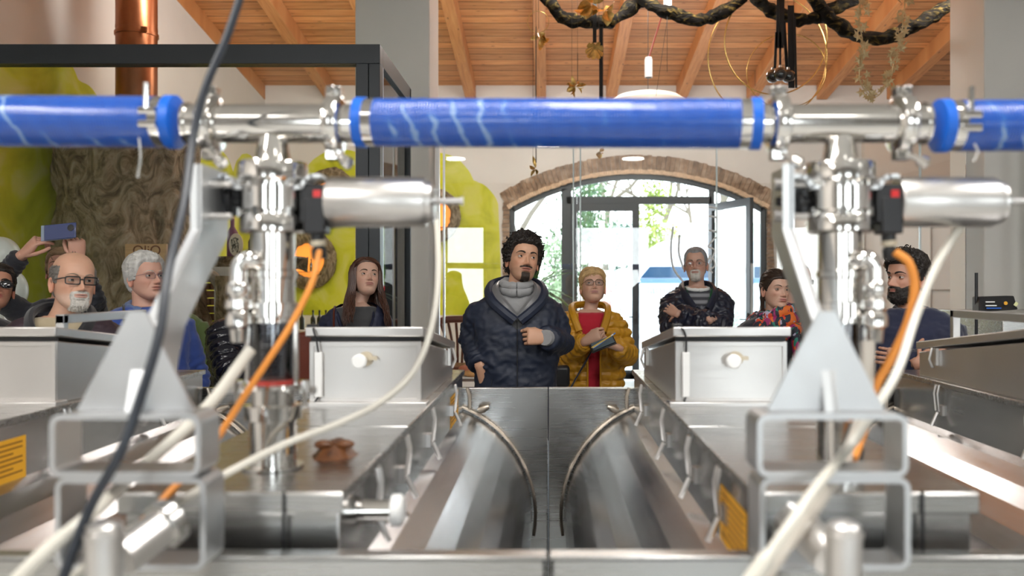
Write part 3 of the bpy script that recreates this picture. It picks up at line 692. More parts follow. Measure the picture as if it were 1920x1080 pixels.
def hose(p0, p1, r, label, clampL, clampR):
    p0, p1 = Vector(p0), Vector(p1); d = (p1-p0).normalized(); Ln = (p1-p0).length
    t = thing('blue_hose', label, 'hose', tuple((p0+p1)/2), 'blue film-wrapped hoses')
    random.seed(int(Ln*1000)); N_ = 60
    pr = [(Ln*k/N_, r*(1+.012*noise.noise((k*.7, 3, 1)))) for k in range(N_+1)]
    MB().lathe(p0, d, pr, 40).build('hose_body', HOSE, t)
    for on, base, q in ((clampL, p0, -1), (clampR, p1, 1)):
        if not on: continue
        e = d*q
        MB().lathe(base-e*.004, e, [(0, r*.99), (.022, r*.99)], 40).build('band_clamp', POLISH, t)
        MB().lathe(base+e*.018, e, [(0, r*1.0), (.001, r*1.04), (.018, r*1.04), (.019, r*.9)], 40).build('blue_cuff', BLUE, t)
        if on == 2:
            m = MB()
            for k in (-.25, .25): m.lathe(base-e*.0+Vector((-.012, -r*.98, k*r*1.0)), (1, 0, 0), [(0, .007), (.03, .007)], 10)
            m.tube([base+Vector((0, -r, r*.2)), base+Vector((.002, -r*1.02, r*1.3))], .005, 8)
            m.build('clamp_bolt', POLISH, t)
    return t
hr = 47*LY/1600
zL = P(0, 231, LY).z; zR = P(0, 236, RY).z
hose((-1.9, 1.55, zL+.01), (P(296, 0, LY).x, LY, zL+.002), 48*LY/1600, 'blue hose entering the picture at the left edge', 0, 2)
hose((P(706, 0, LY).x, LY, zL+.001), (P(1386, 0, RY).x, RY, P(0, 232, RY).z), 46*1.52/1600, 'long blue hose spanning the middle between both valve columns', 1, 1)
hose((P(1796, 0, RY).x, RY, zR), (1.5, 1.47, zR+.002), 48*RY/1600, 'blue hose leaving the picture at the right edge', 2, 0)
# reducers between hose and clamp
for px0, px1, y, z, lab in ((345, 372, LY, zL, 'left of the left column'), (655, 664, LY, zL, 'right of the left column'), (1425, 1450, RY, zR, 'left of the right column'), (1735, 1745, RY, zR, 'right of the right column')):
    pass
# film tails hanging off the taped hose
def film(px, y, z0, ln, label):
    p = P(px, 0, y); m = MB(); m.tube(spline([(p.x, y-.045, z0), (p.x+.004, y-.048, z0-ln*.5), (p.x-.002, y-.046, z0-ln)], 6), [.004]*12+[.007], 6, flat=.3)
    tag(m.build('film_tail', mat('clear_film', (.75, .75, .72), .3, alpha=.7)), label, 'plastic film')
film(283, LY, 1.83, .07, 'loose tail of wrapping film hanging from the left hose')
film(1803, RY, 1.81, .03, 'short loose tail of wrapping film under the right hose')
# ------------------------------------------------------------------ loose cables and tubes in the foreground
def cable(name, label, pts, rad, m_, cat='cable', n=10, flat=None):
    pp = spline([P(*p) for p in pts], 8)
    return tag(MB().tube(pp, rad, n, flat=flat).build(name, m_), label, cat)
cable('power_cable', 'dark cable dropping in front of the left hose and bracket', [(462, -40, 1.44), (425, 70, 1.42), (385, 165, 1.40), (362, 260, 1.38), (345, 380, 1.32), (315, 510, 1.22), (300, 620, 1.17), (265, 740, 1.13), (225, 850, 1.11), (170, 950, 1.11), (120, 1080, 1.10), (100, 1140, 1.1)], .0068, mat('dark_cable', (.02, .025, .035), .35))
cable('air_tube', 'white tube arcing from the left hood down across the left tank', [(818, 400, 1.95), (822, 500, 1.85), (812, 600, 1.78), (780, 690, 1.70), (720, 750, 1.62), (640, 792, 1.54), (540, 830, 1.46), (430, 885, 1.38), (330, 945, 1.27), (220, 1010, 1.2), (130, 1090, 1.15)], .0065, WHITEP, 'tube')
cable('air_tube', 'white tube crossing behind the left box sections towards the lower left', [(470, 655, 1.47), (400, 750, 1.42), (330, 820, 1.38), (250, 890, 1.33), (170, 965, 1.15), (90, 1030, 1.1), (20, 1100, 1.08)], .010, WHITEP, 'tube')
cable('air_tube', 'white tube curving down from the right actuator past the box sections', [(1800, 425, 1.5), (1755, 500, 1.46), (1715, 600, 1.42), (1685, 690, 1.36), (1640, 770, 1.31), (1590, 840, 1.29), (1530, 915, 1.15), (1470, 1000, 1.08), (1400, 1100, 1.05)], [.0075]*60+[.011]*13, WHITEP, 'tube')
cable('clear_tube', 'flat translucent tube running down from the right bypass pipe', [(1628, 640, 1.44), (1625, 720, 1.43), (1618, 780, 1.4), (1585, 860, 1.36), (1540, 930, 1.2), (1480, 1010, 1.12), (1410, 1110, 1.1)], .0115, mat('clear_hose', (.72, .66, .58), .25, alpha=.75), 'tube')
cable('orange_cable', 'orange cable from the left actuator plug down across the pipe', [(599, 470, 1.53), (585, 530, 1.50), (545, 610, 1.47), (500, 680, 1.45), (460, 740, 1.43), (428, 790, 1.42), (380, 860, 1.4), (320, 920, 1.36), (260, 985, 1.3)], .0058, ORANGEC)
cable('orange_cable', 'orange cable looping from the right actuator plug past the bearded man', [(1678, 472, 1.46), (1705, 495, 1.45), (1715, 545, 1.45), (1700, 610, 1.45), (1672, 670, 1.45), (1640, 730, 1.44), (1625, 790, 1.42), (1600, 860, 1.36)], .0075, ORANGEC)
# ------------------------------------------------------------------ things on the near rail
def pump(px, dx, label):
    t = thing('discharge_valve', label, 'valve', (P(px, 0, 1.05).x, 1.05, .9), 'discharge valves')
    c = P(px, 1000, 1.08); k = 1.08/1600
    m = MB(); m.lathe((c.x, c.y, .9), (0, 0, 1), [(0, 34*k), (P(0, 1008, 1.08).z-.9, 34*k), (P(0, 1006, 1.08).z-.9, 36*k), (P(0, 998, 1.08).z-.9, 36*k), (P(0, 998, 1.08).z-.9, 30*k), (P(0, 985, 1.08).z-.9, 32*k), (P(0, 980, 1.08).z-.9, 26*k), (P(0, 974, 1.08).z-.9, 12*k)], 24)
    m.build('valve_housing', SATIN, t)
    a = P(px+dx*.25, 1045, 1.12); b_ = P(px+dx, 975, 1.19)
    m = MB(); m.tube([a, a.lerp(b_, .8)], .026, 20); m.build('outlet_pipe', SATIN, t)
    m = MB(); m.tube([a.lerp(b_, .8), b_], .034, 24); m.build('pipe_flange', STEEL, t)
    return t
pump(196, 125, 'grey capped discharge valve in the lower left corner')
pump(1582, -95, 'grey capped discharge valve at the lower right below the box sections')
m = MB(); m.bb(-1.5, 1.5, 1.10, 1.16, .6, .66)
for x in (-1.02, 0, 1.02): m.bb(x-.03, x+.03, 1.10, 1.16, 0, .6)
m.bb(-1.5, 1.5, 1.02, 1.12, .88, .90); 
for x in (-1.45, 1.45): m.bb(x-.02, x+.02, 1.04, 1.1, 0, .88)
tag(m.build('support_rail', STEEL, bevel=.002), 'steel floor rail carrying the valves in front of the tanks', 'rail')
# ------------------------------------------------------------------ outside the arch
PAVE = mat('pale_forecourt', (0.55, 0.55, 0.53), 0.9, 0, 0.06, .6, .1)
struct(MB().bb(-30, 40, 14.3, 60, -.12, -.02).build('ground', PAVE))
GRASS = mat('spring_grass', (0.10, 0.22, 0.035), 0.9, 0, 0.35, 3, .5)
m = MB(); m.prism([(6.3, 30, -.02), (6.3, 34, .1), (6.3, 44, 3.4), (6.3, 60, 3.6), (6.3, 60, -.02)], (0, 0, 0), (34, 0, 0))
tag(m.build('grass_bank', GRASS), 'green grass bank outside seen through the open door leaf', 'lawn', kind='stuff')
HEDGE = mat('pale_concrete_wall', (.7, .7, .66), .9)
tag(MB().bb(3, 40, 43.0, 43.3, 3.2, 4.7).build('boundary_wall', HEDGE), 'pale boundary wall behind the grass bank', 'wall')
LEAFD = mat('leaf_green', (.045, .10, .02), .6, 0, .4, 6); LEAFY = mat('leaf_yellow_green', (.22, .28, .03), .6, 0, .3, 6); LEAFB = mat('leaf_blue_green', (.04, .10, .06), .6, 0, .4, 6)
BARK = mat('bare_branch_bark', (.16, .13, .10), .9)
def leafy(name, label, c, w, h, mt, n, ls, seed, group='trees and bushes outside', base=0.0):
    random.seed(seed); t = thing(name, label, 'tree' if 'tree' in name else 'bush', c, group); m = MB()
    nb = max(4, n//60); bl = [(random.gauss(0, .28)*w, random.gauss(0, .2)*w, base+random.uniform(.15, 1)*(h-base)) for _ in range(nb)]
    for k in range(n):
        b_ = bl[k % nb]; f = 1-.6*(b_[2]-base)/(h-base+.01)
        p = Vector(c)+Vector((b_[0]*f+random.gauss(0, .13)*w, b_[1]*f+random.gauss(0, .13)*w, b_[2]+random.gauss(0, .07)*h))
        if p.z < c[2]+base: p.z = c[2]+base+abs(random.gauss(0, .1))
        u = Vector((random.gauss(0, 1), random.gauss(0, 1), random.gauss(0, 1))).normalized(); v = u.orthogonal().normalized()
        m.add([p-u*ls, p+v*ls*.45, p+u*ls, p-v*ls*.45], [(0, 1, 2, 3)])
    m.build('foliage', mt, t, smooth=0)
    m = MB(); m.tube([(c[0], c[1], c[2]), (c[0]+.03*w, c[1], c[2]+h*.8)], [.04*w, .012*w], 7); m.build('trunk', BARK, t); return t
def bare(label, c, h, seed, mt=BARK, spread=.5, th=.019):
    random.seed(seed); m = MB()
    def grow(p, d, ln, r, k):
        q = p+d*ln*.5+Vector((random.gauss(0, .04)*ln, 0, 0)); e = q+d*ln*.5+Vector((random.gauss(0, .06)*ln, random.gauss(0, .04)*ln, .02*ln))
        m.tube([p, q, e], [r, r*.85, r*.66], 5)
        if k == 0: return
        for j in range(3 if k > 2 else 3):
            dd = (d+Vector((random.gauss(0, spread), random.gauss(0, spread*.6), random.uniform(-.1, .35)))).normalized()
            grow(q.lerp(e, random.uniform(.2, 1)), dd, ln*random.uniform(.6, .82), r*.58, k-1)
    grow(Vector(c), Vector((.03, 0, 1)), h*.34, h*th, 5)
    return tag(m.build('bare_tree', mt), label, 'tree', 'bare trees outside')
bare('leafless tree outside behind the head of the tall man', (-1.1, 27, 0), 9.5, 11)
bare('leafless tree outside seen through the open door leaf', (7.8, 46, 3.5), 7, 5, spread=.6)
bare('leafless tree outside above the right leaf of the arch', (6.6, 50, 3), 11, 8)
bare('leafless tree outside above the meeting stile of the door', (3.2, 48, 2), 12, 15)
bare('leafless tree outside right of the long mullion', (9.4, 48, 3), 12, 21)
leafy('tree', 'dark green tree outside behind the left door leaf', (1.4, 34, 0), 2.6, 5.4, LEAFD, 1500, .12, 1, base=1.5)
leafy('tree', 'slim blue green conifer outside between the two green trees', (3.05, 36, 0), 1.0, 5.0, LEAFB, 700, .1, 2, base=1.0)
leafy('bush', 'yellow flowering bush outside behind the door meeting stile', (4.0, 32, 0), 1.6, 5.2, LEAFY, 1300, .10, 3, base=.8)
leafy('tree', 'tall green tree outside touching the top light of the door', (1.9, 42, 0), 2.6, 8.5, LEAFB, 900, .14, 9, base=2.5)
leafy('bush', 'pale shaggy bush outside right of the tall man', (.15, 26, 0), 1.6, 2.9, mat('leaf_pale', (.25, .33, .18), .6, 0, .4, 6), 1500, .09, 4, base=.2)
leafy('bush', 'grey green bush outside left of the tall man', (-.95, 29, 0), 2.4, 3.0, LEAFB, 1200, .10, 6, base=.2)
leafy('shrub', 'yellow green potted shrub standing just outside the door at right', (3.22, 14.9, 0), .34, 1.62, LEAFY, 420, .045, 7, 'shrubs by the door', base=.5)
def van():
    t = thing('van', 'white van with blue glazing band and script lettering parked outside the open door', 'van', (3.2, 20.5, 0))
    VB = mat('van_white', (.72, .75, .80), .3, coat=.5); VGb = mat('van_glass', (.02, .06, .12), .05, coat=1)
    m = MB(); x0, x1, y0, y1 = 1.95, 6.9, 19.6, 21.6
    prof = [(x0, .35), (x0-.12, .6), (x0-.1, 1.05), (x0+.0, 1.4), (x0+.35, 2.3), (x0+.8, 2.62), (x1, 2.66), (x1, .35)]
    m.prism([(x, y0, z) for x, z in prof], (0, 0, 0), (0, y1-y0, 0)); m.build('body', VB, t, bevel=.05)
    m = MB(); zt_, zb_ = 2.0, 1.74
    for xa, xb in ((x0+.28, x0+1.35), (x0+1.42, x0+2.7), (x0+2.78, x0+4.5)):
        g = MB(); g.prism([(xa-.12 if xa < 2.4 else xa, y0-.012, zb_), (xb, y0-.012, zb_), (xb, y0-.012, zt_), (xa+.1 if xa < 2.4 else xa, y0-.012, zt_)], (0, 0, 0), (0, .012, 0)); g.build('side_window', VGb, t)
    MB().bb(x0-.1, x1, y0-.012, y0, 1.62, 1.73).build('blue_stripe', mat('van_blue', (.12, .22, .42), .3), t)
    for x in (x0+1.4, x1-.6):
        w = MB().lathe((x, y0-.02, .34), (0, 1, 0), [(0, .33), (.22, .34)], 28).build('wheel', BLACK, t)
        MB().lathe((x, y0-.03, .34), (0, 1, 0), [(0, .2), (.02, .2)], 20).build('hubcap', SATIN, w)
    M4 = Matrix.Translation((2.62, y0-.02, 1.47)) @ Matrix.Rotation(R(90), 4, 'X') @ Matrix.Shear('XZ', 4, (.0, .0)) 
    text_obj('lamini', .30, mat('van_lettering', (.28, .36, .52), .5), t, M4, 'script_lettering', .003)
    return t
van()
def car(x, y, label, col):
    t = thing('car', label, 'car', (x, y, 0)); m = MB()
    prof = [(-1.9, .3), (-2.0, .7), (-1.2, .9), (-.6, 1.35), (.8, 1.38), (1.4, .95), (1.95, .85), (2.0, .35)]
    m.prism([(x+a, y, z) for a, z in prof], (0, 0, 0), (0, 1.6, 0)); m.build('body', mat('car_paint', col, .25, coat=.6), t, bevel=.06)
    for a in (-1.2, 1.25): MB().lathe((x+a, y-.02, .32), (0, 1, 0), [(0, .31), (.2, .32)], 24).build('wheel', BLACK, t)
    MB().prism([(x-.95, y-.01, .95), (x+1.1, y-.01, .95), (x+.7, y-.01, 1.28), (x-.55, y-.01, 1.28)], (0, 0, 0), (0, .01, 0)).build('side_window', MATS['van_glass'], t)
car(8.2, 27, 'pale car parked outside seen through the open door leaf', (.62, .65, .70))
car(-2.3, 24, 'pale car parked outside behind the tall man', (.6, .63, .66))
t = thing('barrier_post', 'red and white striped post outside beside the blonde woman', 'post', (1.25, 17.6, 0))
MB().bb(1.12, 1.32, 17.6, 17.64, 0, 1.6).build('board', WHITE, t)
for z in (.5, .82, 1.12, 1.42): MB().bb(1.12, 1.32, 17.592, 17.6, z, z+.14).build('red_stripe', mat('signal_red', (.65, .02, .02), .5), t)
m = MB(); m.sphere((3.75, 18.6, .26), .42, 20, 12, sc=(1, .7, .8))
o = m.build('rock', mat('gravel_stone', (.4, .38, .34), .9, 0, .3, 8, .6)); dm = o.modifiers.new('d', 'DISPLACE'); dt = bpy.data.textures.new('rocktex', 'CLOUDS'); dt.noise_scale = .3; dm.texture = dt; dm.strength = .15
tag(o, 'rounded grey stone lying on the forecourt near the open leaf', 'rock')
# ------------------------------------------------------------------ sculpted trunk with copper flue
TRK, nt, b = new_mat('sculpted_bark'); b.inputs['Roughness'].default_value = 0.85
n = nd(nt, 'ShaderNodeTexNoise'); n.inputs['Scale'].default_value = 3.4; n.inputs['Detail'].default_value = 9; n.inputs['Distortion'].default_value = 2.6; n.inputs['Roughness'].default_value = .62
nt.links.new(coords(nt, (1.6, 1.6, 1)), n.inputs['Vector'])
nt.links.new(ramp(nt, n.outputs[0], [(0.3, (.055, .038, .022)), (0.46, (.22, .165, .095)), (0.56, (.38, .30, .20)), (0.72, (.52, .44, .34))]), b.inputs['Base Color'])
bump(nt, b, n.outputs[0], 1.0, .08)
def trunk(name, label, cx, cy, prof, seed, cat='sculpture', amp=.08, mt=TRK, ny=90, na=120, parent=None):
    m = MB(); rr = []; z0, z1 = prof[0][0], prof[-1][0]
    for i in range(ny+1):
        z = z0+(z1-z0)*i/ny; r = np.interp(z, [p[0] for p in prof], [p[1] for p in prof]); row = []
        for k in range(na):
            a = 2*PI*k/na; q = Vector((math.cos(a)*1.6, math.sin(a)*1.6, z*1.1+seed))
            d = amp*noise.fractal(q, 1, 2, 5)+amp*.5*abs(noise.noise(q*4))
            row.append(Vector((cx+(r+d)*math.cos(a), cy+(r+d)*math.sin(a), z)))
        rr.append(row)
    m.rings(rr); o = m.build(name, mt, parent, smooth=80)
    return tag(o, label, cat) if parent is None else o
trunk('tree_trunk_oven', 'large sculpted tree trunk housing the oven under the copper flue', -4.05, 8.25, [(0, .95), (.7, .80), (1.4, .68), (2.2, .62), (3.1, .66)], 3, 'sculpture')
t = thing('copper_flue', 'copper flue pipe rising from the sculpted trunk', 'pipe', (-3.95, 8.2, 3.05)); m = MB()
m.lathe((-3.955, 8.2, 2.9), (0, 0, 1), [(0, .185), (5.0-2.9, .185), (5.9-2.9, .185)], 40); m.build('flue_pipe', COPPER, t)
for z, r in ((3.96, .196), (3.68, .188), (4.02, .187), (5.0, .196)): MB().lathe((-3.955, 8.2, z), (0, 0, 1), [(0, r), (.03, r)], 40).build('flue_band', COPPER, t)
MB().bb(-4.66, -4.12, 8.17, 8.23, 3.68, 3.72).build('wall_bracket', COPPER, t)
MB().box((-3.80, 8.02, 3.975), (.05, .03, .05)).build('band_clasp', COPPER, t)
# counter with oven, pot, bark post and marble panel
t = thing('counter', 'black topped counter with wood edge beside the sculpted trunk', 'counter', (-3.0, 8.0, 0))
MB().bb(-3.55, -2.3, 7.62, 8.3, .97, 1.0).build('worktop', mat('black_stone', (.02, .02, .022), .2), t, bevel=.003)
MB().bb(-3.55, -2.3, 7.60, 8.3, .915, .97).build('wood_edge', mat('light_wood', (.62, .44, .27), .5, 0, .1, 5, stretch=(1, 1, 12)), t)
m = MB(); m.bb(-3.53, -2.32, 7.66, 8.3, .05, .915); m.build('cabinet', mat('warm_grey_lacquer', (.42, .40, .38), .5), t)
for x in (-3.42, -3.0, -2.6): MB().tube([(x-.06, 7.64, .85), (x+.06, 7.64, .85)], .008, 8).build('handle', SATIN, t)
OB = mat('oven_brick', (.20, .10, .06), .9, 0, .25, 9, .3)
m = MB()
for r_ in range(9):
    for c_ in range(3): m.bb(-3.55+c_*.2+(r_ % 2)*.05, -3.36+c_*.2+(r_ % 2)*.05, 8.34, 8.42, 1.0+r_*.075, 1.066+r_*.075)
tag(m.build('brick_oven_wall', OB, smooth=0), 'brown brick back of the oven behind the steel pot', 'oven wall')
t = thing('stock_pot', 'steel stock pot with black lid knob on the black counter', 'pot', (-3.2, 7.9, 1.0))
m = MB(); m.lathe((-3.22, 7.9, 1.0), (0, 0, 1), [(0, .085), (.01, .09), (.16, .09), (.165, .094)], 28); m.build('pot_body', POLISH, t)
m = MB(); m.lathe((-3.22, 7.9, 1.165), (0, 0, 1), [(0, .092), (.02, .06), (.03, .0)], 28); m.build('lid', POLISH, t)
MB().lathe((-3.22, 7.9, 1.19), (0, 0, 1), [(0, .012), (.015, .03), (.03, .028), (.035, .01)], 14).build('lid_knob', BLACK, t)
m = MB(); m.tube([(-3.12, 7.88, 1.15), (-3.08, 7.88, 1.15), (-3.08, 7.88, 1.10)], .008, 6); m.build('handle', POLISH, t)
t = thing('jar', 'small steel jar with green lid beside the stock pot', 'jar', (-3.1, 7.72, 1.0))
MB().lathe((-3.12, 7.72, 1.0), (0, 0, 1), [(0, .032), (.06, .032)], 18).build('body', SATIN, t); MB().lathe((-3.12, 7.72, 1.06), (0, 0, 1), [(0, .034), (.018, .034)], 18).build('lid', mat('green_lid', (.02, .12, .06), .4), t)
trunk('bark_post', 'twisted bark post between the oven and the marble panel', -3.08, 8.1, [(1.0, .11), (1.2, .075), (1.5, .055), (1.66, .07)], 8, 'sculpture', .03, TRK, 50, 40)
MARB = mat('veined_marble', (.62, .61, .58), .3, 0, .25, 3)
t = thing('marble_panel', 'pale marble panel with engraved script standing on the counter', 'panel', (-2.98, 8.3, 1.0))
MB().bb(-3.25, -2.93, 8.3, 8.33, 1.0, 1.75).build('slab', MARB, t)
M4 = Matrix.Translation((-3.0, 8.296, 1.42)) @ Matrix.Rotation(R(90), 4, 'X')
text_obj('este', .09, mat('engraving', (.12, .11, .1), .6), t, M4, 'engraved_script', .001)
t = thing('oven_arch', 'grey clay arch of the oven mouth beside the marble panel', 'oven', (-3.35, 8.2, 1.6))
m = MB(); m.tube([(-3.35+.22*math.cos(R(a)), 8.18, 1.48+.22*math.sin(R(a))) for a in range(0, 181, 12)], .055, 10); m.build('arch', mat('grey_clay', (.30, .27, .23), .9, 0, .3, 8, .5), t)
# branch shelf on the trunk with plaque, bottles and glowing niche
t = thing('branch_shelf', 'twisted root shelf carrying the oval plaque and bottles', 'shelf', (-3.1, 8.6, 1.8))
rootp = spline([(-3.7, 8.75, 1.86), (-3.4, 8.6, 1.80), (-3.1, 8.55, 1.77), (-2.8, 8.6, 1.80), (-2.45, 8.7, 1.78)], 8)
m = MB(); m.tube(rootp, [.07+.02*math.sin(k) for k in range(len(rootp))], 12); m.build('root', TRK, t)
MB().bb(-3.6, -2.5, 8.5, 8.8, 1.84, 1.86).build('board', TRK, t)
t = thing('oval_plaque', 'oval cream plaque with olive drawing on the root shelf', 'plaque', (-3.12, 8.5, 1.86))
m = MB(); n = 36
m.prism([(-3.12+.07*math.cos(2*PI*k/n), 8.52, 1.975+.115*math.sin(2*PI*k/n)) for k in range(n)], (0, 0, 0), (0, .015, 0)); m.build('plate', mat('cream_ceramic', (.68, .62, .50), .4), t)
m = MB(); random.seed(5)
for k in range(9): m.tube(spline([(-3.12+random.uniform(-.045, .03), 8.517, 1.975+random.uniform(-.08, .07)) for _ in range(3)], 4), .003, 5)
for k in range(5): m.sphere((-3.12+random.uniform(-.04, .04), 8.517, 1.975+random.uniform(-.08, .08)), .008, 8, 6, sc=(1, .3, 1.3))
m.build('drawing', mat('drawing_ink', (.05, .05, .03), .6), t)
def bottle(x, y, z, h, mt, label, group, capm=None):
    t = thing('bottle', label, 'bottle', (x, y, z), group); r = h*.13
    MB().lathe((x, y, z), (0, 0, 1), [(0, r), (h*.58, r), (h*.72, r*.38), (h*.9, r*.36)], 16).build('glass_body', mt, t)
    MB().lathe((x, y, z+h*.9), (0, 0, 1), [(0, r*.42), (h*.1, r*.42)], 12).build('cap', capm or BLACK, t)
DGL = mat('dark_bottle_glass', (.012, .016, .008), .08, coat=1)
bottle(-3.19, 8.62, 1.86, .42, mat('plum_bottle', (.16, .05, .12), .3), 'plum coloured tall bottle behind the oval plaque', 'bottles on the root shelf', mat('cork', (.6, .42, .25), .8))
bottle(-2.99, 8.6, 1.86, .26, DGL, 'dark oil bottle right of the oval plaque', 'bottles on the root shelf')
bottle(-2.83, 8.6, 1.86, .27, SATIN, 'silver oil bottle in the glowing niche', 'bottles on the root shelf')
bottle(-2.72, 8.65, 1.86, .24, DGL, 'dark oil bottle at the far end of the root shelf', 'bottles on the root shelf')
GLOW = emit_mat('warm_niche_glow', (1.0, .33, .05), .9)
def niche(x, z, R0, r0, y, label, bot=None):
    t = thing('bark_niche', label, 'niche', (x, y, z), 'glowing bark niches on the wall'); m = MB(); rr = []; n = 60
    for j in range(13):
        b_ = 2*PI*j/12; row = []
        for k in range(n):
            a = 2*PI*k/n; mid = (R0+r0)/2; wd = (R0-r0)/2*(1+.25*noise.noise((math.cos(a)*2, math.sin(a)*2, x)))+.02*noise.noise((a*6, b_, x))
            rad = mid+wd*math.cos(b_); row.append(Vector((x+rad*math.cos(a), y-.12-.12*math.sin(b_), z+rad*math.sin(a)*1.05)))
        rr.append(row)
    m.rings(rr, True, False); m.build('bark_ring', TRK, t, smooth=80)
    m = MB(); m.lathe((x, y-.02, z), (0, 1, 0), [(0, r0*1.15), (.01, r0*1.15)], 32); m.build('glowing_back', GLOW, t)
    m = MB(); m.bb(x-r0*.9, x+r0*.9, y-.16, y-.02, z-r0*.75, z-r0*.72); m.build('niche_shelf', TRK, t)
    return t
niche(-3.90, 1.98, .46, .26, 13.99, 'round bark niche glowing orange, behind the left cable')
niche(-1.84, 2.70, .42, .25, 13.99, 'round bark niche glowing orange, half hidden by the left pier')
niche(-3.55, 3.0, .45, .24, 13.99, 'round bark niche above the actuator of the left column')
bottle(-3.86, 13.90, 1.80, .2, DGL, 'small dark oil bottle in the left glowing niche', 'bottles in the niche')
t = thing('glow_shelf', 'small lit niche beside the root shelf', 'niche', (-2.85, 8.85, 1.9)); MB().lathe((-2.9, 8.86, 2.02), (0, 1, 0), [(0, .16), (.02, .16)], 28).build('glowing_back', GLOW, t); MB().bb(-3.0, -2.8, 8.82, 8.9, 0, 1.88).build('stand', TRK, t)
# wooden sign
t = thing('wooden_sign', 'light wooden sign with carved curly lettering on the trunk', 'sign', (-3.62, 7.4, 1.8))
MB().bb(-3.68, -3.32, 7.42, 7.45, 1.70, 1.93).build('board', mat('sign_wood', (.55, .34, .18), .6, 0, .1, 5, stretch=(1, 1, 12)), t)
SI = mat('burnt_letters', (.16, .05, .02), .7)
text_obj('OliO', .12, SI, t, Matrix.Translation((-3.49, 7.417, 1.87)) @ Matrix.Rotation(R(90), 4, 'X'), 'carved_letters', .001)
text_obj('OSs', .11, SI, t, Matrix.Translation((-3.49, 7.417, 1.79)) @ Matrix.Rotation(R(90), 4, 'X'), 'carved_letters', .001)
MB().bb(-3.62, -3.38, 7.415, 7.42, 1.722, 1.728).build('carved_line', SI, t)
# counter with oil bottles behind the dark haired woman
t = thing('shelf_table', 'low display shelf with dark bottles behind the dark haired woman', 'shelf', (-3.0, 10.2, 0))
MB().bb(-4.3, -1.9, 10.0, 10.4, 1.0, 1.04).build('board', WHITE, t)
for x in (-4.2, -2.0): MB().bb(x-.03, x+.03, 10.05, 10.35, 0, 1.0).build('leg', WHITE, t)
for i, px in enumerate((566, 587, 599, 611)):
    bottle(P(px, 0, 10.2).x, 10.2, 1.04, .235, DGL, ['dark oil bottle farthest left on the display shelf', 'dark oil bottle second from left on the display shelf', 'dark oil bottle third from left on the display shelf', 'dark oil bottle nearest the dark haired woman on the display shelf'][i], 'oil bottles on the display shelf')
t = thing('globe_lantern', 'frosted white globe lantern at the left edge behind the raised arm', 'lamp', (-3.2, 5.2, 1.3))
m = MB(); m.sphere(P(14, 545, 5.2), .125, 28, 18, sc=(.9, .9, 1.1)); m.build('globe', mat('frosted_globe', (.62, .66, .62), .3), t); MB().tube([P(14, 580, 5.2), (P(14, 0, 5.2).x, 5.2, 0)], .02, 8).build('stand', WHITE, t)
t = thing('globe_lantern', 'second frosted white globe lantern, higher at the left edge', 'lamp', (-3.2, 5.6, 1.3))
m = MB(); m.sphere(P(0, 478, 5.6), .12, 28, 18); m.build('globe', MATS['frosted_globe'], t); MB().tube([P(0, 510, 5.6), (P(0, 0, 5.6).x, 5.6, 0)], .02, 8).build('stand', WHITE, t)
# table with bread, chair, bag
CLOTH = mat('white_tablecloth', (.80, .79, .76), .85)
t = thing('table', 'table under a white cloth behind the tall man in the navy jacket', 'table', (-.15, 5.7, 0))
m = MB(); m.bb(-.72, .42, 5.15, 6.2, .93, .95); m.bb(-.72, .42, 5.15, 5.155, .35, .95); m.bb(-.72, -.715, 5.15, 6.2, .35, .95); m.build('tablecloth', CLOTH, t, bevel=.004)
for x in (-.65, .35):
    for y in (5.22, 6.13): MB().bb(x-.03, x+.03, y-.03, y+.03, 0, .93).build('leg', WHITE, t)
BREAD = mat('ham_slices', (.42, .14, .08), .5, 0, .35, 14, .3); CRUST = mat('bread_crust', (.55, .28, .10), .7, 0, .3, 12, .4)
def blob(name, c, sc, mt, label, cat, grp=None):
    m = MB(); m.sphere(c, 1, 24, 14, sc=sc); 
    for i, v in enumerate(m.v): q = Vector(v); d = 1+.12*noise.noise(q*18); m.v[i] = tuple(Vector(c)+(q-Vector(c))*d)
    return tag(m.build(name, mt, smooth=80), label, cat, grp)
t = thing('serving_board', 'dark board with paper under the sliced ham on the table', 'board', (-.5, 5.7, .95)); MB().bb(-.64, -.3, 5.5, 5.9, .951, .965).build('board', mat('dark_wood_board', (.12, .08, .06), .6), t); MB().bb(-.60, -.34, 5.53, 5.87, .966, .969).build('paper', WHITE, t)
blob('sliced_ham', (-.50, 5.72, 1.01), (.10, .08, .035), BREAD, 'mound of sliced ham on the paper covered board', 'food')
blob('bread_loaf', (-.46, 5.62, .99), (.12, .05, .025), CRUST, 'flat bread loaf in front of the sliced ham', 'bread')
CHW = mat('chestnut_chair_wood', (.15, .045, .025), .35, 0, .15, 5)
t = thing('bentwood_chair', 'dark chestnut bentwood chair behind the glass at left of the tall man', 'chair', (-.9, 8.5, 0))
zb = 1.19; x0, x1 = -1.14, -.66
m = MB(); m.tube(spline([(x0, 8.7, zb), (-1.02, 8.72, zb+.03), (-.78, 8.72, zb+.03), (x1, 8.7, zb)], 6), .035, 12, flat=.5); m.build('top_rail', CHW, t)
for k, x in enumerate((-1.1, -1.02, -.94, -.86, -.78, -.70)):
    MB().tube(spline([(-.9+(x+.9)*1.0, 8.7, zb), (-.9+(x+.9)*.7, 8.72, zb-.2), (-.9+(x+.9)*.55, 8.68, .78)], 5), .014, 8).build('spindle', CHW, t)
MB().lathe((-.9, 8.45, .74), (0, 0, 1), [(0, .22), (.015, .235), (.04, .235), (.045, .22)], 28).build('seat', CHW, t)
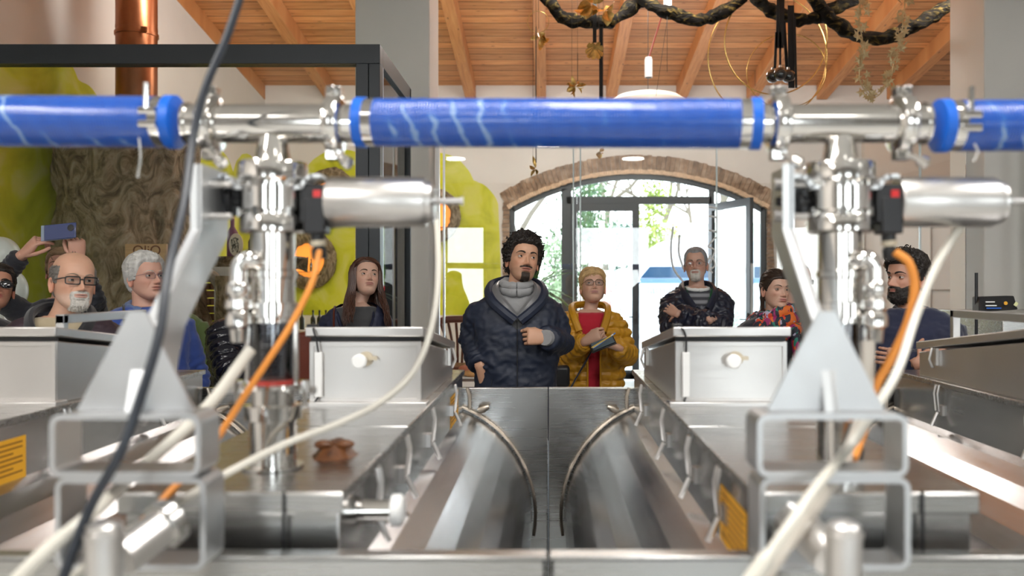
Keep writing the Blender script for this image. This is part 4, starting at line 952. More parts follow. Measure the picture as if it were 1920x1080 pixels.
for a in (45, 135, 225, 315): MB().tube([(-.9+.16*math.cos(R(a)), 8.45+.16*math.sin(R(a)), .75), (-.9+.24*math.cos(R(a)), 8.45+.24*math.sin(R(a)), 0)], [.02, .014], 8).build('leg', CHW, t)
t = thing('pink_bag', 'pink cloth bag with a white bundle on the table behind the yellow jacket', 'bag', (.15, 5.45, .95))
m = MB(); m.bb(.02, .26, 5.35, 5.5, .951, 1.10); o = m.build('bag_body', mat('pink_fabric', (.45, .05, .16), .7), t, bevel=.03); blob_ = MB().sphere((.12, 5.42, 1.13), .09, 16, 10, sc=(1.2, .7, .55)).build('white_bundle', CLOTH, t)
def dracaena(x, y, z0, zc, label, seed, n, ln):
    random.seed(seed); t = thing('dracaena', label, 'plant', (x, y, 0))
    MB().lathe((x, y, 0), (0, 0, 1), [(0, .16), (.38, .22), (.40, .22), (.40, .19), (.34, .18)], 28).build('pot', WHITE, t)
    MB().tube([(x, y, .3), (x+.02, y, zc)], [.03, .022], 10).build('stem', BARK, t)
    for k in range(n):
        a = random.uniform(0, 2*PI); el = random.uniform(-.1, 1.25); L_ = ln*random.uniform(.75, 1.1); m = MB()
        d = Vector((math.cos(a)*math.cos(el), math.sin(a)*math.cos(el)*.8, math.sin(el))); s = d.cross(Vector((0, 0, 1))).normalized(); pts = []
        for j in range(9):
            u = j/8; p = Vector((x+.02, y, zc+random.uniform(-.01, .01)))+d*L_*u-Vector((0, 0, 1))*L_*.45*u*u*math.cos(el); w = .024*math.sin(PI*min(1, u*.93+.07))**.7
            pts.append([p-s*w, p-Vector((0, 0, .006)), p+s*w])
        m.rings(pts, False, False); m.build('leaf', mat('dracaena_leaf', (.05, .16, .02), .35, 0, .3, 3), t)
dracaena(-.18, 9.2, 0, 1.52, 'tall green dracaena behind the tall man', 4, 34, .62)
# weighing terminal on its post
t = thing('weighing_terminal', 'black weighing terminal on a thin black post at the right edge', 'terminal', (2.42, 4.7, 0))
c = P(1868, 570, 4.7)
m = MB(); m.prism([(c.x-.11, c.y-.03, c.z-.045), (c.x-.085, c.y+.02, c.z+.04), (c.x+.11, c.y+.02, c.z+.045), (c.x+.105, c.y-.03, c.z-.03)], (0, 0, 0), (0, .08, 0)); hb = m.build('housing', BLACK, t, bevel=.006)
m = MB(); 
for k, (dx, dz, w, mt) in enumerate(((-.05, .012, .05, WHITE), (-.03, -.022, .08, MATS['blue_rubber']), (-.045, -.008, .06, SATIN))):
    MB().box((c.x+dx, c.y-.032, c.z+dz), (w, .003, .006)).build('key_row', mt, hb)
MB().lathe((c.x+.035, c.y-.034, c.z+.005), (0, 1, 0), [(0, .010), (.005, .010)], 12).build('orange_key', YELLOWST, hb)
MB().box((c.x+.09, c.y-.034, c.z+.0), (.018, .003, .022), rot=(0, R(35), 0)).build('warning_mark', mat('pale_mark', (.75, .75, .4), .5), hb)
MB().tube([(c.x-.09, 4.74, 0), (c.x-.09, 4.74, 1.64)], .009, 8).build('post', BLACK, t)
t = thing('steel_hopper', 'steel hopper edge behind the right tank carrying the terminal', 'hopper', (2.8, 4.9, 0)); MB().bb(2.45, 3.6, 4.6, 5.4, .5, 1.42).build('body', STEEL, t, bevel=.004); MB().bb(2.5, 3.55, 4.65, 5.35, 0, .5).build('base', STEEL, t)
# ------------------------------------------------------------------ hanging decorations under the roof
WRAP, nt, b = new_mat('black_gold_wrapped_branch'); b.inputs['Roughness'].default_value = .75; b.inputs['Specular IOR Level'].default_value = .12
n = nd(nt, 'ShaderNodeTexNoise'); n.inputs['Scale'].default_value = 9; n.inputs['Detail'].default_value = 7; n.inputs['Distortion'].default_value = 1.5; nt.links.new(coords(nt, (1, 1, 2)), n.inputs['Vector'])
nt.links.new(ramp(nt, n.outputs[0], [(.50, (.006, .005, .004)), (.60, (.03, .022, .008)), (.72, (.16, .11, .03))]), b.inputs['Base Color']); bump(nt, b, n.outputs[0], .8, .04)
def branch(label, pts, r, D=8.0, seed=1):
    pp = spline([P(px, py, D+.02*i) for i, (px, py) in enumerate(pts)], 10); random.seed(seed)
    rad = [r*(1+.28*noise.noise((k*.35, seed, 0))) for k in range(len(pp))]
    m = MB(); m.tube(pp, rad, 14); o = m.build('wrapped_branch', WRAP)
    for i, v in enumerate(o.data.vertices): v.co += Vector((noise.noise(v.co*9), noise.noise(v.co*9+Vector((5, 0, 0))), noise.noise(v.co*9+Vector((0, 5, 0)))))*.03
    return tag(o, label, 'decoration', 'black and gold wrapped branches under the roof')
branch('wrapped dark branch dipping at left above the blue hose', [(1005, -50), (1030, 0), (1055, 34), (1095, 40), (1135, 42), (1175, 22), (1205, -5), (1225, -30)], .062)
branch('wrapped dark branch dipping in the centre above the spot lamp', [(1190, -30), (1212, 2), (1250, 22), (1290, 34), (1330, 34), (1370, 14), (1405, -20)], .058, seed=2)
branch('wrapped dark branch dipping behind the black ribbons', [(1400, -30), (1432, 10), (1470, 30), (1510, 38), (1545, 26), (1590, 4), (1640, -30)], .06, seed=3)
branch('longest wrapped dark branch sweeping to the upper right', [(1500, -30), (1535, 8), (1565, 42), (1610, 68), (1660, 72), (1700, 55), (1745, 32), (1790, 0), (1830, -40)], .064, seed=4)
RIB = mat('black_ribbon', (.004, .004, .005), .7)
def ribbon(label, px, y0, y1, w, D=7.95, px2=None):
    a = P(px, y0, D); b_ = P(px2 or px, y1, D); w = w*D/1600/2
    m = MB(); m.prism([(a.x-w, D, a.z), (a.x+w, D, a.z), (b_.x+w, D, b_.z), (b_.x-w, D, b_.z)], (0, 0, 0), (0, .004, 0)); return tag(m.build('black_ribbon', RIB), label, 'ribbon', 'black ribbons')
ribbon('black ribbon left of the gold monstera leaf', 1115, -60, 80, 7); ribbon('black ribbon right of the gold monstera leaf', 1127, 50, 190, 7)
ribbon('widest black ribbon over the branch right of the hoops', 1465, -60, 90, 15, 7.8, 1462); ribbon('black ribbon ending at the leftmost black bauble', 1456, 60, 128, 5, 7.8, 1453); ribbon('black ribbon ending at the front black bauble', 1463, 60, 125, 4, 7.8)
ribbon('long black ribbon beside the black baubles', 1483, 10, 165, 12, 7.85, 1484); ribbon('thin long black ribbon at the right of the bauble group', 1490, 30, 165, 4, 7.8, 1493); ribbon('slanting black ribbon behind the baubles', 1470, 40, 135, 6, 7.9, 1476)
for i, (px, py, lab) in enumerate(((1449, 143, 'leftmost shiny black bauble under the ribbons'), (1463, 139, 'front shiny black bauble of the three'), (1478, 143, 'right shiny black bauble of the three'))):
    t = thing('black_bauble', lab, 'bauble', P(px, py, 7.75+.05*i), 'black baubles'); MB().sphere(P(px, py, 7.78+.06*(i != 1)), .062, 22, 14).build('ball', mat('gloss_black', (.004, .004, .006), .08, coat=1), t); MB().lathe(P(px, py-13, 7.78+.06*(i != 1)), (0, 0, 1), [(0, .016), (.018, .012)], 10).build('cap', SATIN, t)
HG = mat('brass_hoop', (.62, .42, .15), .25, 1)
def hoop(label, px, py, r, D, tilt, yaw, rad=.007):
    c = P(px, py, D); r = r*D/1600; M_ = Euler((tilt, 0, yaw)).to_matrix()
    return tag(MB().tube([c+M_@Vector((r*math.cos(a), 0, r*math.sin(a))) for a in (2*PI*k/64 for k in range(65))], rad, 8, caps=False).build('brass_hoop', HG), label, 'hoop', 'brass hoops')
hoop('largest brass hoop left of the black ribbons', 1455, 76, 99, 8.2, .15, .1); hoop('middle brass hoop around the black baubles', 1474, 133, 72, 8.1, -.1, -.2, .005); hoop('brass hoop hanging right of the black ribbons', 1440, 108, 117, 8.5, .1, .15); hoop('tiny brass hoop with gold leaves at left on the rafter', 1009, 41, 20, 7.9, 0, 0, .003)
def goldleaf(m, c, d, n_, L_, w):
    d = d.normalized(); s = d.cross(n_).normalized(); q = s.cross(d).normalized(); vs = []
    for j in range(7):
        u = j/6; ww = w*math.sin(PI*min(.98, u*.9+.08)); p = c+d*L_*u+q*L_*.12*math.sin(u*3)
        vs.append([p-s*ww+q*.3*ww, p, p+s*ww+q*.3*ww])
    m.rings(vs, False, False)
def goldbunch(label, px, py, D, n, L_, seed, w=.3, name='gold_leaf_bunch'):
    random.seed(seed); m = MB(); c = P(px, py, D)
    for k in range(n):
        d = Vector((random.gauss(0, 1), random.gauss(0, .6), random.gauss(-.1, .8))); goldleaf(m, c+d.normalized()*L_*.1, d, Vector((random.gauss(0, 1), 1, random.gauss(0, 1))), L_*random.uniform(.6, 1.1), L_*w)
    return tag(m.build(name, GOLD, smooth=60), label, 'decoration', 'gold paper leaf bunches')
goldbunch('gold leaf bunch under the tiny hoop at left', 1012, 72, 7.9, 12, .10, 1); goldbunch('gold leaf bunch hanging on a thread above the blue hose', 1079, 162, 7.9, 14, .10, 2, .2); goldbunch('gold leaf bunch tied to the ribbon at the top edge', 1110, 8, 7.8, 9, .15, 3, .35); goldbunch('broad gold leaf bunch beside the top branch', 1137, 18, 7.85, 6, .13, 4, .4); goldbunch('narrow gold leaf hanging low on a thread before the brick arch', 1005, 316, 7.0, 5, .09, 5, .16); goldbunch('pale folded leaf just below the blue hose', 1124, 284, 7.6, 4, .06, 6, .4)
# monstera leaf
def monstera(label, px, py, D, r):
    c = P(px, py, D); m = MB(); n = 90; r = r*D/1600; outer = []
    for k in range(n):
        a = 2*PI*k/n-PI/2; heart = 1.0-.25*math.sin(a)*0+.0; rr_ = r*(.95+.12*abs(math.cos(a)))*(1-.38*max(0, math.sin(a*1-0))**14)
        rr_ *= 1-.22*(max(0, math.sin(k*2*PI/10))**3)
        outer.append(Vector((c.x+rr_*math.cos(a)*.95, D+.03*math.cos(2*a), c.z+rr_*math.sin(a)*1.1)))
    vs = [c+Vector((0, -.02, r*.4))]+outer; m.add(vs, [(0, 1+k, 1+(k+1) % n) for k in range(n)])
    t = thing('monstera_leaf', label, 'decoration', c); m.build('leaf_blade', GOLD, t, smooth=60)
    m = MB(); 
    for a in (-140, -110, -90, -70, -40, -170, -10): m.tube([c+Vector((0, -.024, r*.4)), c+Vector((r*.85*math.cos(R(a)), -.01, r*.95*math.sin(R(a))))], .003, 5)
    m.build('leaf_veins', mat('dark_gold', (.25, .15, .04), .4, .8), t)
monstera('gold monstera leaf hanging between the two black ribbons', 1115, 95, 7.7, 17)
random.seed(9)
def ivy(label, pts, D, n, seed):
    random.seed(seed); pp = spline([P(px, py, D) for px, py in pts], 12); m = MB(); m.tube(pp, .005, 5)
    for k in range(n):
        c = pp[int(k*(len(pp)-1)/n)]+Vector((random.gauss(0, .03), random.gauss(0, .03), random.gauss(0, .02))); u = Vector((random.gauss(0, 1), random.gauss(0, .5), random.gauss(0, 1))).normalized(); v = u.cross(Vector((0, 1, .2))).normalized(); s = random.uniform(.03, .055)
        star = [c+(u*math.cos(a)+v*math.sin(a))*s*(1 if j % 2 == 0 else .45) for j, a in enumerate(2*PI*i/10 for i in range(10))]
        m.add([c+u.cross(v)*.01]+star, [(0, 1+j, 1+(j+1) % 10) for j in range(10)])
    return tag(m.build('ivy_garland', mat('pale_gold_leaf', (.55, .45, .26), .45, .5), smooth=0), label, 'garland')
ivy('pale gold ivy garland looping beside the longest dark branch', [(1615, -20), (1612, 40), (1618, 90), (1612, 150), (1640, 182), (1668, 150), (1678, 110), (1690, 70), (1695, 20), (1700, -20)], 7.7, 85, 3)
# threads
def thread(label, a, b_, D, r=.0016): return tag(MB().tube([P(*a, D), P(*b_, D)], r, 5).build('thread', mat('dark_thread', (.02, .02, .02), .6)), label, 'thread', 'hanging threads')
thread('thread holding the low narrow gold leaf', (1005, 50), (1005, 305), 7.0, .004); thread('thread above the hanging gold leaf bunch', (1083, 100), (1083, 152), 7.9, .003); thread('thread left of the spot lamp cable', (1252, 30), (1230, 180), 8.2, .002); thread('straight thread right of the spot lamp', (1251, 30), (1251, 135), 8.0, .002)
# spot lamps on a cord
t = thing('pendant_spot', 'white cylinder spot lamp hanging on a slanting red brown cord', 'lamp', P(1216, 128, 9)); c = P(1216, 145, 9)
MB().lathe(c, (0, 0, 1), [(0, .038), (.0, .042), (.19, .042), (.19, .036), (.21, .036)], 24).build('lamp_body', WHITE, t); MB().lathe(c+Vector((0, 0, -.002)), (0, 0, -1), [(0, .03), (.004, .03)], 20).build('lens', BLACK, t); MB().tube([c+Vector((0, 0, .2)), P(1244, 20, 9.3), P(1256, -60, 9.5)], .009, 8).build('cord', mat('red_brown_cord', (.14, .02, .015), .5), t)
t = thing('pendant_spot', 'white cylinder spot lamp at the top edge right of the branches join', 'lamp', P(1252, 5, 8.6)); c = P(1252, 14, 8.6); MB().lathe(c, (0, 0, 1), [(0, .042), (.22, .042)], 24).build('lamp_body', WHITE, t); MB().lathe(c+Vector((0, 0, -.002)), (0, 0, -1), [(0, .03), (.004, .03)], 20).build('lens', BLACK, t)
t = thing('pendant_lamp', 'wide white pendant shade, only its top showing above the blue hose', 'lamp', P(1215, 200, 10)); c = P(1215, 172, 10)
MB().lathe(c, (0, 0, -1), [(0, .02), (.02, .2), (.06, .36), (.13, .46), (.3, .48)], 40, caps=False).build('shade', mat('beige_shade', (.66, .60, .52), .7), t); MB().tube([c, (c.x, 10, ceil_z(10))], .004, 6).build('cord', BLACK, t)
# white lettering swirls stuck on the glass partition
def hang(o, p):
    """fine wire from p straight up to the roof"""
    return MB().tube([p, Vector((p[0], p[1], ceil_z(p[1])))], .0012, 5).build('hanging_wire', MATS['dark_thread'], o)
for o in [q for q in COL.objects if q.name.split('.')[0] in ('gold_leaf_bunch', 'monstera_leaf', 'thread', 'black_ribbon', 'brass_hoop', 'wrapped_branch', 'ivy_garland') and q.parent is None]:
    if o.type == 'MESH': vs = [v.co for v in o.data.vertices]
    else: vs = [v.co for c_ in o.children for v in c_.data.vertices]
    top_ = max(vs, key=lambda v: v.z); hang(o, top_-Vector((0, 0, .004)))
def swirl(label, pts, D, r=.009):
    pp = spline([P(px, py, D) for px, py in pts], 10); return tag(MB().tube(pp, r, 8, flat=1).build('glass_lettering', mat('white_vinyl', (.85, .85, .85), .5)), label, 'lettering', 'white vinyl swirls on the glass')
swirl('long white vinyl curve on the glass left of the man with crossed arms', [(1262, 425), (1258, 465), (1262, 500), (1278, 525), (1300, 545)], 7.25); swirl('short inner white vinyl curve near his left shoulder', [(1274, 440), (1273, 475), (1282, 505)], 7.25)
swirl('white vinyl loop on the glass joint beside his ear', [(1332, 478), (1326, 492), (1332, 503), (1340, 498), (1338, 486), (1330, 484)], 7.25, .007); swirl('white vinyl hook below the loop beside his ear', [(1342, 445), (1328, 462), (1340, 470), (1330, 500), (1336, 512)], 7.25, .007)
for i, y in enumerate((388, 405, 432)): swirl(['upper', 'middle', 'lower'][i]+' of the three short white vinyl strokes on the glass joint', [(1329, y), (1337, y+1), (1344, y+3)], 7.25, .008)
# ------------------------------------------------------------------ people
def sstep(a, b, x):
    t = np.clip((x-a)/(b-a), 0, 1); return t*t*(3-2*t)
HT = np.array([  # z, front, back, half width (cm)
 (-11.6, 5.6, 5.0, .4), (-11.35, 7.0, 3.4, 2.0), (-10.8, 8.2, 1.6, 3.3), (-9.8, 8.8, -.8, 4.5), (-8.5, 8.8, -2.8, 5.4), (-7, 8.9, -4.8, 6.0),
 (-5.5, 9.1, -6.6, 6.4), (-4, 9.0, -8.0, 6.7), (-2, 8.95, -9.0, 7.05), (0, 9.0, -9.6, 7.3), (1.5, 9.4, -9.9, 7.45), (3, 9.3, -10, 7.55), (5, 9.0, -9.9, 7.5),
 (7, 8.2, -9.4, 7.0), (8.8, 6.8, -8.3, 6.1), (10.2, 4.9, -6.6, 4.9), (11.2, 2.8, -4.4, 3.2), (11.65, 1.0, -2.6, 1.6), (11.8, -.6, -1.2, .3)])
def smooth_tab(z, col):
    v = np.interp(z, HT[:, 0], HT[:, col]); return v
def head_grid(NA=112, NZ=110, jaw=1.0, cheek=0.0, nose=1.0, chin=0.0, mouth_open=0.0, old=0.0, fem=0.0):
    """returns V[NZ,NA,3] in cm: x, f(forward), z"""
    t = np.linspace(-PI, PI, NA, endpoint=False); a = t-0.42*np.sin(t)
    u = np.linspace(0, 1, NZ); zz = np.interp(u, [0, .05, .72, .92, 1], [-11.6, -11.2, 3.2, 10.4, 11.8])
    zs = zz
    F = smooth_tab(zs, 1); B = smooth_tab(zs, 2); Wd = smooth_tab(zs, 3)
    k = np.array([1, 2, 3, 2, 1.])/9
    for arr in (F, B, Wd):
        s = np.convolve(np.pad(arr, 2, 'edge'), k, 'valid'); arr[3:-3] = s[3:-3]
    lowm = 1-sstep(-9, -3, zs); Wd = Wd*(1+(jaw-1)*lowm)*(.965-.03*lowm-.02*fem*lowm)
    C = (F+B)/2; C = np.where(zs > -2, C*0.4, C)
    ca, sa = np.cos(a), np.sin(a); e = .88
    cx = np.sign(sa)*np.abs(sa)**e; cf = np.sign(ca)*np.abs(ca)**.95
    X = Wd[:, None]*cx[None]; Fy = C[:, None]+np.where(ca[None] > 0, (F-C)[:, None]*cf[None], (C-B)[:, None]*cf[None]); Z = np.repeat(zz[:, None], NA, 1)
    V = np.stack([X, Fy, Z], -1)
    front = Fy > 2.5
    def G(cx, cz, rx, rz, cf_=None): return np.exp(-(((np.abs(V[..., 0])-cx)/rx)**2)-((V[..., 2]-cz)/rz)**2)*front
    def Gm(cz, rx, rz): return np.exp(-((V[..., 0]/rx)**2)-((V[..., 2]-cz)/rz)**2)*front
    x0, z0 = V[..., 0].copy(), V[..., 2].copy(); ax = np.abs(x0)
    d = np.zeros_like(x0)
    d -= .95*G(3.1, -.1, 1.9, 1.25)                       # sockets
    d += (.55-.25*fem)*G(2.9, 1.9, 2.0, .75)                  # brow ridge
    d -= .35*Gm(.6, 1.2, .9)
    d += .55*G(4.7, -2.6, 1.8, 1.5)                           # cheek bones
    d -= (.45+.3*old)*G(4.9, -6.0, 1.6, 2.0)
    d += cheek*G(4.6, -5.0, 2.2, 2.4)
    d += .75*Gm(-6.0, 2.9, 1.7)                               # muzzle
    d -= (.25+.35*old)*np.exp(-((ax-2.9-(-4-z0)*.28)/.45)**2-((z0+5.2)/1.6)**2)*front   # nasolabial
    d += (.75+chin)*Gm(-9.5, 1.9, 1.3); d -= .55*Gm(-7.75, 1.9, .45)
    # lips
    up = -5.55+.12*np.exp(-(x0/.9)**2)*0; m = mouth_open
    d += .55*np.exp(-((z0+5.55)/.38)**2)*np.exp(-(x0/1.9)**4)*front
    d += .62*np.exp(-((z0+6.55+m*.5)/.42)**2)*np.exp(-(x0/1.7)**4)*front
    d -= (.55+m*1.2)*np.exp(-((z0+6.03+m*.25)/(.20+m*.35))**2)*np.exp(-(x0/(2.3-m*.4))**4)*front
    d -= .15*np.exp(-((z0+4.75)/.5)**2)*np.exp(-(x0/.35)**2)*front
    # nose
    hz = np.interp(z0, [-4.75, -4.35, -3.9, -3.2, -1.5, .4, 1.4], [0, 1.0, 2.35, 2.75, 1.75, .75, 0])*nose
    wz = np.interp(z0, [-4.5, -3.4, -2.2, 0, 1.2], [1.15, 1.05, .85, .62, .8])
    d += hz*np.exp(-(np.abs(x0)/wz)**2.2)*front
    d += .95*G(1.35, -3.75, .62, .55)*(1 if nose else 0)      # wings
    d -= .5*G(.62, -4.42, .35, .28)
    V[..., 1] += d
    # temples
    V[..., 0] -= np.sign(x0)*.35*np.exp(-((Fy-4)/2.5)**2-((z0-3)/2.5)**2)
    return V
def tint(V, base, lips=(.50, .17, .15), lip=0.8, beard=None, bcol=(.03, .02, .015), rosy=.5):
    x, f, z = V[..., 0], V[..., 1], V[..., 2]; ax = np.abs(x); C = np.ones(V.shape)*np.array(base)
    def mixc(mask, col):
        nonlocal C; m = np.clip(mask, 0, 1)[..., None]; C = C*(1-m)+np.array(col)*m
    red = np.array(base)*np.array([1.02, .72, .66])
    mixc(rosy*.7*np.exp(-((ax-4.2)/2)**2-((z+3)/1.8)**2)*(f > 3), red); mixc(rosy*.8*np.exp(-(x/1.5)**2-((z+3.6)/1.0)**2)*(f > 8), red)
    mixc(.35*np.exp(-((ax-3.15)/1.8)**2-((z+.9)/.9)**2)*(f > 4), np.array(base)*np.array([.8, .65, .62]))
    lm = (np.exp(-(x/(2.15))**6))*sstep(-7.15, -6.95, z)*(1-sstep(-5.35, -5.15, z+.12*np.abs(x)*0))*(f > 6); mixc(lip*lm, lips)
    mixc(.8*np.exp(-((z+6.03)/.13)**2)*np.exp(-(x/2.2)**6)*(f > 6), np.array(lips)*.35)
    mixc(.75*np.exp(-((ax-.6)/.3)**2-((z+4.4)/.22)**2)*(f > 7), np.array(base)*.2)
    if beard is not None:
        mixc(.22*(1-sstep(-6.2, -4.6, z))*(f > -1), bcol); mixc(beard(x, f, z), bcol)
    return C
def beard_zone(x, f, z, moust=True, chin_only=False, sides=True, cw=2.6):
    ax = np.abs(x); lips = np.exp(-((ax)/2.1)**6)*np.exp(-((z+6.15)/.85)**6)
    jaw = (1-sstep(-5.8, -4.6, z+np.clip(ax-4, 0, 4)*-.75))*(f > -1.5)
    if chin_only: jaw = (1-sstep(*((-6.9, -6.2) if cw > 2 else (-7.9, -7.2)), z))*(1-sstep(cw, cw+1, ax))*(f > 4)
    out = jaw
    if moust: out = np.maximum(out, np.exp(-((ax)/(3.0))**6)*np.exp(-((z+4.95)/.55)**4)*(f > 6))
    if moust and chin_only: out = np.maximum(out, (cw > 2)*np.exp(-((ax-2.9)/.55)**2)*np.exp(-((z+6.4)/1.5)**4)*(f > 6))
    if sides and not chin_only: out = np.maximum(out, (1-sstep(-1, 1, z))*np.exp(-((f-1.2)/1.8)**4)*(ax > 4.5))
    return np.clip(out-lips*(f > 6), 0, 1)
def n3(V, s, seed=0):
    sh = V.shape[:-1]; P_ = V.reshape(-1, 3)*s+seed
    return np.array([noise.noise(Vector(p)) for p in P_]).reshape(sh)
def grid_faces(NZ, NA, off=0):
    fs = []
    for i in range(NZ-1):
        for j in range(NA): k = (j+1) % NA; fs.append((off+i*NA+j, off+i*NA+k, off+(i+1)*NA+k, off+(i+1)*NA+j))
    fs.append(tuple(off+j for j in range(NA-1, -1, -1))); fs.append(tuple(off+(NZ-1)*NA+j for j in range(NA))); return fs
def np_normals(V):
    du = np.roll(V, -1, 1)-np.roll(V, 1, 1); dv = np.gradient(V, axis=0); n = np.cross(du, dv); l = np.linalg.norm(n, axis=-1, keepdims=True); return n/np.maximum(l, 1e-9)

SKINM, nt, b = new_mat('skin'); at = nd(nt, 'ShaderNodeAttribute', attribute_name='Col'); nt.links.new(at.outputs['Color'], b.inputs['Base Color'])
b.inputs['Roughness'].default_value = .48; b.inputs['Subsurface Weight'].default_value = .12; b.inputs['Subsurface Scale'].default_value = .008; b.inputs['Subsurface Radius'].default_value = (1, .35, .2)
nn_ = nd(nt, 'ShaderNodeTexNoise'); nn_.inputs['Scale'].default_value = 140; nt.links.new(coords(nt), nn_.inputs['Vector']); bump(nt, b, nn_.outputs[0], .12, .002)
SCLERA = mat('eye_white', (.52, .48, .45), .2); PUPIL = mat('pupil', (.004, .004, .004), .05); 
def iris_mat(c): return mat('iris_%d' % int(sum(c)*1000), tuple(v*.6 for v in c), .25)
def hair_mat(name, col, rough=.52, var=.3, sheen=0): return mat(name, col, rough, 0, var, 40, .5, (1, 1, .15), bscale=140, bdist=.002)

class Fig:
    """collects a person's skin: one continuous body mesh with vertex colours"""
    def __init__(s): s.mb = MB(); s.col = []
    def add(s, vs, fs, mi, cols):
        s.mb.add(vs, fs, mi)
        if isinstance(cols, tuple): s.col += [cols]*len(vs)
        else: s.col += [tuple(c) for c in cols]
    def fill(s, c): s.col += [c]*(len(s.mb.v)-len(s.col))

def hand(fig, wrist, d, pn, side, curls, skin, thumb=(.35, .6, -.35), tcurl=25, sc=1.0, spread=.02):
    """side=+1: thumb on +Y of the hand frame. curls: 4 tuples of joint angles (deg)"""
    X = Vector(d).normalized(); Zh = -(Vector(pn)-X*Vector(pn).dot(X)).normalized(); Yh = Zh.cross(X)*side
    w = Vector(wrist); T = lambda p: w+(X*p[0]+Yh*p[1]+Zh*p[2])*sc
    rr = []; n = 14
    for x, hy, hz, cy, cz in ((-.03, .026, .020, 0, 0), (0, .028, .019, 0, 0), (.02, .034, .020, .002, -.002), (.045, .039, .019, .002, -.002), (.07, .041, .016, .001, -.001), (.088, .041, .013, 0, 0), (.097, .037, .009, 0, 0)):
        rr.append([T((x, cy+hy*math.copysign(abs(math.cos(a))**.8, math.cos(a)), cz+hz*math.copysign(abs(math.sin(a))**.8, math.sin(a)))) for a in (2*PI*k/n for k in range(n))])
    fig.mb.rings(rr); 
    def finger(base, dirv, lens, angs, rad, bend=Vector((0, 0, -1))):
        p = Vector(base); dv = Vector(dirv).normalized(); pts = [p-dv*.018, p.copy()]; rs = [rad, rad*1.05]
        for L_, an in zip(lens, angs):
            axis = dv.cross(bend).normalized(); dv = Matrix.Rotation(R(an), 3, axis)@dv; bend = Matrix.Rotation(R(an), 3, axis)@bend
            q = p+dv*L_; pts += [p+dv*L_*.25, p+dv*L_*.5, p+dv*L_*.75, q]; rs += [rad*1.0, rad*.93, rad*.93, rad*1.0]; rad *= .93; p = q
        pts += [p+dv*rad*.6, p+dv*rad*.95]; rs[-1] = rad*.95; rs += [rad*.75, rad*.3]
        fig.mb.tube([T(q) for q in pts], [r*sc for r in rs], 10)
        return p
    tips = []
    for i, (y, L_, r) in enumerate(((.031, .072, .0088), (.0105, .08, .009), (-.0105, .074, .0086), (-.0305, .058, .0076))):
        c = curls[i]; tips.append(finger((.088, y, 0), (1, (1.5-i)*spread*2, 0), (L_*.46, L_*.30, L_*.26), c, r))
    finger((.018, .026, -.008), thumb, (.042, .034, .027), (0, tcurl, tcurl*.8), .0105, Vector((.2, -1, -.3)))
    fig.mb.sphere(T((.03, .022, -.010)), .019*sc, 12, 8, sc=(1.2, 1, 1))
    fig.fill(skin); return [T(t) for t in tips]
RELAX = [(20, 30, 20), (25, 35, 22), (30, 38, 25), (32, 40, 28)]
FIST = [(75, 95, 55), (80, 98, 58), (82, 98, 60), (84, 98, 60)]

def remesh_join(parts, voxel, name):
    """parts: MB with several closed shells -> one continuous skin (numpy verts, faces)"""
    me = bpy.data.meshes.new('tmp'); me.from_pydata(parts.v, [], parts.f); o = bpy.data.objects.new('tmp', me); COL.objects.link(o)
    bm = bmesh.new(); bm.from_mesh(me); bmesh.ops.recalc_face_normals(bm, faces=bm.faces); bm.to_mesh(me); bm.free()
    md = o.modifiers.new('r', 'REMESH'); md.mode = 'VOXEL'; md.voxel_size = voxel
    sm = o.modifiers.new('s', 'SMOOTH'); sm.factor = .5; sm.iterations = 4
    dg = bpy.context.evaluated_depsgraph_get(); me2 = bpy.data.meshes.new_from_object(o.evaluated_get(dg))
    bpy.data.objects.remove(o); bpy.data.meshes.remove(me); me2.name = name; return me2
def me_arrays(me):
    n = len(me.vertices); co = np.empty(n*3); me.vertices.foreach_get('co', co); no = np.empty(n*3); me.vertex_normals.foreach_get('vector', no)
    return co.reshape(-1, 3), no.reshape(-1, 3)
def arm_param(co, path, rad):
    """distance along a polyline and distance from it, per vertex"""
    best = np.full(len(co), 1e9); tt = np.zeros(len(co)); acc = 0
    for a, b_ in zip(path[:-1], path[1:]):
        a, b_ = np.array(a), np.array(b_); ab = b_-a; L_ = np.linalg.norm(ab); t = np.clip(((co-a)@ab)/(L_*L_), 0, 1)
        dd = np.linalg.norm(co-(a+t[:, None]*ab), axis=1); m = dd < best; best[m] = dd[m]; tt[m] = acc+t[m]*L_; acc += L_
    return tt, best

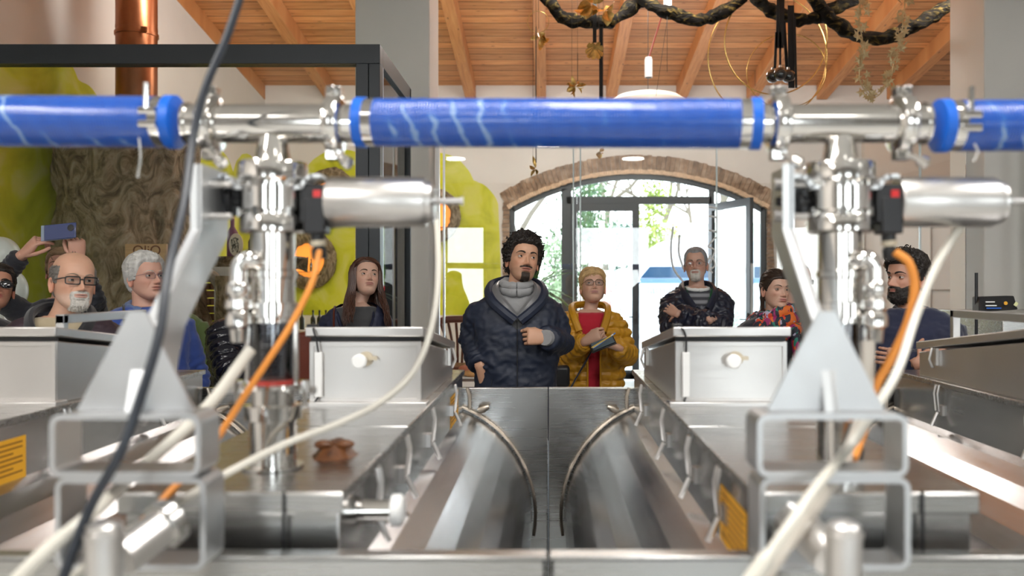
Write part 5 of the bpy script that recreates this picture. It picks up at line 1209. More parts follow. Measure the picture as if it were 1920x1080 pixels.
def person(name, label, spec):
    g = dict(jaw=1.0, fem=0.0, old=0.0, nose=1.0, chin=0.0, cheek=0.0, mouth=0.0, hs=1.0, skin=(.56, .31, .21), eyes=(.05, .025, .01),
             hyaw=0, hpitch=0, hroll=0, tyaw=0, bulk=1.0, gaze=(0, 0), lean=0.0, tx=0.0, ty=0.0, wide=1.0, beard=None, bcol=(.03, .02, .015), brow=(.02, .012, .008), lips=(.46, .17, .14), lip=.7)
    g.update(spec); hs = g['hs']
    Mh = Matrix.Rotation(R(g['hyaw']), 3, 'Z')@Matrix.Rotation(R(-g['hpitch']), 3, 'X')@Matrix.Rotation(R(g['hroll']), 3, 'Y')
    Mt = Matrix.Rotation(R(g['tyaw']), 3, 'Z')
    HO = P(*g['eye'])-Mh@Vector((0, -.08*hs, 0)); s = HO.z/1.66      # head origin, body scale
    def Hh(p): return HO+Mh@(Vector((p[0], -p[1], p[2]))*(.01*hs))   # cm head frame -> world
    # torso origin below the neck pivot
    piv = Hh((0, -2.5, -9)); base = Vector((piv.x, piv.y, 0))-Mt@Vector((0, .02*s, 0))+Vector((g['tx'], g['ty'], 0))
    def Tt(p):
        q = Vector((p[0], p[1], p[2]+.042*max(0, min(1, (p[2]-.5)/.9))))*s; lean = g['lean']*max(0, (q.z-.9*s)); return base+Mt@Vector((q.x, q.y-lean+ g['lean']*.6*s, q.z))
    root = tag(empty(name, (base.x, base.y, 0)), label, 'person')
    F = Fig(); sk = g['skin']
    # ---- head
    V = head_grid(jaw=g['jaw'], cheek=g['cheek'], nose=g['nose'], chin=g['chin'], mouth_open=g['mouth'], old=g['old'], fem=g['fem']); NZ, NA = V.shape[:2]
    bz = None
    if g['beard']: bk = dict(g['beard']); amt = bk.pop('amt', .8); bk.pop('th', 0); bz = lambda x, f, z: amt*beard_zone(x, f, z, **bk)
    C = tint(V, sk, lips=g['lips'], lip=g['lip'], beard=bz, bcol=g['bcol'])
    Vw = [Hh(p) for p in V.reshape(-1, 3)]
    F.add(Vw, grid_faces(NZ, NA), 0, C.reshape(-1, 3))
    bvh = BVHTree.FromPolygons([Vector((p[0], p[1], p[2])) for p in V.reshape(-1, 3)], grid_faces(NZ, NA))
    def surf(x, z, off=0.0):
        hit = bvh.ray_cast(Vector((x, 20, z)), Vector((0, -1, 0))); 
        if hit[0] is None: return Vector((x, 0, z))
        return hit[0]+Vector((0, off, 0))
    # eyes and lids
    E = dict(c=7.12, r=1.17)
    for sx in (-1, 1):
        cx = sx*3.05; c = Vector((cx, E['c'], -.05)); gz = Vector((math.sin(R(g['gaze'][0])), math.cos(R(g['gaze'][0])), math.sin(R(g['gaze'][1])))).normalized()
        u = gz.orthogonal().normalized(); w = gz.cross(u); rows = []
        angs = [0.5, 13, 21, 29, 31, 36, 48, 62, 80, 100]
        for an in angs: rows.append([Hh(c+(gz*math.cos(R(an))+(u*math.cos(2*PI*k/18)+w*math.sin(2*PI*k/18))*math.sin(R(an)))*(E['r']*(1.01 if an < 30 else 1))) for k in range(18)])
        for i in range(len(rows)-1):
            vs = rows[i]+rows[i+1]; mi = 3 if i < 1 else (2 if i < 3 else 1)
            F.add(vs, [(k, (k+1) % 18, 18+(k+1) % 18, 18+k) for k in range(18)], mi, sk)
        F.add(rows[0], [tuple(range(18))], 3, sk)
        opn = g.get('open', 1.0)
        for lid in (1, -1):
            rows = []
            for j in range(7):
                row = []
                for k in range(15):
                    al = -78+156*k/14; q = math.cos(R(al*90/80))
                    e0 = (21*opn*q**.8-1 if lid > 0 else -15*opn*q-1)+g['gaze'][1]*.35*(1 if lid > 0 else .4)
                    el = e0+(lid*86-e0)*(j/6)
                    rr_ = 1.30 if j > 0 else 1.25
                    row.append(Hh(c+Vector((math.sin(R(al))*math.cos(R(el)), math.cos(R(al))*math.cos(R(el)), math.sin(R(el))))*rr_*Vector((1.0, 1, 1)).x))
                rows.append(row)
            vs = [p for r_ in rows for p in r_]; dark = tuple(c_*.45 for c_ in sk); cols = [((.03, .018, .012) if lid > 0 else dark) if (i < 15) else (tuple(c_*(.7 if lid > 0 else .85) for c_ in sk) if i < 30 else tuple(c_*.93 for c_ in sk)) for i in range(len(vs))]
            F.add(vs, [(i*15+k, i*15+k+1, (i+1)*15+k+1, (i+1)*15+k) for i in range(6) for k in range(14)], 0, cols)
    # ears
    for sx in (-1, 1):
        rr = []; n = 22
        for (dz, inx) in ((0, 0), (.25, .35), (.55, .5), (.8, .25), (.62, -.05), (.3, -.25), (.05, -.3)):
            k_ = {0: 1.0}.get(0)
        rim = []
        for k in range(n):
            a = 2*PI*k/n; ex = 1.55*math.cos(a)*(1 if math.sin(a) > -.2 else .75); ez = 3.1*math.sin(a)
            rim.append((ex, ez))
        rings_ = []
        for sc_, ox in ((.55, .0), (.9, .35), (1.0, .95), (.95, 1.25), (.78, 1.15), (.62, .65), (.3, .45), (.05, .45)):
            rings_.append([Hh((sx*(6.95+ox+.35*(-ex*sc_)/1.5), -.4+ex*sc_-.2*ez*sc_*.4, -1.6+ez*sc_)) for ex, ez in rim])
        ear = tuple(c*f for c, f in zip(sk, (1.0, .82, .78)))
        n0 = len(F.mb.v); F.mb.rings(rings_); F.fill(ear)
    # neck + upper chest
    nr = (5.35-.95*g['fem'])*.01*hs
    nb = Tt((0, .015, 1.44)); jb = Hh((0, -2.6, -6.0)); mid = jb.lerp(nb, .5)
    F.mb.tube(spline([jb, jb.lerp(nb, .35), mid.lerp(nb, .3), nb], 5), [nr*.98, nr*.97, nr*.96, nr*.95, nr*.95, nr*.95, nr*.95, nr*.96, nr*.98, nr, nr*1.02, nr*1.05, nr*1.08, nr*1.12, nr*1.16, nr*1.2], 26); F.fill(sk)
    # adam's apple / trunk core
    def ring(z, w, df, db, y=0, n=40, e=.82):
        out = []
        for k in range(n):
            a = 2*PI*k/n; cx_, sy = math.cos(a), math.sin(a)
            out.append(Tt((w*math.copysign(abs(cx_)**e, cx_), y+(db if sy > 0 else df)*math.copysign(abs(sy)**e, sy), z)))
        return out
    wd = g['wide']
    tors = [(.86, .155, .09, .10), (.95, .16, .10, .10), (1.05, .145, .095, .09), (1.18, .15, .10, .095), (1.30, .165, .11, .10), (1.38, .165, .10, .095), (1.44, .13, .075, .075), (1.475, .07, .055, .055)]
    F.mb.rings([ring(z, w*wd*.90, a*.80, b_*.85) for z, w, a, b_ in tors]); F.fill(sk)
    for sx in (-1, 1):
        F.mb.tube([Tt((sx*.085, 0, .9)), Tt((sx*.09, -.01, .5)), Tt((sx*.09, .01, .08)), Tt((sx*.09, -.02, .04))], [.075*s, .052*s, .036*s, .03*s], 14)
    F.fill(sk)
    # ---- arms
    arms = []
    for i, key in enumerate(('armL', 'armR')):
        sx = -1 if i == 0 else 1; A = g.get(key); sh = Tt((sx*.168*wd, .005, 1.372))
        if A is None: A = dict(e=Tt((sx*.245*wd, .02, 1.12)), w=Tt((sx*.25*wd, -.06, .88)))
        e, w = Vector(A['e']), Vector(A['w']); arms.append((sh, e, w))
        F.mb.tube([sh, sh.lerp(e, .5), e, e.lerp(w, .3), w, w+(w-e).normalized()*.01], [.047*s, .043*s, .038*s, .038*s, .026*s, .025*s], 14); F.fill(sk)
        hd = A.get('h')
        if hd is None: hd = dict(d=(w-e), pn=Mt@Vector((-sx, 0, 0)), side=-sx, curls=RELAX)
        if hd != 'none': hand(F, w+(w-e).normalized()*.004, hd['d'], hd['pn'], hd['side'], hd.get('curls', RELAX), g.get('handskin', sk), hd.get('thumb', (.35, .6, -.35)), hd.get('tcurl', 25), hd.get('sc', s*(1-.1*g['fem'])), hd.get('spread', .02))
    body = F.mb.build('body', [SKINM, SCLERA, iris_mat(g['eyes']), PUPIL], root, smooth=None); me = body.data
    me.polygons.foreach_set('use_smooth', [True]*len(me.polygons))
    ca = me.color_attributes.new('Col', 'FLOAT_COLOR', 'POINT'); arr = np.ones((len(me.vertices), 4)); arr[:, :3] = np.array(F.col)[:len(me.vertices)]; ca.data.foreach_set('color', arr.ravel())
    ctx = dict(root=root, body=body, Hh=Hh, Tt=Tt, s=s, arms=arms, V=V, surf=surf, bvh=bvh, ring=ring, g=g, Mh=Mh, Mt=Mt, HO=HO, hs=hs, wd=wd, sk=sk)
    # brows
    for sx in (-1, 1):
        pts = [surf(sx*x, z, .02) for x, z in ((1.25, 1.75), (2.1, 2.15), (3.2, 2.4), (4.3, 2.25), (5.2, 1.6))]
        pts = spline(pts, 4); r_ = g.get('browr', .27); n = len(pts)
        m = MB(); m.tube([Hh(p) for p in pts], [max(.05, r_*(.75+.5*math.sin(PI*min(1, k/n*1.15+.1)))*(1-.75*(k/n)**3))*.01*hs for k in range(n)], 8); m.build('eyebrow', hair_mat('hair_brow_%d' % int(sum(g['brow'])*1000), g['brow'], .85), root)
    if g['beard'] and g['beard'].get('amt', .8) > .55 or g.get('beardshell'): shell_beard(ctx)
    return ctx

def head_shell(ctx, name, mask, thick, mt, nz_amp=.3, nz_s=.9, seed=0, sink=.5):
    """a copy of the head surface lifted where mask>0 and sunk elsewhere"""
    V = ctx['V']; N_ = np_normals(V); C0 = np.array([0, -.5, 1.]);
    if ((V-C0)*N_).sum() < 0: N_ = -N_
    x, f, z = V[..., 0], V[..., 1], V[..., 2]
    mk = mask(x, f, z); nn = n3(V, nz_s, seed); n2_ = n3(V, nz_s*3.1, seed+5)
    mk = np.clip(mk+.25*n2_*(mk > .02)*(mk < .98), 0, 1)
    th = thick(x, f, z) if callable(thick) else thick
    d = mk*(th*(1+nz_amp*nn*1.6+nz_amp*.5*n2_))-(1-sstep(0.02, .35, mk))*sink
    D = V+N_*d[..., None]; NZ, NA = V.shape[:2]; m = MB(); m.add([ctx['Hh'](p) for p in D.reshape(-1, 3)], grid_faces(NZ, NA))
    o = m.build(name, mt, ctx['root'], smooth=None); o.data.polygons.foreach_set('use_smooth', [True]*len(o.data.polygons))
    ctx['shell'] = (D, mk, N_); return o
def shell_beard(ctx):
    g = ctx['g']; bk = dict(g['beard']); bk.pop('amt', None); th = bk.pop('th', .5)
    bk2 = {k: v for k, v in bk.items()}
    o = head_shell(ctx, 'beard', lambda x, f, z: beard_zone(x, f, z, **bk2), lambda x, f, z: th*(.55+.45*(1-sstep(-9, -6, z))), hair_mat('beard_%d' % int(sum(g['bcol'])*1000), g['bcol'], .7), .5, 2.2, 3, .35)
    D, mk, N_ = ctx['shell']; random.seed(5); idx = np.argwhere(mk > .6); m = MB(); HH = ctx['Hh']
    for k in range(g.get('bclumps', 260)):
        i, j = idx[random.randrange(len(idx))]; p = Vector(D[i, j])-Vector(N_[i, j])*.15; n = Vector(N_[i, j]); d = (Vector((random.gauss(0, .3), .2, -1))+n*.45).normalized(); L_ = random.uniform(.5, .9)*(th+.25)
        m.tube([HH(p), HH(p+d*L_*.5+n*.08), HH(p+d*L_)], [.12*.01, .10*.01, .02*.01], 4)
    q = m.build('beard_strands', MATS['beard_%d' % int(sum(g['bcol'])*1000)], o)
def hairline(zf=6.3, temple=3.2, ear=0.6, nape=-8.0, rec=0.0):
    def fn(x, f, z):
        H = np.interp(f, [-10, -7, -3.5, -1.8, .6, 2.2, 3.0, 5.0, 6.6, 8.0], [nape, nape, -5.5, ear-1.0, ear-.2, ear-.8, 1.0, temple, zf-.6, zf])
        H = H+rec*np.exp(-((np.abs(x)-4.2)/1.6)**2)*(f > 2)
        return sstep(-.35, .45, z-H)
    return fn
def strands(ctx, parent, mt, n, length, rad, flow, seed=1, sel=.5, lift=.25, segs=5, stick=.35, curl=0, jitter=.25, sides=4, region=None):
    D, mk, N_ = ctx['shell']; V = D; NZ, NA = D.shape[:2]; bvh = BVHTree.FromPolygons([Vector(p) for p in D.reshape(-1, 3)], grid_faces(NZ, NA)); random.seed(seed)
    ok = mk > sel
    if region is not None: ok = ok & region(D[..., 0], D[..., 1], D[..., 2])
    idx = np.argwhere(ok); m = MB(); HH = ctx['Hh']; hs = ctx['hs']
    wgt = []
    for k in range(n):
        i, j = idx[random.randrange(len(idx))]
        if D[i, j, 2] > 9.5 and random.random() < .6: i, j = idx[random.randrange(len(idx))]
        p = Vector(D[i, j]); nrm = Vector(N_[i, j]); fl = Vector(flow(p)); fl = fl+Vector((random.gauss(0, jitter), random.gauss(0, jitter), random.gauss(0, jitter)))
        fl = (fl-nrm*fl.dot(nrm)).normalized(); L_ = length*random.uniform(.6, 1.2); pts = [p-nrm*.1]; cur = p.copy(); ph = random.uniform(0, 6.28); side = nrm.cross(fl).normalized()
        for q in range(1, segs+1):
            cur = cur+fl*(L_/segs); hit = bvh.find_nearest(cur)
            if hit[0] is not None: cur = cur.lerp(hit[0]+hit[1]*lift, stick)
            if hit[1] is not None: fl = (fl-hit[1]*fl.dot(hit[1])*stick).normalized()
            cc = cur+side*math.sin(ph+q*1.9)*curl+nrm*(math.cos(ph+q*1.9)*curl+.02*q); pts.append(cc)
        m.tube([HH(p_) for p_ in pts], [rad*.01*hs*(1-.85*(q/segs)**2.2) for q in range(segs+1)], sides)
    return m.build('strands', mt, parent)
def curls_(ctx, parent, mt, n, r0, rad, seed=2, sel=.5, up=.35, region=None):
    D, mk, N_ = ctx['shell']; random.seed(seed); ok = mk > sel
    if region is not None: ok = ok & region(D[..., 0], D[..., 1], D[..., 2])
    idx = np.argwhere(ok); m = MB(); HH = ctx['Hh']
    for k in range(n):
        i, j = idx[random.randrange(len(idx))]; nrm = Vector(N_[i, j]); p = Vector(D[i, j])+nrm*random.uniform(-.5, up); u = nrm.cross(Vector((random.gauss(0, 1), random.gauss(0, 1), random.gauss(0, 1)))).normalized(); w = (nrm*.8+u.cross(nrm)*random.gauss(0, .8)).normalized(); r_ = r0*random.uniform(.6, 1.3); a0 = random.uniform(0, 6.3)
        pts = [HH(p+(u*math.cos(a0+t)+w*math.sin(a0+t))*r_*(1-.06*t)+u.cross(w)*.10*t) for t in (q*.62 for q in range(8))]
        m.tube(pts, [rad*.01*(1-.5*q/8) for q in range(8)], 5)
    return m.build('curls', mt, parent)

# ---- clothing
def fabric(name, col, rough=.8, shine=0, var=.15, bmp=.25, bs=120): return mat(name, col, rough, 0, var, 5, bmp, bscale=bs, sheen=.3 if rough > .6 else 0, bdist=.002)
def garment(ctx, name, mt, z0=.82, ztop=1.47, add=.02, sleeve=(.068, .060, .052, .046), sl_end=1.0, quilt=0, qp=.055, cut=None, voxel=.0085, fold=.006, collar=None, neck_r=.075, bell=0.0, sleeves=True, seed=0, belly=0.0, smooth_it=0, qsl=None):
    Tt, s, wd = ctx['Tt'], ctx['s'], ctx['wd']; ring = ctx['ring']; b_ = ctx['g']['bulk']; m = MB()
    prof = [(z0, .178+bell, .115+bell+belly*.5, .12+bell), (z0+.08, .182+bell*.8, .125+bell*.6+belly, .122+bell*.6), (1.04, .178, .128+belly, .115), (1.18, .186, .13+belly*.6, .118), (1.30, .195, .13, .12), (1.375, .196, .112, .112), (1.415, .176, .09, .095), (1.445, .135, .075, .085), (ztop, neck_r, .062, .068)]
    m.rings([ring(z, (w-.01+add)*wd*b_, (a-.02+add)*b_, (c-.02+add)*b_) for z, w, a, c in prof if z >= z0-1e-6])
    paths = []
    if sleeves:
        for sh, e, w in ctx['arms']:
            we = e.lerp(w, sl_end); k = s*b_; sh2 = sh-(e-sh).normalized()*.015
            pts = [sh2, sh2.lerp(e, .35), sh2.lerp(e, .75), e+(e-(sh2+we)/2).normalized()*.006, e.lerp(we, .3), e.lerp(we, .7), we]
            rs = [sleeve[0]*.92, sleeve[0]*.98, sleeve[1], sleeve[1]*1.0, sleeve[2]*1.05, sleeve[2]*.96, sleeve[3]]
            m.tube(pts, [r_*k for r_ in rs], 20); paths.append([sh2, e, we])
    me = remesh_join(m, voxel, name); co, no = me_arrays(me); n = len(co)
    # folds
    d = np.zeros(n); Mi = ctx['Mt'].transposed(); base = np.array(Tt((0, 0, 0)))
    loc = (co-base)@np.array(Mi).T/s
    reg = np.zeros(n, int); tp = loc[:, 2].copy()
    for i, pth in enumerate(paths):
        t, dist = arm_param(co, pth, None); rr_ = sleeve[0]*s*b_*1.28
        inn = (dist < rr_) & (t > .035); reg[inn] = i+1; tp[inn] = t[inn]
    if quilt:
        per = np.where(reg > 0, qsl or qp, qp); ph = np.abs(np.sin(PI*tp/per+ .6*np.array([noise.noise(Vector(p)*5+Vector((seed, 0, 0))) for p in co])*.35))
        w = 1.0
        d += quilt*(ph**.38-.82)
        d += quilt*.35*np.array([noise.noise(Vector((p[0]*38, p[1]*38, p[2]*30))) for p in co])
    if fold:
        nz = np.array([noise.noise(Vector((p[0]*9+seed, p[1]*9, p[2]*16)))+.75*abs(noise.noise(Vector((p[0]*20, p[1]*20+seed, p[2]*30))))+.4*noise.noise(Vector((p[0]*40, p[1]*40+seed, p[2]*60))) for p in co]); d += fold*nz
        # creases bunch up round elbows and cuffs
        for i, (pth) in enumerate(paths):
            a, e, w_ = [np.array(q) for q in pth]; de = np.linalg.norm(co-e, axis=1); d += (reg == i+1)*fold*1.1*np.exp(-(de/.10)**2)*np.sin(tp*150+3*nz)
            dw = np.linalg.norm(co-w_, axis=1); d += (reg == i+1)*fold*.8*np.exp(-(dw/.09)**2)*np.sin(tp*210+2*nz)
    co2 = co+no*d[:, None]; me.vertices.foreach_set('co', co2.ravel()); me.update()
    if cut is not None:
        bm = bmesh.new(); bm.from_mesh(me); bm.verts.ensure_lookup_table(); loc2 = loc
        kill = [v for v in bm.verts if cut(*loc2[v.index], reg[v.index])]
        bmesh.ops.delete(bm, geom=kill, context='VERTS'); bm.to_mesh(me); bm.free()
    me.materials.clear(); me.materials.append(mt); me.polygons.foreach_set('use_smooth', [True]*len(me.polygons))
    o = bpy.data.objects.new(name, me); COL.objects.link(o); o.parent = ctx['root']; o.matrix_parent_inverse = wmat(ctx['root']).inverted(); return o
def trousers(ctx, mt, shoe=BLACK):
    Tt, s, ring = ctx['Tt'], ctx['s'], ctx['ring']; m = MB(); m.rings([ring(z, w*ctx['wd'], a, a) for z, w, a in ((.78, .17, .11), (.86, .172, .115), (.95, .165, .115), (1.0, .155, .11))])
    for sx in (-1, 1): m.tube([Tt((sx*.088, 0, .86)), Tt((sx*.09, -.01, .6)), Tt((sx*.092, 0, .3)), Tt((sx*.092, .01, .06))], [.092*s, .08*s, .068*s, .066*s], 18)
    me = remesh_join(m, .015, 'trousers'); me.materials.clear(); me.materials.append(mt); me.polygons.foreach_set('use_smooth', [True]*len(me.polygons)); o = bpy.data.objects.new('trousers', me); COL.objects.link(o); o.parent = ctx['root']; o.matrix_parent_inverse = wmat(ctx['root']).inverted()
    for sx in (-1, 1):
        q = MB(); rr = []
        for y, hw, h in ((.09, .03, .05), (.06, .038, .09), (0, .04, .095), (-.07, .045, .07), (-.13, .045, .05), (-.17, .03, .035)):
            rr.append([Tt((sx*.095+hw*math.cos(a), y, max(0, h/2+h/2*math.sin(a)))) for a in (2*PI*k/14 for k in range(14))])
        q.rings(rr); q.build('shoe', shoe, ctx['root'])
def glasses(ctx, mt, w=2.5, h=1.75, r=.11, f=9.9, zc=-.15, temple=True, rnd=.5, lens=True, top_only=False):
    Hh = ctx['Hh']; root = ctx['root']; m = MB(); ls = MB()
    for sx in (-1, 1):
        pts = []; n = 28
        for k in range(n+1):
            a = 2*PI*k/n; c, s_ = math.cos(a), math.sin(a); x = w*math.copysign(abs(c)**rnd, c); z = h*math.copysign(abs(s_)**rnd, s_)*(1-.08*c*sx)
            pts.append((sx*(w+.75)+x, f-.10*((sx*(w+.75)+x)/3)**2*1.2, zc+z))
        m.tube([Hh(p) for p in pts], [r*.01*(1.25 if math.sin(2*PI*k/n) > .3 else 1.0) for k in range(n+1)], 6)
        ls.prism([Hh(p) for p in pts[:-1]], (0, 0, 0), ctx['Mh']@Vector((0, .0006, 0)))
        m.tube([Hh(p) for p in ((sx*(2*w+.75), f-.9, zc+.9), (sx*(2*w+1.3), f-1.8, zc+.9), (sx*7.55, f-5, zc+.6), (sx*7.5, 1.2, zc+.4), (sx*7.3, -1.2, zc-.6), (sx*7.1, -1.9, zc-2.0))], [r*1.2*.01, r*1.2*.01, r*.01*1.2, r*.01, r*.01, r*.01], 6)
    m.tube([Hh(p) for p in ((-.8, f-.1, zc+.35), (0, f+.1, zc+.55), (.8, f-.1, zc+.35))], r*.01, 6)
    o = m.build('glasses', mt, root)
    if lens: ls.build('lens', LENSG, o, smooth=0)
    return o
def strip(ctx, name, pts, r, mt, flat=.35, parent=None): return MB().tube(spline([ctx['Tt'](p) for p in pts], 6), r*ctx['s'], 8, flat=flat).build(name, mt, parent or ctx['root'])
def neckband(ctx, name, mt, r, z=1.455, rx=.075, ry=.07, y=.0, tilt=.02, ht=1.0, gap=0):
    """soft tube round the neck; gap = opening angle at the front"""
    pts = []
    for k in range(37):
        a = R(-90+gap/2)+(2*PI-R(gap))*k/36; pts.append(ctx['Tt']((rx*math.cos(a), y+ry*math.sin(a), z+tilt*math.sin(a))))
    rad = [r*ctx['s']*(1+.12*math.sin(k*1.7)) for k in range(37)]
    return MB().tube(pts, rad, 12, caps=gap > 0).build(name, mt, ctx['root'])
# ---------------------------------------------------------------- A: tall man, navy jacket
HB = hair_mat('black_curly_hair', (.014, .009, .007)); 
NAVY = fabric('navy_jacket_cloth', (.008, .014, .034), .55, var=.2, bmp=.15); GREYK = fabric('grey_knit', (.26, .26, .265), .95, bmp=.6, bs=260)
SILV = fabric('quilted_silver_lining', (.12, .12, .125), .3, bmp=.5, bs=60); JEANS = fabric('pale_denim', (.34, .42, .50), .8, bmp=.3); ZIP = mat('zip_teeth', (.08, .08, .085), .4, .6)
DARKT = fabric('black_trousers', (.01, .01, .012), .8)
def px(x, y, D): return P(x, y, D)
c = person('person', 'tall man with curly dark hair, navy hooded jacket and grey roll neck', dict(
    eye=(988, 482, 4.10), hyaw=16, hpitch=8, hroll=7, tyaw=4, beard=dict(amt=.75, chin_only=True, th=.12, cw=1.5), mouth=.45, eyes=(.03, .015, .01), gaze=(14, 16), skin=(.56, .31, .20), bcol=(.03, .018, .012), bclumps=120, nose=1.05, wide=.93, bulk=1.05, browr=.34, tx=-.02,
    armL=dict(e=px(886, 628, 4.22), w=px(902, 688, 4.06), h=dict(d=(.42, .10, -1), pn=(.2, 1, .1), side=1, curls=[(60, 60, 40)]*4, thumb=(.9, .3, -.3))),
    armR=dict(e=px(1050, 640, 4.22), w=px(1026, 634, 3.98), h=dict(d=(-1, -.35, .12), pn=(-.25, 1, -.25), side=-1, curls=[(62, 80, 50), (66, 84, 52), (68, 86, 54), (70, 88, 55)], thumb=(.85, .35, -.35), tcurl=22, sc=1.0))))
h = head_shell(c, 'hair', hairline(6.6, 4.2, -1.2, -8.8), lambda x, f, z: 1.7+.6*sstep(4, 10, z), HB, .35, .55, 3); curls_(c, h, HB, 900, .8, .27, up=.7)
vz, slope = 1.335, .95
jk = garment(c, 'jacket', NAVY, z0=.80, add=.03, fold=.009, neck_r=.085, sleeve=(.073, .066, .060, .050), cut=lambda x, y, z, r: r == 0 and y < 0 and z > vz and abs(x) < (z-vz)*slope, belly=.015)
garment(c, 'roll_neck_jumper', GREYK, z0=.95, add=.004, sleeves=False, fold=.003, neck_r=.07)
neckband(c, 'roll_neck', GREYK, .022, 1.475, .066, .072, .0, .012, gap=0); neckband(c, 'roll_neck', GREYK, .020, 1.505, .062, .068, -.004, .014, gap=0)
strip(c, 'zip', [(0, -.152, .80), (0, -.168, 1.0), (0, -.162, 1.15), (0, -.160, 1.25), (0, -.150, vz)], .007, ZIP)
for sx in (-1, 1):
    strip(c, 'jacket_lining', [(sx*.008, -.146, vz), (sx*.050, -.135, 1.385), (sx*.092, -.098, 1.435), (sx*.105, -.04, 1.475), (sx*.09, .05, 1.50)], .028, SILV, .5)
    strip(c, 'hood_edge', [(sx*.012, -.158, vz), (sx*.065, -.150, 1.375), (sx*.118, -.105, 1.425), (sx*.130, -.02, 1.475), (sx*.10, .07, 1.51), (0, .11, 1.53)], .024, NAVY, .8)
MB().sphere(c['Tt']((0, .115, 1.47)), .13*c['s'], 24, 16, sc=(1.0, .55, .62)).build('hood', NAVY, c['root'])
MB().tube([px(1021, 633, 3.95), px(1029, 634, 4.0)], [.036, .04], 16).build('knit_cuff', GREYK, c['root'])
strip(c, 'pocket_zip', [(-.125, -.118, .98), (-.115, -.135, 1.08)], .005, ZIP); strip(c, 'zip_pull', [(.0, -.165, .80), (.0, -.17, .74)], .006, ZIP)
trousers(c, JEANS)
# ---------------------------------------------------------------- B: blonde woman, mustard jacket
MUST = fabric('mustard_quilted_nylon', (.50, .24, .010), .42, var=.1, bmp=.2, bs=50); RED = fabric('red_jumper', (.42, .008, .025), .9, bmp=.3); BLON = hair_mat('short_blonde_hair', (.50, .33, .15), .5)
c = person('person', 'short haired blonde woman with glasses in a mustard quilted jacket holding a phone', dict(
    eye=(1114, 531, 5.2), hyaw=4, hpitch=20, hroll=0, fem=1, old=.3, skin=(.60, .36, .26), brow=(.20, .12, .05), eyes=(.12, .10, .06), gaze=(-4, 22), lips=(.42, .18, .17), hs=.98, wide=1.02, bulk=1.10, browr=.16, tx=-.02, jaw=.97, nose=.85,
    armL=dict(e=px(1054, 668, 5.22), w=px(1098, 640, 4.98), h=dict(d=(.8, -.3, .45), pn=(.4, .8, -.2), side=1, curls=[(45, 50, 30), (50, 60, 30), (55, 60, 30), (60, 60, 30)], thumb=(.7, .45, -.4), sc=1.0)),
    armR=dict(e=px(1176, 668, 5.22), w=px(1158, 652, 4.98), h=dict(d=(-.85, -.2, .25), pn=(0, -.2, 1), side=1, curls=[(25, 45, 25), (30, 50, 25), (35, 50, 25), (40, 50, 25)], thumb=(.6, .7, -.2), sc=1.0))))
h = head_shell(c, 'hair', hairline(5.6, 3.2, -.4, -7.5), lambda x, f, z: .9+.9*sstep(3, 10, z), BLON, .2, .6, 3)
strands(c, h, BLON, 520, 5.5, .30, lambda p: (-.4 if p.x < 2 else .7, -.1 if p.z > 7 else -.3, -1.0 if p.z < 7 else -.2), seed=3, lift=.25, jitter=.18)
strands(c, h, BLON, 130, 4.5, .32, lambda p: (-.9, .45, -.45), seed=4, lift=.4, jitter=.15, region=lambda x, f, z: (f > 3) & (z > 6))
glasses(c, mat('dark_tortoise_frame', (.03, .016, .012), .25), 2.35, 1.75, .12, 9.55, -.1)
mo = lambda z: .045+.045*sstep(1.2, 1.45, z)+.012*sstep(1.15, .85, z)
garment(c, 'quilted_jacket', MUST, z0=.80, add=.035, quilt=.024, qp=.056, qsl=.055, voxel=.0072, fold=.004, neck_r=.09, sleeve=(.074, .068, .062, .050), bell=.0, cut=lambda x, y, z, r: r == 0 and y < -.0 and abs(x-.022) < .036+.06*max(0, min(1, (z-1.25)/.2))+.02*max(0, (1.0-z)/.2))
garment(c, 'red_jumper', RED, z0=.84, add=.010, sleeves=False, fold=.004, neck_r=.085, ztop=1.455)
for sx in (-1, 1):
    strip(c, 'jacket_edge', [(sx*.048+.022, -.152, .80), (sx*.042+.020, -.164, .98), (sx*.042+.018, -.168, 1.15), (sx*.052+.014, -.160, 1.28), (sx*.095, -.125, 1.39), (sx*.115, -.05, 1.45)], .010, MUST, .7)
    strip(c, 'hood_roll', [(sx*.075, -.150, 1.34), (sx*.105, -.115, 1.42), (sx*.118, -.03, 1.475), (sx*.10, .06, 1.50), (0, .10, 1.51)], .026, MUST, .9)
MB().tube(spline([c['Tt'](p) for p in ((.05, -.155, 1.34), (.0, -.178, 1.22), (-.10, -.172, 1.05), (-.17, -.13, .92))], 6), .013, 8, flat=.4).build('bag_strap', fabric('navy_strap', (.01, .02, .05)), c['root'])
trousers(c, DARKT)
t = thing('shoulder_bag', 'small black shoulder bag at the hip of the woman in mustard', 'bag', px(1052, 700, 5.1)); m = MB(); m.bb(px(1035, 0, 5.0).x, px(1068, 0, 5.0).x, 4.95, 5.05, 1.57-190*5/1600, 1.57-150*5/1600); m.build('bag_body', fabric('black_leather', (.012, .012, .014), .4), t, bevel=.02)
t = thing('smartphone', 'dark smartphone in the hands of the woman in mustard', 'phone', px(1128, 645, 4.85)); MB().box(px(1130, 646, 4.86), (.15, .075, .008), rot=(R(35), R(-22), 0)).build('phone_body', BLACK, t, bevel=.003); MB().box(px(1130, 645, 4.857)+Vector((0, 0, .006)), (.13, .065, .002), rot=(R(35), R(-22), 0)).build('screen', mat('phone_screen', (.10, .14, .17), .1), t)
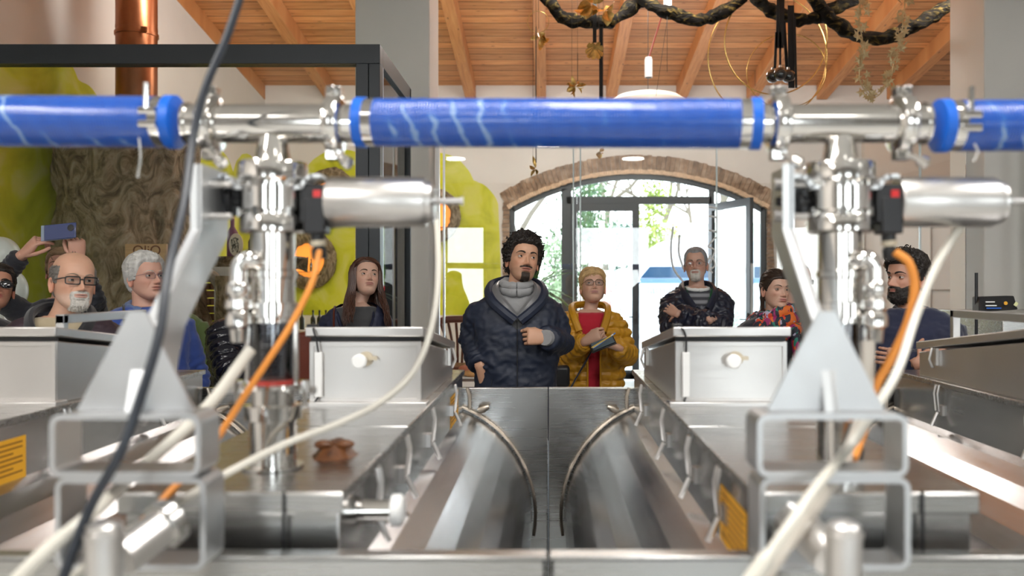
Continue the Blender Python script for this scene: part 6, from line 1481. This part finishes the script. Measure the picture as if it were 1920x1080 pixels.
for i, (dx, cl, nm) in enumerate(((0, (.8, .8, .8), 'white'), (.008, (.1, .2, .5), 'blue'), (-.008, (.8, .55, .1), 'yellow'))):
    tag(MB().tube([px(1112, 652, 4.82)+Vector((dx, 0, 0)), px(1150, 627, 4.80)+Vector((dx*1.5, 0, dx))], .004, 8).build('pencil', mat('pencil_%d' % i, cl, .5)), nm+' pencil held above the phone by the woman in mustard', 'pencil', 'pencils in her hand')
# ---------------------------------------------------------------- C: man with crossed arms
PUF = fabric('dark_navy_puffer', (.012, .014, .030), .32, var=.15, bmp=.25, bs=50); GREY_H = hair_mat('grey_hair', (.22, .22, .23), .5); WHB = (.55, .52, .48)
c = person('person', 'grey haired man in red glasses, arms crossed in a shiny navy puffer jacket', dict(
    eye=(1303, 494, 5.75), hyaw=-14, hpitch=6, hroll=-2, old=.8, skin=(.56, .33, .25), brow=(.14, .12, .10), bcol=WHB, beard=dict(amt=.75, chin_only=True, th=.35), wide=.94, bulk=1.06, jaw=1.04, gaze=(-5, 12), browr=.26, eyes=(.1, .09, .08),
    armL=dict(e=px(1258, 614, 5.70), w=px(1330, 600, 5.44), h=dict(d=(.5, .95, .35), pn=(0, 1, -.2), side=1, curls=RELAX, sc=.85)),
    armR=dict(e=px(1348, 614, 5.70), w=px(1270, 588, 5.52), h=dict(sc=.85, d=(-.55, .8, .4), pn=(0, 1, 0), side=1, curls=[(15, 20, 15)]*4, spread=.03))))
h = head_shell(c, 'hair', hairline(7.4, 4.2, -.6, -7.6, rec=1.6), lambda x, f, z: .75, GREY_H, .2, .7, 3)
strands(c, h, GREY_H, 420, 3.6, .22, lambda p: (.15*p.x, -1, .2), seed=5, lift=.2)
glasses(c, mat('red_gold_frame', (.42, .10, .06), .25, .5), 2.5, 1.9, .085, 9.75, -.3, rnd=.8)
garment(c, 'puffer_jacket', PUF, z0=.82, add=.045, quilt=.013, qp=.06, qsl=.055, fold=.012, voxel=.0075, neck_r=.10, sleeve=(.084, .078, .070, .058), cut=lambda x, y, z, r: r == 0 and y < 0 and z > 1.26 and abs(x) < (z-1.26)*.50, seed=3)
GRN = fabric('green_fleece', (.012, .10, .035), .9)
garment(c, 'green_cardigan', GRN, z0=1.0, add=.024, sleeves=False, fold=.003, neck_r=.09, cut=lambda x, y, z, r: y < 0 and z > 1.29 and abs(x) < (z-1.29)*.36)
SHM, nt, b = new_mat('grey_striped_jumper'); w_ = nd(nt, 'ShaderNodeTexWave', wave_type='BANDS', bands_direction='Z'); w_.inputs['Scale'].default_value = 7; nt.links.new(coords(nt), w_.inputs['Vector']); nt.links.new(ramp(nt, w_.outputs[0], [(.2, (.05, .05, .06)), (.8, (.25, .25, .27))]), b.inputs['Base Color']); b.inputs['Roughness'].default_value = .9
garment(c, 'striped_jumper', SHM, z0=1.0, add=.008, sleeves=False, fold=.002, neck_r=.085, ztop=1.46)
neckband(c, 'white_collar', WHITE, .012, 1.462, .076, .074, 0, .01)
for sx in (-1, 1): strip(c, 'collar', [(sx*.045, -.165, 1.33), (sx*.100, -.11, 1.42), (sx*.108, -.02, 1.465), (sx*.08, .06, 1.49), (0, .085, 1.50)], .030, PUF, .6)
for sx in (-1, 1): strip(c, 'pocket_flap', [(sx*.06, -.195, 1.27), (sx*.12, -.19, 1.285), (sx*.17, -.16, 1.27)], .012, PUF, .4)
trousers(c, DARKT)
# ---------------------------------------------------------------- D: woman with scarf
BRN = hair_mat('dark_brown_hair', (.030, .016, .010), .42)
c = person('person', 'dark haired woman in a bright patterned scarf behind the right tank hood', dict(
    eye=(1467, 543, 4.7), hyaw=15, hpitch=3, hroll=4, fem=1, skin=(.58, .35, .26), brow=(.03, .018, .012), eyes=(.05, .03, .015), gaze=(-10, 6), lips=(.50, .17, .17), hs=.94, tyaw=8, tx=.0, browr=.2, nose=.85))
h = head_shell(c, 'hair', hairline(6.2, 3.4, -.4, -7.8), lambda x, f, z: .8+.3*sstep(5, 10, z), BRN, .12, .6, 3)
strands(c, h, BRN, 520, 6.5, .24, lambda p: (.15*p.x, -1, .15 if p.z > 3 else .45), seed=8, lift=.15, jitter=.12)
m = MB(); m.sphere(c['Hh']((0, -11.0, 3.5)), .042, 16, 12); m.build('hair_bun', BRN, h); m = MB()
random.seed(4)
for k in range(60): a = R(200+random.uniform(0, 30)); m.tube([c['Hh']((-6.6+random.gauss(0, .2), -2.5+random.gauss(0, .8), 2)), c['Hh']((-7.2+random.gauss(0, .3), -2.8+random.gauss(0, .8), -5)), c['Hh']((-6.6+random.gauss(0, .5), -2.5+random.gauss(0, .8), -13))], [.003, .003, .001], 4)
m.build('loose_strands', BRN, h)
garment(c, 'dark_coat', fabric('charcoal_wool', (.012, .012, .018), .85), z0=.82, add=.03, fold=.006)
SCF, nt, b = new_mat('bright_patterned_scarf'); v = nd(nt, 'ShaderNodeTexVoronoi'); v.inputs['Scale'].default_value = 16; mpv = coords(nt, (1, 1, .45)); nzd = nd(nt, 'ShaderNodeTexNoise'); nzd.inputs['Scale'].default_value = 7; nt.links.new(mpv, nzd.inputs['Vector'])
va = nd(nt, 'ShaderNodeVectorMath', operation='ADD'); nt.links.new(mpv, va.inputs[0]); nt.links.new(nzd.outputs['Color'], va.inputs[1]); nt.links.new(va.outputs[0], v.inputs['Vector'])
sp = nd(nt, 'ShaderNodeSeparateColor'); nt.links.new(v.outputs['Color'], sp.inputs[0]); r_ = ramp(nt, sp.outputs[0], [(0, (.02, .02, .035)), (.22, (.60, .05, .02)), (.36, (.02, .03, .05)), (.48, (.65, .14, .02)), (.58, (.30, .02, .12)), (.67, (.02, .18, .13)), (.78, (.40, .36, .48)), (.88, (.02, .02, .03))]); r_.node.color_ramp.interpolation = 'CONSTANT'; nt.links.new(r_, b.inputs['Base Color']); b.inputs['Roughness'].default_value = .7
m = MB(); T_ = c['Tt']
for k, (z, rx, ry, rr_) in enumerate(((1.40, .125, .115, .05), (1.445, .105, .10, .045), (1.475, .088, .085, .035))):
    m.tube([T_((rx*math.cos(a), -.01+ry*math.sin(a), z+.028*math.sin(a+k)*1.0)) for a in (2*PI*q/30 for q in range(31))], [rr_*c['s']*(1+.18*math.sin(q*2.3+k)) for q in range(31)], 12)
m.tube(spline([T_(p) for p in ((-.06, -.15, 1.40), (-.08, -.17, 1.30), (-.09, -.17, 1.15))], 6), .055, 12, flat=.5); m.tube(spline([T_(p) for p in ((.05, -.15, 1.40), (.07, -.17, 1.28), (.06, -.17, 1.12))], 6), .05, 12, flat=.5)
o = m.build('scarf', SCF, c['root'], smooth=80)
for v_ in o.data.vertices: v_.co += Vector((0, -1, 0))*.012*noise.noise(v_.co*30)+Vector((0, 0, 1))*.008*noise.noise(v_.co*22)
trousers(c, DARKT)
# ---------------------------------------------------------------- E: man half hidden behind the right bracket
c = person('person', 'balding grey man in glasses mostly hidden between the right bracket and valve column', dict(
    eye=(1513, 528, 5.6), hyaw=38, hpitch=-4, old=.8, skin=(.60, .36, .28), brow=(.25, .22, .2), gaze=(10, -10), tyaw=20, tx=.0))
h = head_shell(c, 'hair', hairline(9.5, 6.2, .0, -7.6), lambda x, f, z: .45, hair_mat('light_grey_hair', (.42, .41, .40), .5), .2, .7, 3); strands(c, h, MATS['light_grey_hair'], 300, 3, .2, lambda p: (.1*p.x, -1, .1), seed=5, lift=.15)
glasses(c, MATS['dark_tortoise_frame'], 2.4, 1.5, .09, 9.8, -.2)
garment(c, 'grey_shirt', fabric('grey_shirt_cloth', (.10, .10, .12)), z0=.82, add=.015); trousers(c, DARKT)
# ---------------------------------------------------------------- F: bearded man in navy sweater
NSW = fabric('navy_fine_knit', (.006, .009, .034), .85, var=.1, bmp=.3, bs=300)
c = person('person', 'bearded dark haired man in a navy sweater seen in profile with crossed arms', dict(
    eye=(1678, 520, 3.95), hyaw=-62, hpitch=2, hroll=0, tyaw=-8, skin=(.46, .24, .165), brow=(.010, .007, .005), bcol=(.014, .009, .007), beard=dict(amt=.95, th=.75), browr=.36, eyes=(.03, .015, .01), gaze=(-6, 2), nose=1.15, wide=1.06, bulk=1.06, bclumps=600, tx=-.0, ty=.0,
    armL=dict(e=px(1652, 690, 3.95), w=px(1722, 680, 3.66), h=dict(d=(1, -.1, .45), pn=(0, 1, -.1), side=1, curls=[(8, 12, 8), (10, 14, 8), (12, 14, 8), (14, 16, 8)], spread=.05)),
    armR=dict(e=px(1792, 690, 3.98), w=px(1704, 672, 3.72), h=dict(d=(-1, .05, .10), pn=(0, 1, 0), side=1, curls=[(30, 40, 20)]*4))))
h = head_shell(c, 'hair', hairline(6.4, 4.0, -.8, -8.4), lambda x, f, z: 1.2+1.0*sstep(1, 9, z), HB, .28, .6, 3)
strands(c, h, HB, 520, 4.2, .34, lambda p: (.3*p.x, .5 if p.z > 6 else -.8, .4 if p.z > 6 else -.5), seed=6, lift=.4, curl=.22, jitter=.5, segs=6); curls_(c, h, HB, 130, 1.0, .28, up=.5, region=lambda x, f, z: (z > 5) & (f > 1))
garment(c, 'navy_sweater', NSW, z0=.84, add=.022, fold=.008, neck_r=.078, sleeve=(.072, .064, .056, .042), sl_end=.94); neckband(c, 'ribbed_neck', NSW, .013, 1.468, .072, .070, 0, .012)
q = c['Tt']((.055, -.151, 1.285)); m = MB(); m.box(q+Vector((0, 0, .0)), (.006, .006, .008)); m.build('white_emblem_half', WHITE, c['root']); m = MB(); m.box(q+Vector((.009, .001, -.001)), (.010, .006, .006)); m.build('red_emblem_half', mat('signal_red', (.65, .02, .02), .5), c['root'])
trousers(c, DARKT)
# ---------------------------------------------------------------- G: dark haired woman looking up
c = person('person', 'long haired brunette woman in a navy coat looking up beside the black glass frame', dict(
    eye=(692, 514, 4.9), hyaw=26, hpitch=18, hroll=4, fem=1, skin=(.60, .37, .28), brow=(.03, .016, .010), eyes=(.03, .018, .01), gaze=(10, 12), lips=(.42, .16, .14), hs=1.0, tyaw=12, browr=.30, jaw=.93, chin=.1, nose=1.0, tx=-.05, wide=.86))
LHM = hair_mat('long_brown_hair', (.060, .022, .012), .40); h = head_shell(c, 'hair', hairline(7.6, 5.2, -2.6, -8.5), lambda x, f, z: .8+.3*sstep(5, 10, z), LHM, .12, .5, 3)
def long_hair(c, h, mt, n, z1, seed, r=.42, gap=58, part=-1.5, wave=.5):
    random.seed(seed); Hh = c['Hh']; m = MB(); hsx = c['hs']; zw = c['Tt']((0, 0, 1.40))
    for k in range(n):
        az = random.uniform(gap, 360-gap); aa = R(az); lay = random.uniform(0, 1.0); pts = []; ph = random.uniform(0, 6.28); ze = z1+random.uniform(-1.5, 3); e = random.uniform(.8, 1.15)
        for q in range(13):
            z = 11.2+(ze-11.2)*(q/12)**.9; a = aa
            if z > 2: w = np.interp(z, [2, 5, 8, 10, 11.3], [9.0, 9.0, 7.9, 6.0, 2.0]); b_ = np.interp(z, [2, 5, 8, 10, 11.3], [10.6, 10.4, 9.2, 7, 3])
            else: w = np.interp(z, [-26, -18, -12, -6, 2], [12.5, 11.5, 10.2, 9.0, 9.0]); b_ = np.interp(z, [-30, -18, -12, -6, 2], [15, 10, 8.5, 9.0, 10.6])
            fr = np.interp(z, [-30, -20, -10, 2, 8, 11], [15, 11, 5.5, 6.8, 7.5, 2.2])
            x = w*math.sin(a); f = (fr if math.cos(a) > 0 else b_)*math.cos(a)-.5
            k_ = 1+.05*lay; wv = wave*sstep(2, -12, z)*math.sin(ph+q*.9); pts.append(Hh((x*k_+wv, f*k_+wv*.6, z)))
        m.tube(pts, [r*.01*e*(.5 if q == 0 else 1)*(1-.7*(q/12)**3) for q in range(13)], 5)
    return m.build('long_strands', mt, h)
long_hair(c, h, LHM, 520, -29, 3, r=.46, gap=48, wave=1.1)
strands(c, h, LHM, 260, 8, .32, lambda p: (1.1*(1 if p.x > -1.0 else -1), -.1, -.55), seed=11, lift=.3, jitter=.08, region=lambda x, f, z: z > 4)
NCO = fabric('slate_navy_coat', (.020, .024, .055), .6, var=.15, bmp=.2); garment(c, 'navy_coat', NCO, z0=.82, add=.03, fold=.008, neck_r=.085, cut=lambda x, y, z, r: r == 0 and y < 0 and z > 1.16 and abs(x) < .03+(z-1.16)*.25)
garment(c, 'grey_top', fabric('charcoal_grey_knit', (.055, .055, .058), .9), z0=.9, add=.010, sleeves=False, fold=.003, neck_r=.088, ztop=1.452)
for sx in (-1, 1): strip(c, 'lapel', [(sx*.035, -.158, 1.12), (sx*.062, -.155, 1.28), (sx*.095, -.11, 1.37), (sx*.10, -.03, 1.42)], .020, NCO, .4)
strip(c, 'leather_strap', [(-.115, -.145, 1.15), (-.125, -.125, 1.33), (-.125, -.06, 1.43), (-.12, .04, 1.44)], .016, fabric('brown_leather', (.13, .028, .014), .4), .35)
trousers(c, DARKT)
tag(MB().bb(-1.42, -1.12, 4.42, 4.75, 0, px(0, 724, 4.6).z).build('white_stool', WHITE), 'white box stool under the leather bag behind the left tank', 'stool')
t = thing('leather_bag', 'reddish brown leather bag standing by the brunette woman left of the tank hood', 'bag', px(580, 660, 4.6)); MB().bb(px(562, 0, 4.6).x, px(610, 0, 4.6).x, 4.5, 4.66, px(0, 722, 4.6).z, px(0, 622, 4.6).z).build('bag_body', MATS['brown_leather'], t, bevel=.02)
# ---------------------------------------------------------------- H: bald man with glasses and goatee
PLUM = fabric('dark_plum_jacket', (.028, .014, .022), .6, var=.15, bmp=.25)
c = person('person', 'balding man in dark rectangular glasses with white goatee and plum jacket', dict(
    eye=(151, 526, 3.42), hyaw=47, hpitch=4, hroll=3, old=.9, skin=(.56, .32, .22), brow=(.22, .18, .14), bcol=WHB, beard=dict(amt=.7, chin_only=True, th=.45), jaw=1.08, cheek=.25, browr=.2, gaze=(4, 4), nose=1.12, tyaw=22, wide=1.1, bulk=1.08, tx=-.03, hs=1.03, eyes=(.06, .04, .02), chin=-.1))
GH = hair_mat('dark_grey_side_hair', (.16, .145, .13), .6)
h = head_shell(c, 'hair', lambda x, f, z: hairline(11, 7.5, -.4, -7.8)(x, f, z)*(1-sstep(4.2, 7.0, z-.10*(-f))), lambda x, f, z: .7, GH, .2, .7, 3); strands(c, h, GH, 420, 3.2, .22, lambda p: (.1*p.x, -1, -.15), seed=5, lift=.2)
glasses(c, mat('black_acetate_frame', (.008, .007, .007), .2, coat=1), 2.55, 1.45, .25, 9.9, -.25, rnd=.35)
garment(c, 'plum_jacket', PLUM, z0=.82, add=.035, fold=.008, neck_r=.10, cut=lambda x, y, z, r: r == 0 and y < 0 and z > 1.30 and abs(x) < (z-1.30)*.45, sleeve=(.08, .072, .064, .05)); garment(c, 'beige_shirt', fabric('beige_shirt_cloth', (.40, .33, .22), .9), z0=.95, add=.006, sleeves=False, fold=.003, neck_r=.08)
for sx in (-1, 1): strip(c, 'collar', [(sx*.04, -.15, 1.34), (sx*.10, -.11, 1.42), (sx*.115, -.02, 1.48), (sx*.08, .07, 1.51), (0, .09, 1.515)], .026, fabric('black_collar', (.008, .008, .012)), .7)
strip(c, 'backpack_strap', [(.17, -.12, 1.18), (.165, -.11, 1.33), (.15, -.05, 1.425), (.15, .05, 1.43)], .022, fabric('tan_webbing', (.42, .27, .12), .8), .3)
trousers(c, DARKT)
# ---------------------------------------------------------------- I: white haired man in blue sweater
BLS = fabric('royal_blue_sweater', (.030, .070, .30), .85, var=.1, bmp=.3, bs=220); WHH = hair_mat('white_swept_hair', (.56, .55, .53), .5)
c = person('person', 'white haired man in thin glasses and blue sweater with camera strap, facing right', dict(
    eye=(290, 517, 4.2), hyaw=58, hpitch=8, hroll=0, old=.8, skin=(.60, .34, .26), brow=(.45, .42, .38), gaze=(8, 6), nose=1.2, tyaw=35, wide=1.05, bulk=1.05, browr=.22, mouth=.2, chin=-.2, cheek=.15, tx=-.0))
h = head_shell(c, 'hair', hairline(6.8, 4.4, -.6, -8.6, rec=.8), lambda x, f, z: 1.2+.8*sstep(2, 8, z), WHH, .15, .5, 3); strands(c, h, WHH, 620, 6.0, .27, lambda p: (.1*p.x, -1, .25 if p.z > 4 else -.55), seed=5, lift=.25, curl=.08, jitter=.15)
glasses(c, mat('thin_blue_frame', (.03, .05, .16), .3, .6), 2.4, 1.4, .06, 9.8, -.25)
garment(c, 'blue_sweater', BLS, z0=.84, add=.02, fold=.007, neck_r=.085); neckband(c, 'shirt_collar', fabric('blue_shirt_collar', (.10, .16, .34)), .016, 1.475, .076, .074, 0, .02, gap=40)
strip(c, 'camera_strap', [(-.05, -.16, 1.10), (-.10, -.145, 1.30), (-.105, -.07, 1.455), (-.07, .05, 1.475), (.03, .07, 1.475), (.10, -.05, 1.46), (.09, -.14, 1.32), (.05, -.165, 1.15)], .013, fabric('black_strap', (.01, .01, .01), .7), .3)
trousers(c, DARKT)
# ---------------------------------------------------------------- J: person filming with raised phone
c = person('person', 'person in dark clothes holding a blue phone overhead behind the balding man', dict(
    eye=(112, 500, 4.45), hyaw=18, hpitch=14, skin=(.56, .30, .22), brow=(.12, .08, .05), wide=.98, tyaw=10, bulk=1.0,
    armL=dict(e=px(-22, 545, 4.30), w=px(42, 478, 4.25), h=dict(d=(.75, -.05, .75), pn=(.45, .65, -.35), side=-1, curls=[(30, 30, 20), (50, 55, 25), (58, 58, 25), (62, 60, 25)], thumb=(.85, .5, -.35), sc=1.05)),
    armR=dict(e=px(172, 560, 4.35), w=px(148, 488, 4.28), h=dict(d=(-.05, -.1, 1), pn=(-.6, .6, .0), side=1, curls=[(50, 50, 30), (60, 60, 30), (65, 60, 30), (70, 60, 30)], thumb=(.8, .45, -.4), sc=1.0))))
LBR = hair_mat('light_brown_hair', (.19, .12, .065), .5); h = head_shell(c, 'hair', hairline(6.2, 3.5, -.6, -8), lambda x, f, z: 1.1, LBR, .15, .6, 3); strands(c, h, LBR, 420, 5, .27, lambda p: (1 if p.x > 0 else -1, .2, -.2), seed=5, lift=.2)
garment(c, 'black_top', fabric('black_ribbed_knit', (.010, .011, .018), .8, bmp=.5), z0=.82, add=.025, fold=.007, sl_end=.93, sleeve=(.068, .06, .052, .046)); trousers(c, DARKT)
t = thing('smartphone', 'blue smartphone held up in both hands above the balding man', 'phone', px(113, 434, 4.2)); RM = Euler((R(-8), R(-5), R(-4))).to_matrix()
MB().box(px(113, 434, 4.22), (.165, .009, .078), rot=RM).build('phone_body', mat('blue_phone_back', (.03, .05, .16), .12, coat=1), t, bevel=.004)
cc = px(113, 434, 4.22); MB().lathe(cc+RM@Vector((.058, -.004, .012)), RM@Vector((0, -1, 0)), [(0, .017), (.004, .016), (.0045, .012)], 24).build('camera_ring', mat('lens_black', (.005, .005, .008), .05, coat=1), t)
MB().box(cc+RM@Vector((-.02, .006, 0)), (.168, .006, .081), rot=RM).build('clear_case', mat('phone_case', (.35, .42, .55), .2, alpha=.6), t, bevel=.004)
# ---------------------------------------------------------------- K: woman at the far left edge
c = person('person', 'person in sunglasses cut off by the left edge of the picture', dict(eye=(-4, 532, 3.9), hyaw=40, hpitch=16, hroll=6, fem=1, skin=(.42, .20, .13), lips=(.40, .08, .08), hs=.96, wide=.9, tyaw=20, tx=-.05))
h = head_shell(c, 'hair', hairline(6.2, 3.5, -.6, -8), lambda x, f, z: 1.1, HB, .15, .6, 3); strands(c, h, HB, 200, 6, .3, lambda p: (.1*p.x, -1, -.2), seed=5)
sg = glasses(c, MATS['black_acetate_frame'], 2.6, 2.0, .12, 9.9, -.3, lens=False); m = MB()
for sx in (-1, 1): m.sphere(c['Hh']((sx*3.3, 9.5, -.3)), .026, 16, 10, sc=(1, .25, .75), rot=c['Mh'])
m.build('dark_lens', mat('lens_black', (.005, .005, .008), .05, coat=1), sg)
garment(c, 'black_coat', fabric('black_collar', (.008, .008, .012)), z0=.82, add=.02); trousers(c, DARKT)
# ---------------------------------------------------------------- L: person in glossy black puffer
c = person('person', 'person in a glossy black puffer jacket hidden behind the left valve column', dict(eye=(492, 545, 4.75), hyaw=60, skin=(.50, .3, .2), wide=1.08, bulk=1.12, tyaw=40, tx=.0, armL=dict(e=px(428, 690, 4.55), w=px(470, 740, 4.4))))
h = head_shell(c, 'hair', hairline(6.2, 3.5, -.6, -8), lambda x, f, z: .8, HB, .15, .6, 3); BPF = fabric('glossy_black_puffer', (.010, .010, .018), .22, var=.1, bmp=.2, bs=60)
garment(c, 'puffer_jacket', BPF, z0=.82, add=.03, quilt=.014, qp=.05, qsl=.052, fold=.005, sleeve=(.082, .078, .07, .06)); trousers(c, DARKT)
# ---------------------------------------------------------------- M: person in olive green jacket
c = person('person', 'person in an olive green jacket hidden behind the left bracket plate', dict(eye=(350, 545, 5.3), hyaw=40, skin=(.50, .3, .2), wide=.98, tyaw=10, tx=-.05))
h = head_shell(c, 'hair', hairline(6.2, 3.5, -.6, -8), lambda x, f, z: .8, GREY_H, .15, .6, 3); garment(c, 'olive_jacket', fabric('olive_green_cloth', (.13, .19, .055), .7), z0=.82, add=.02, fold=.009); trousers(c, DARKT)
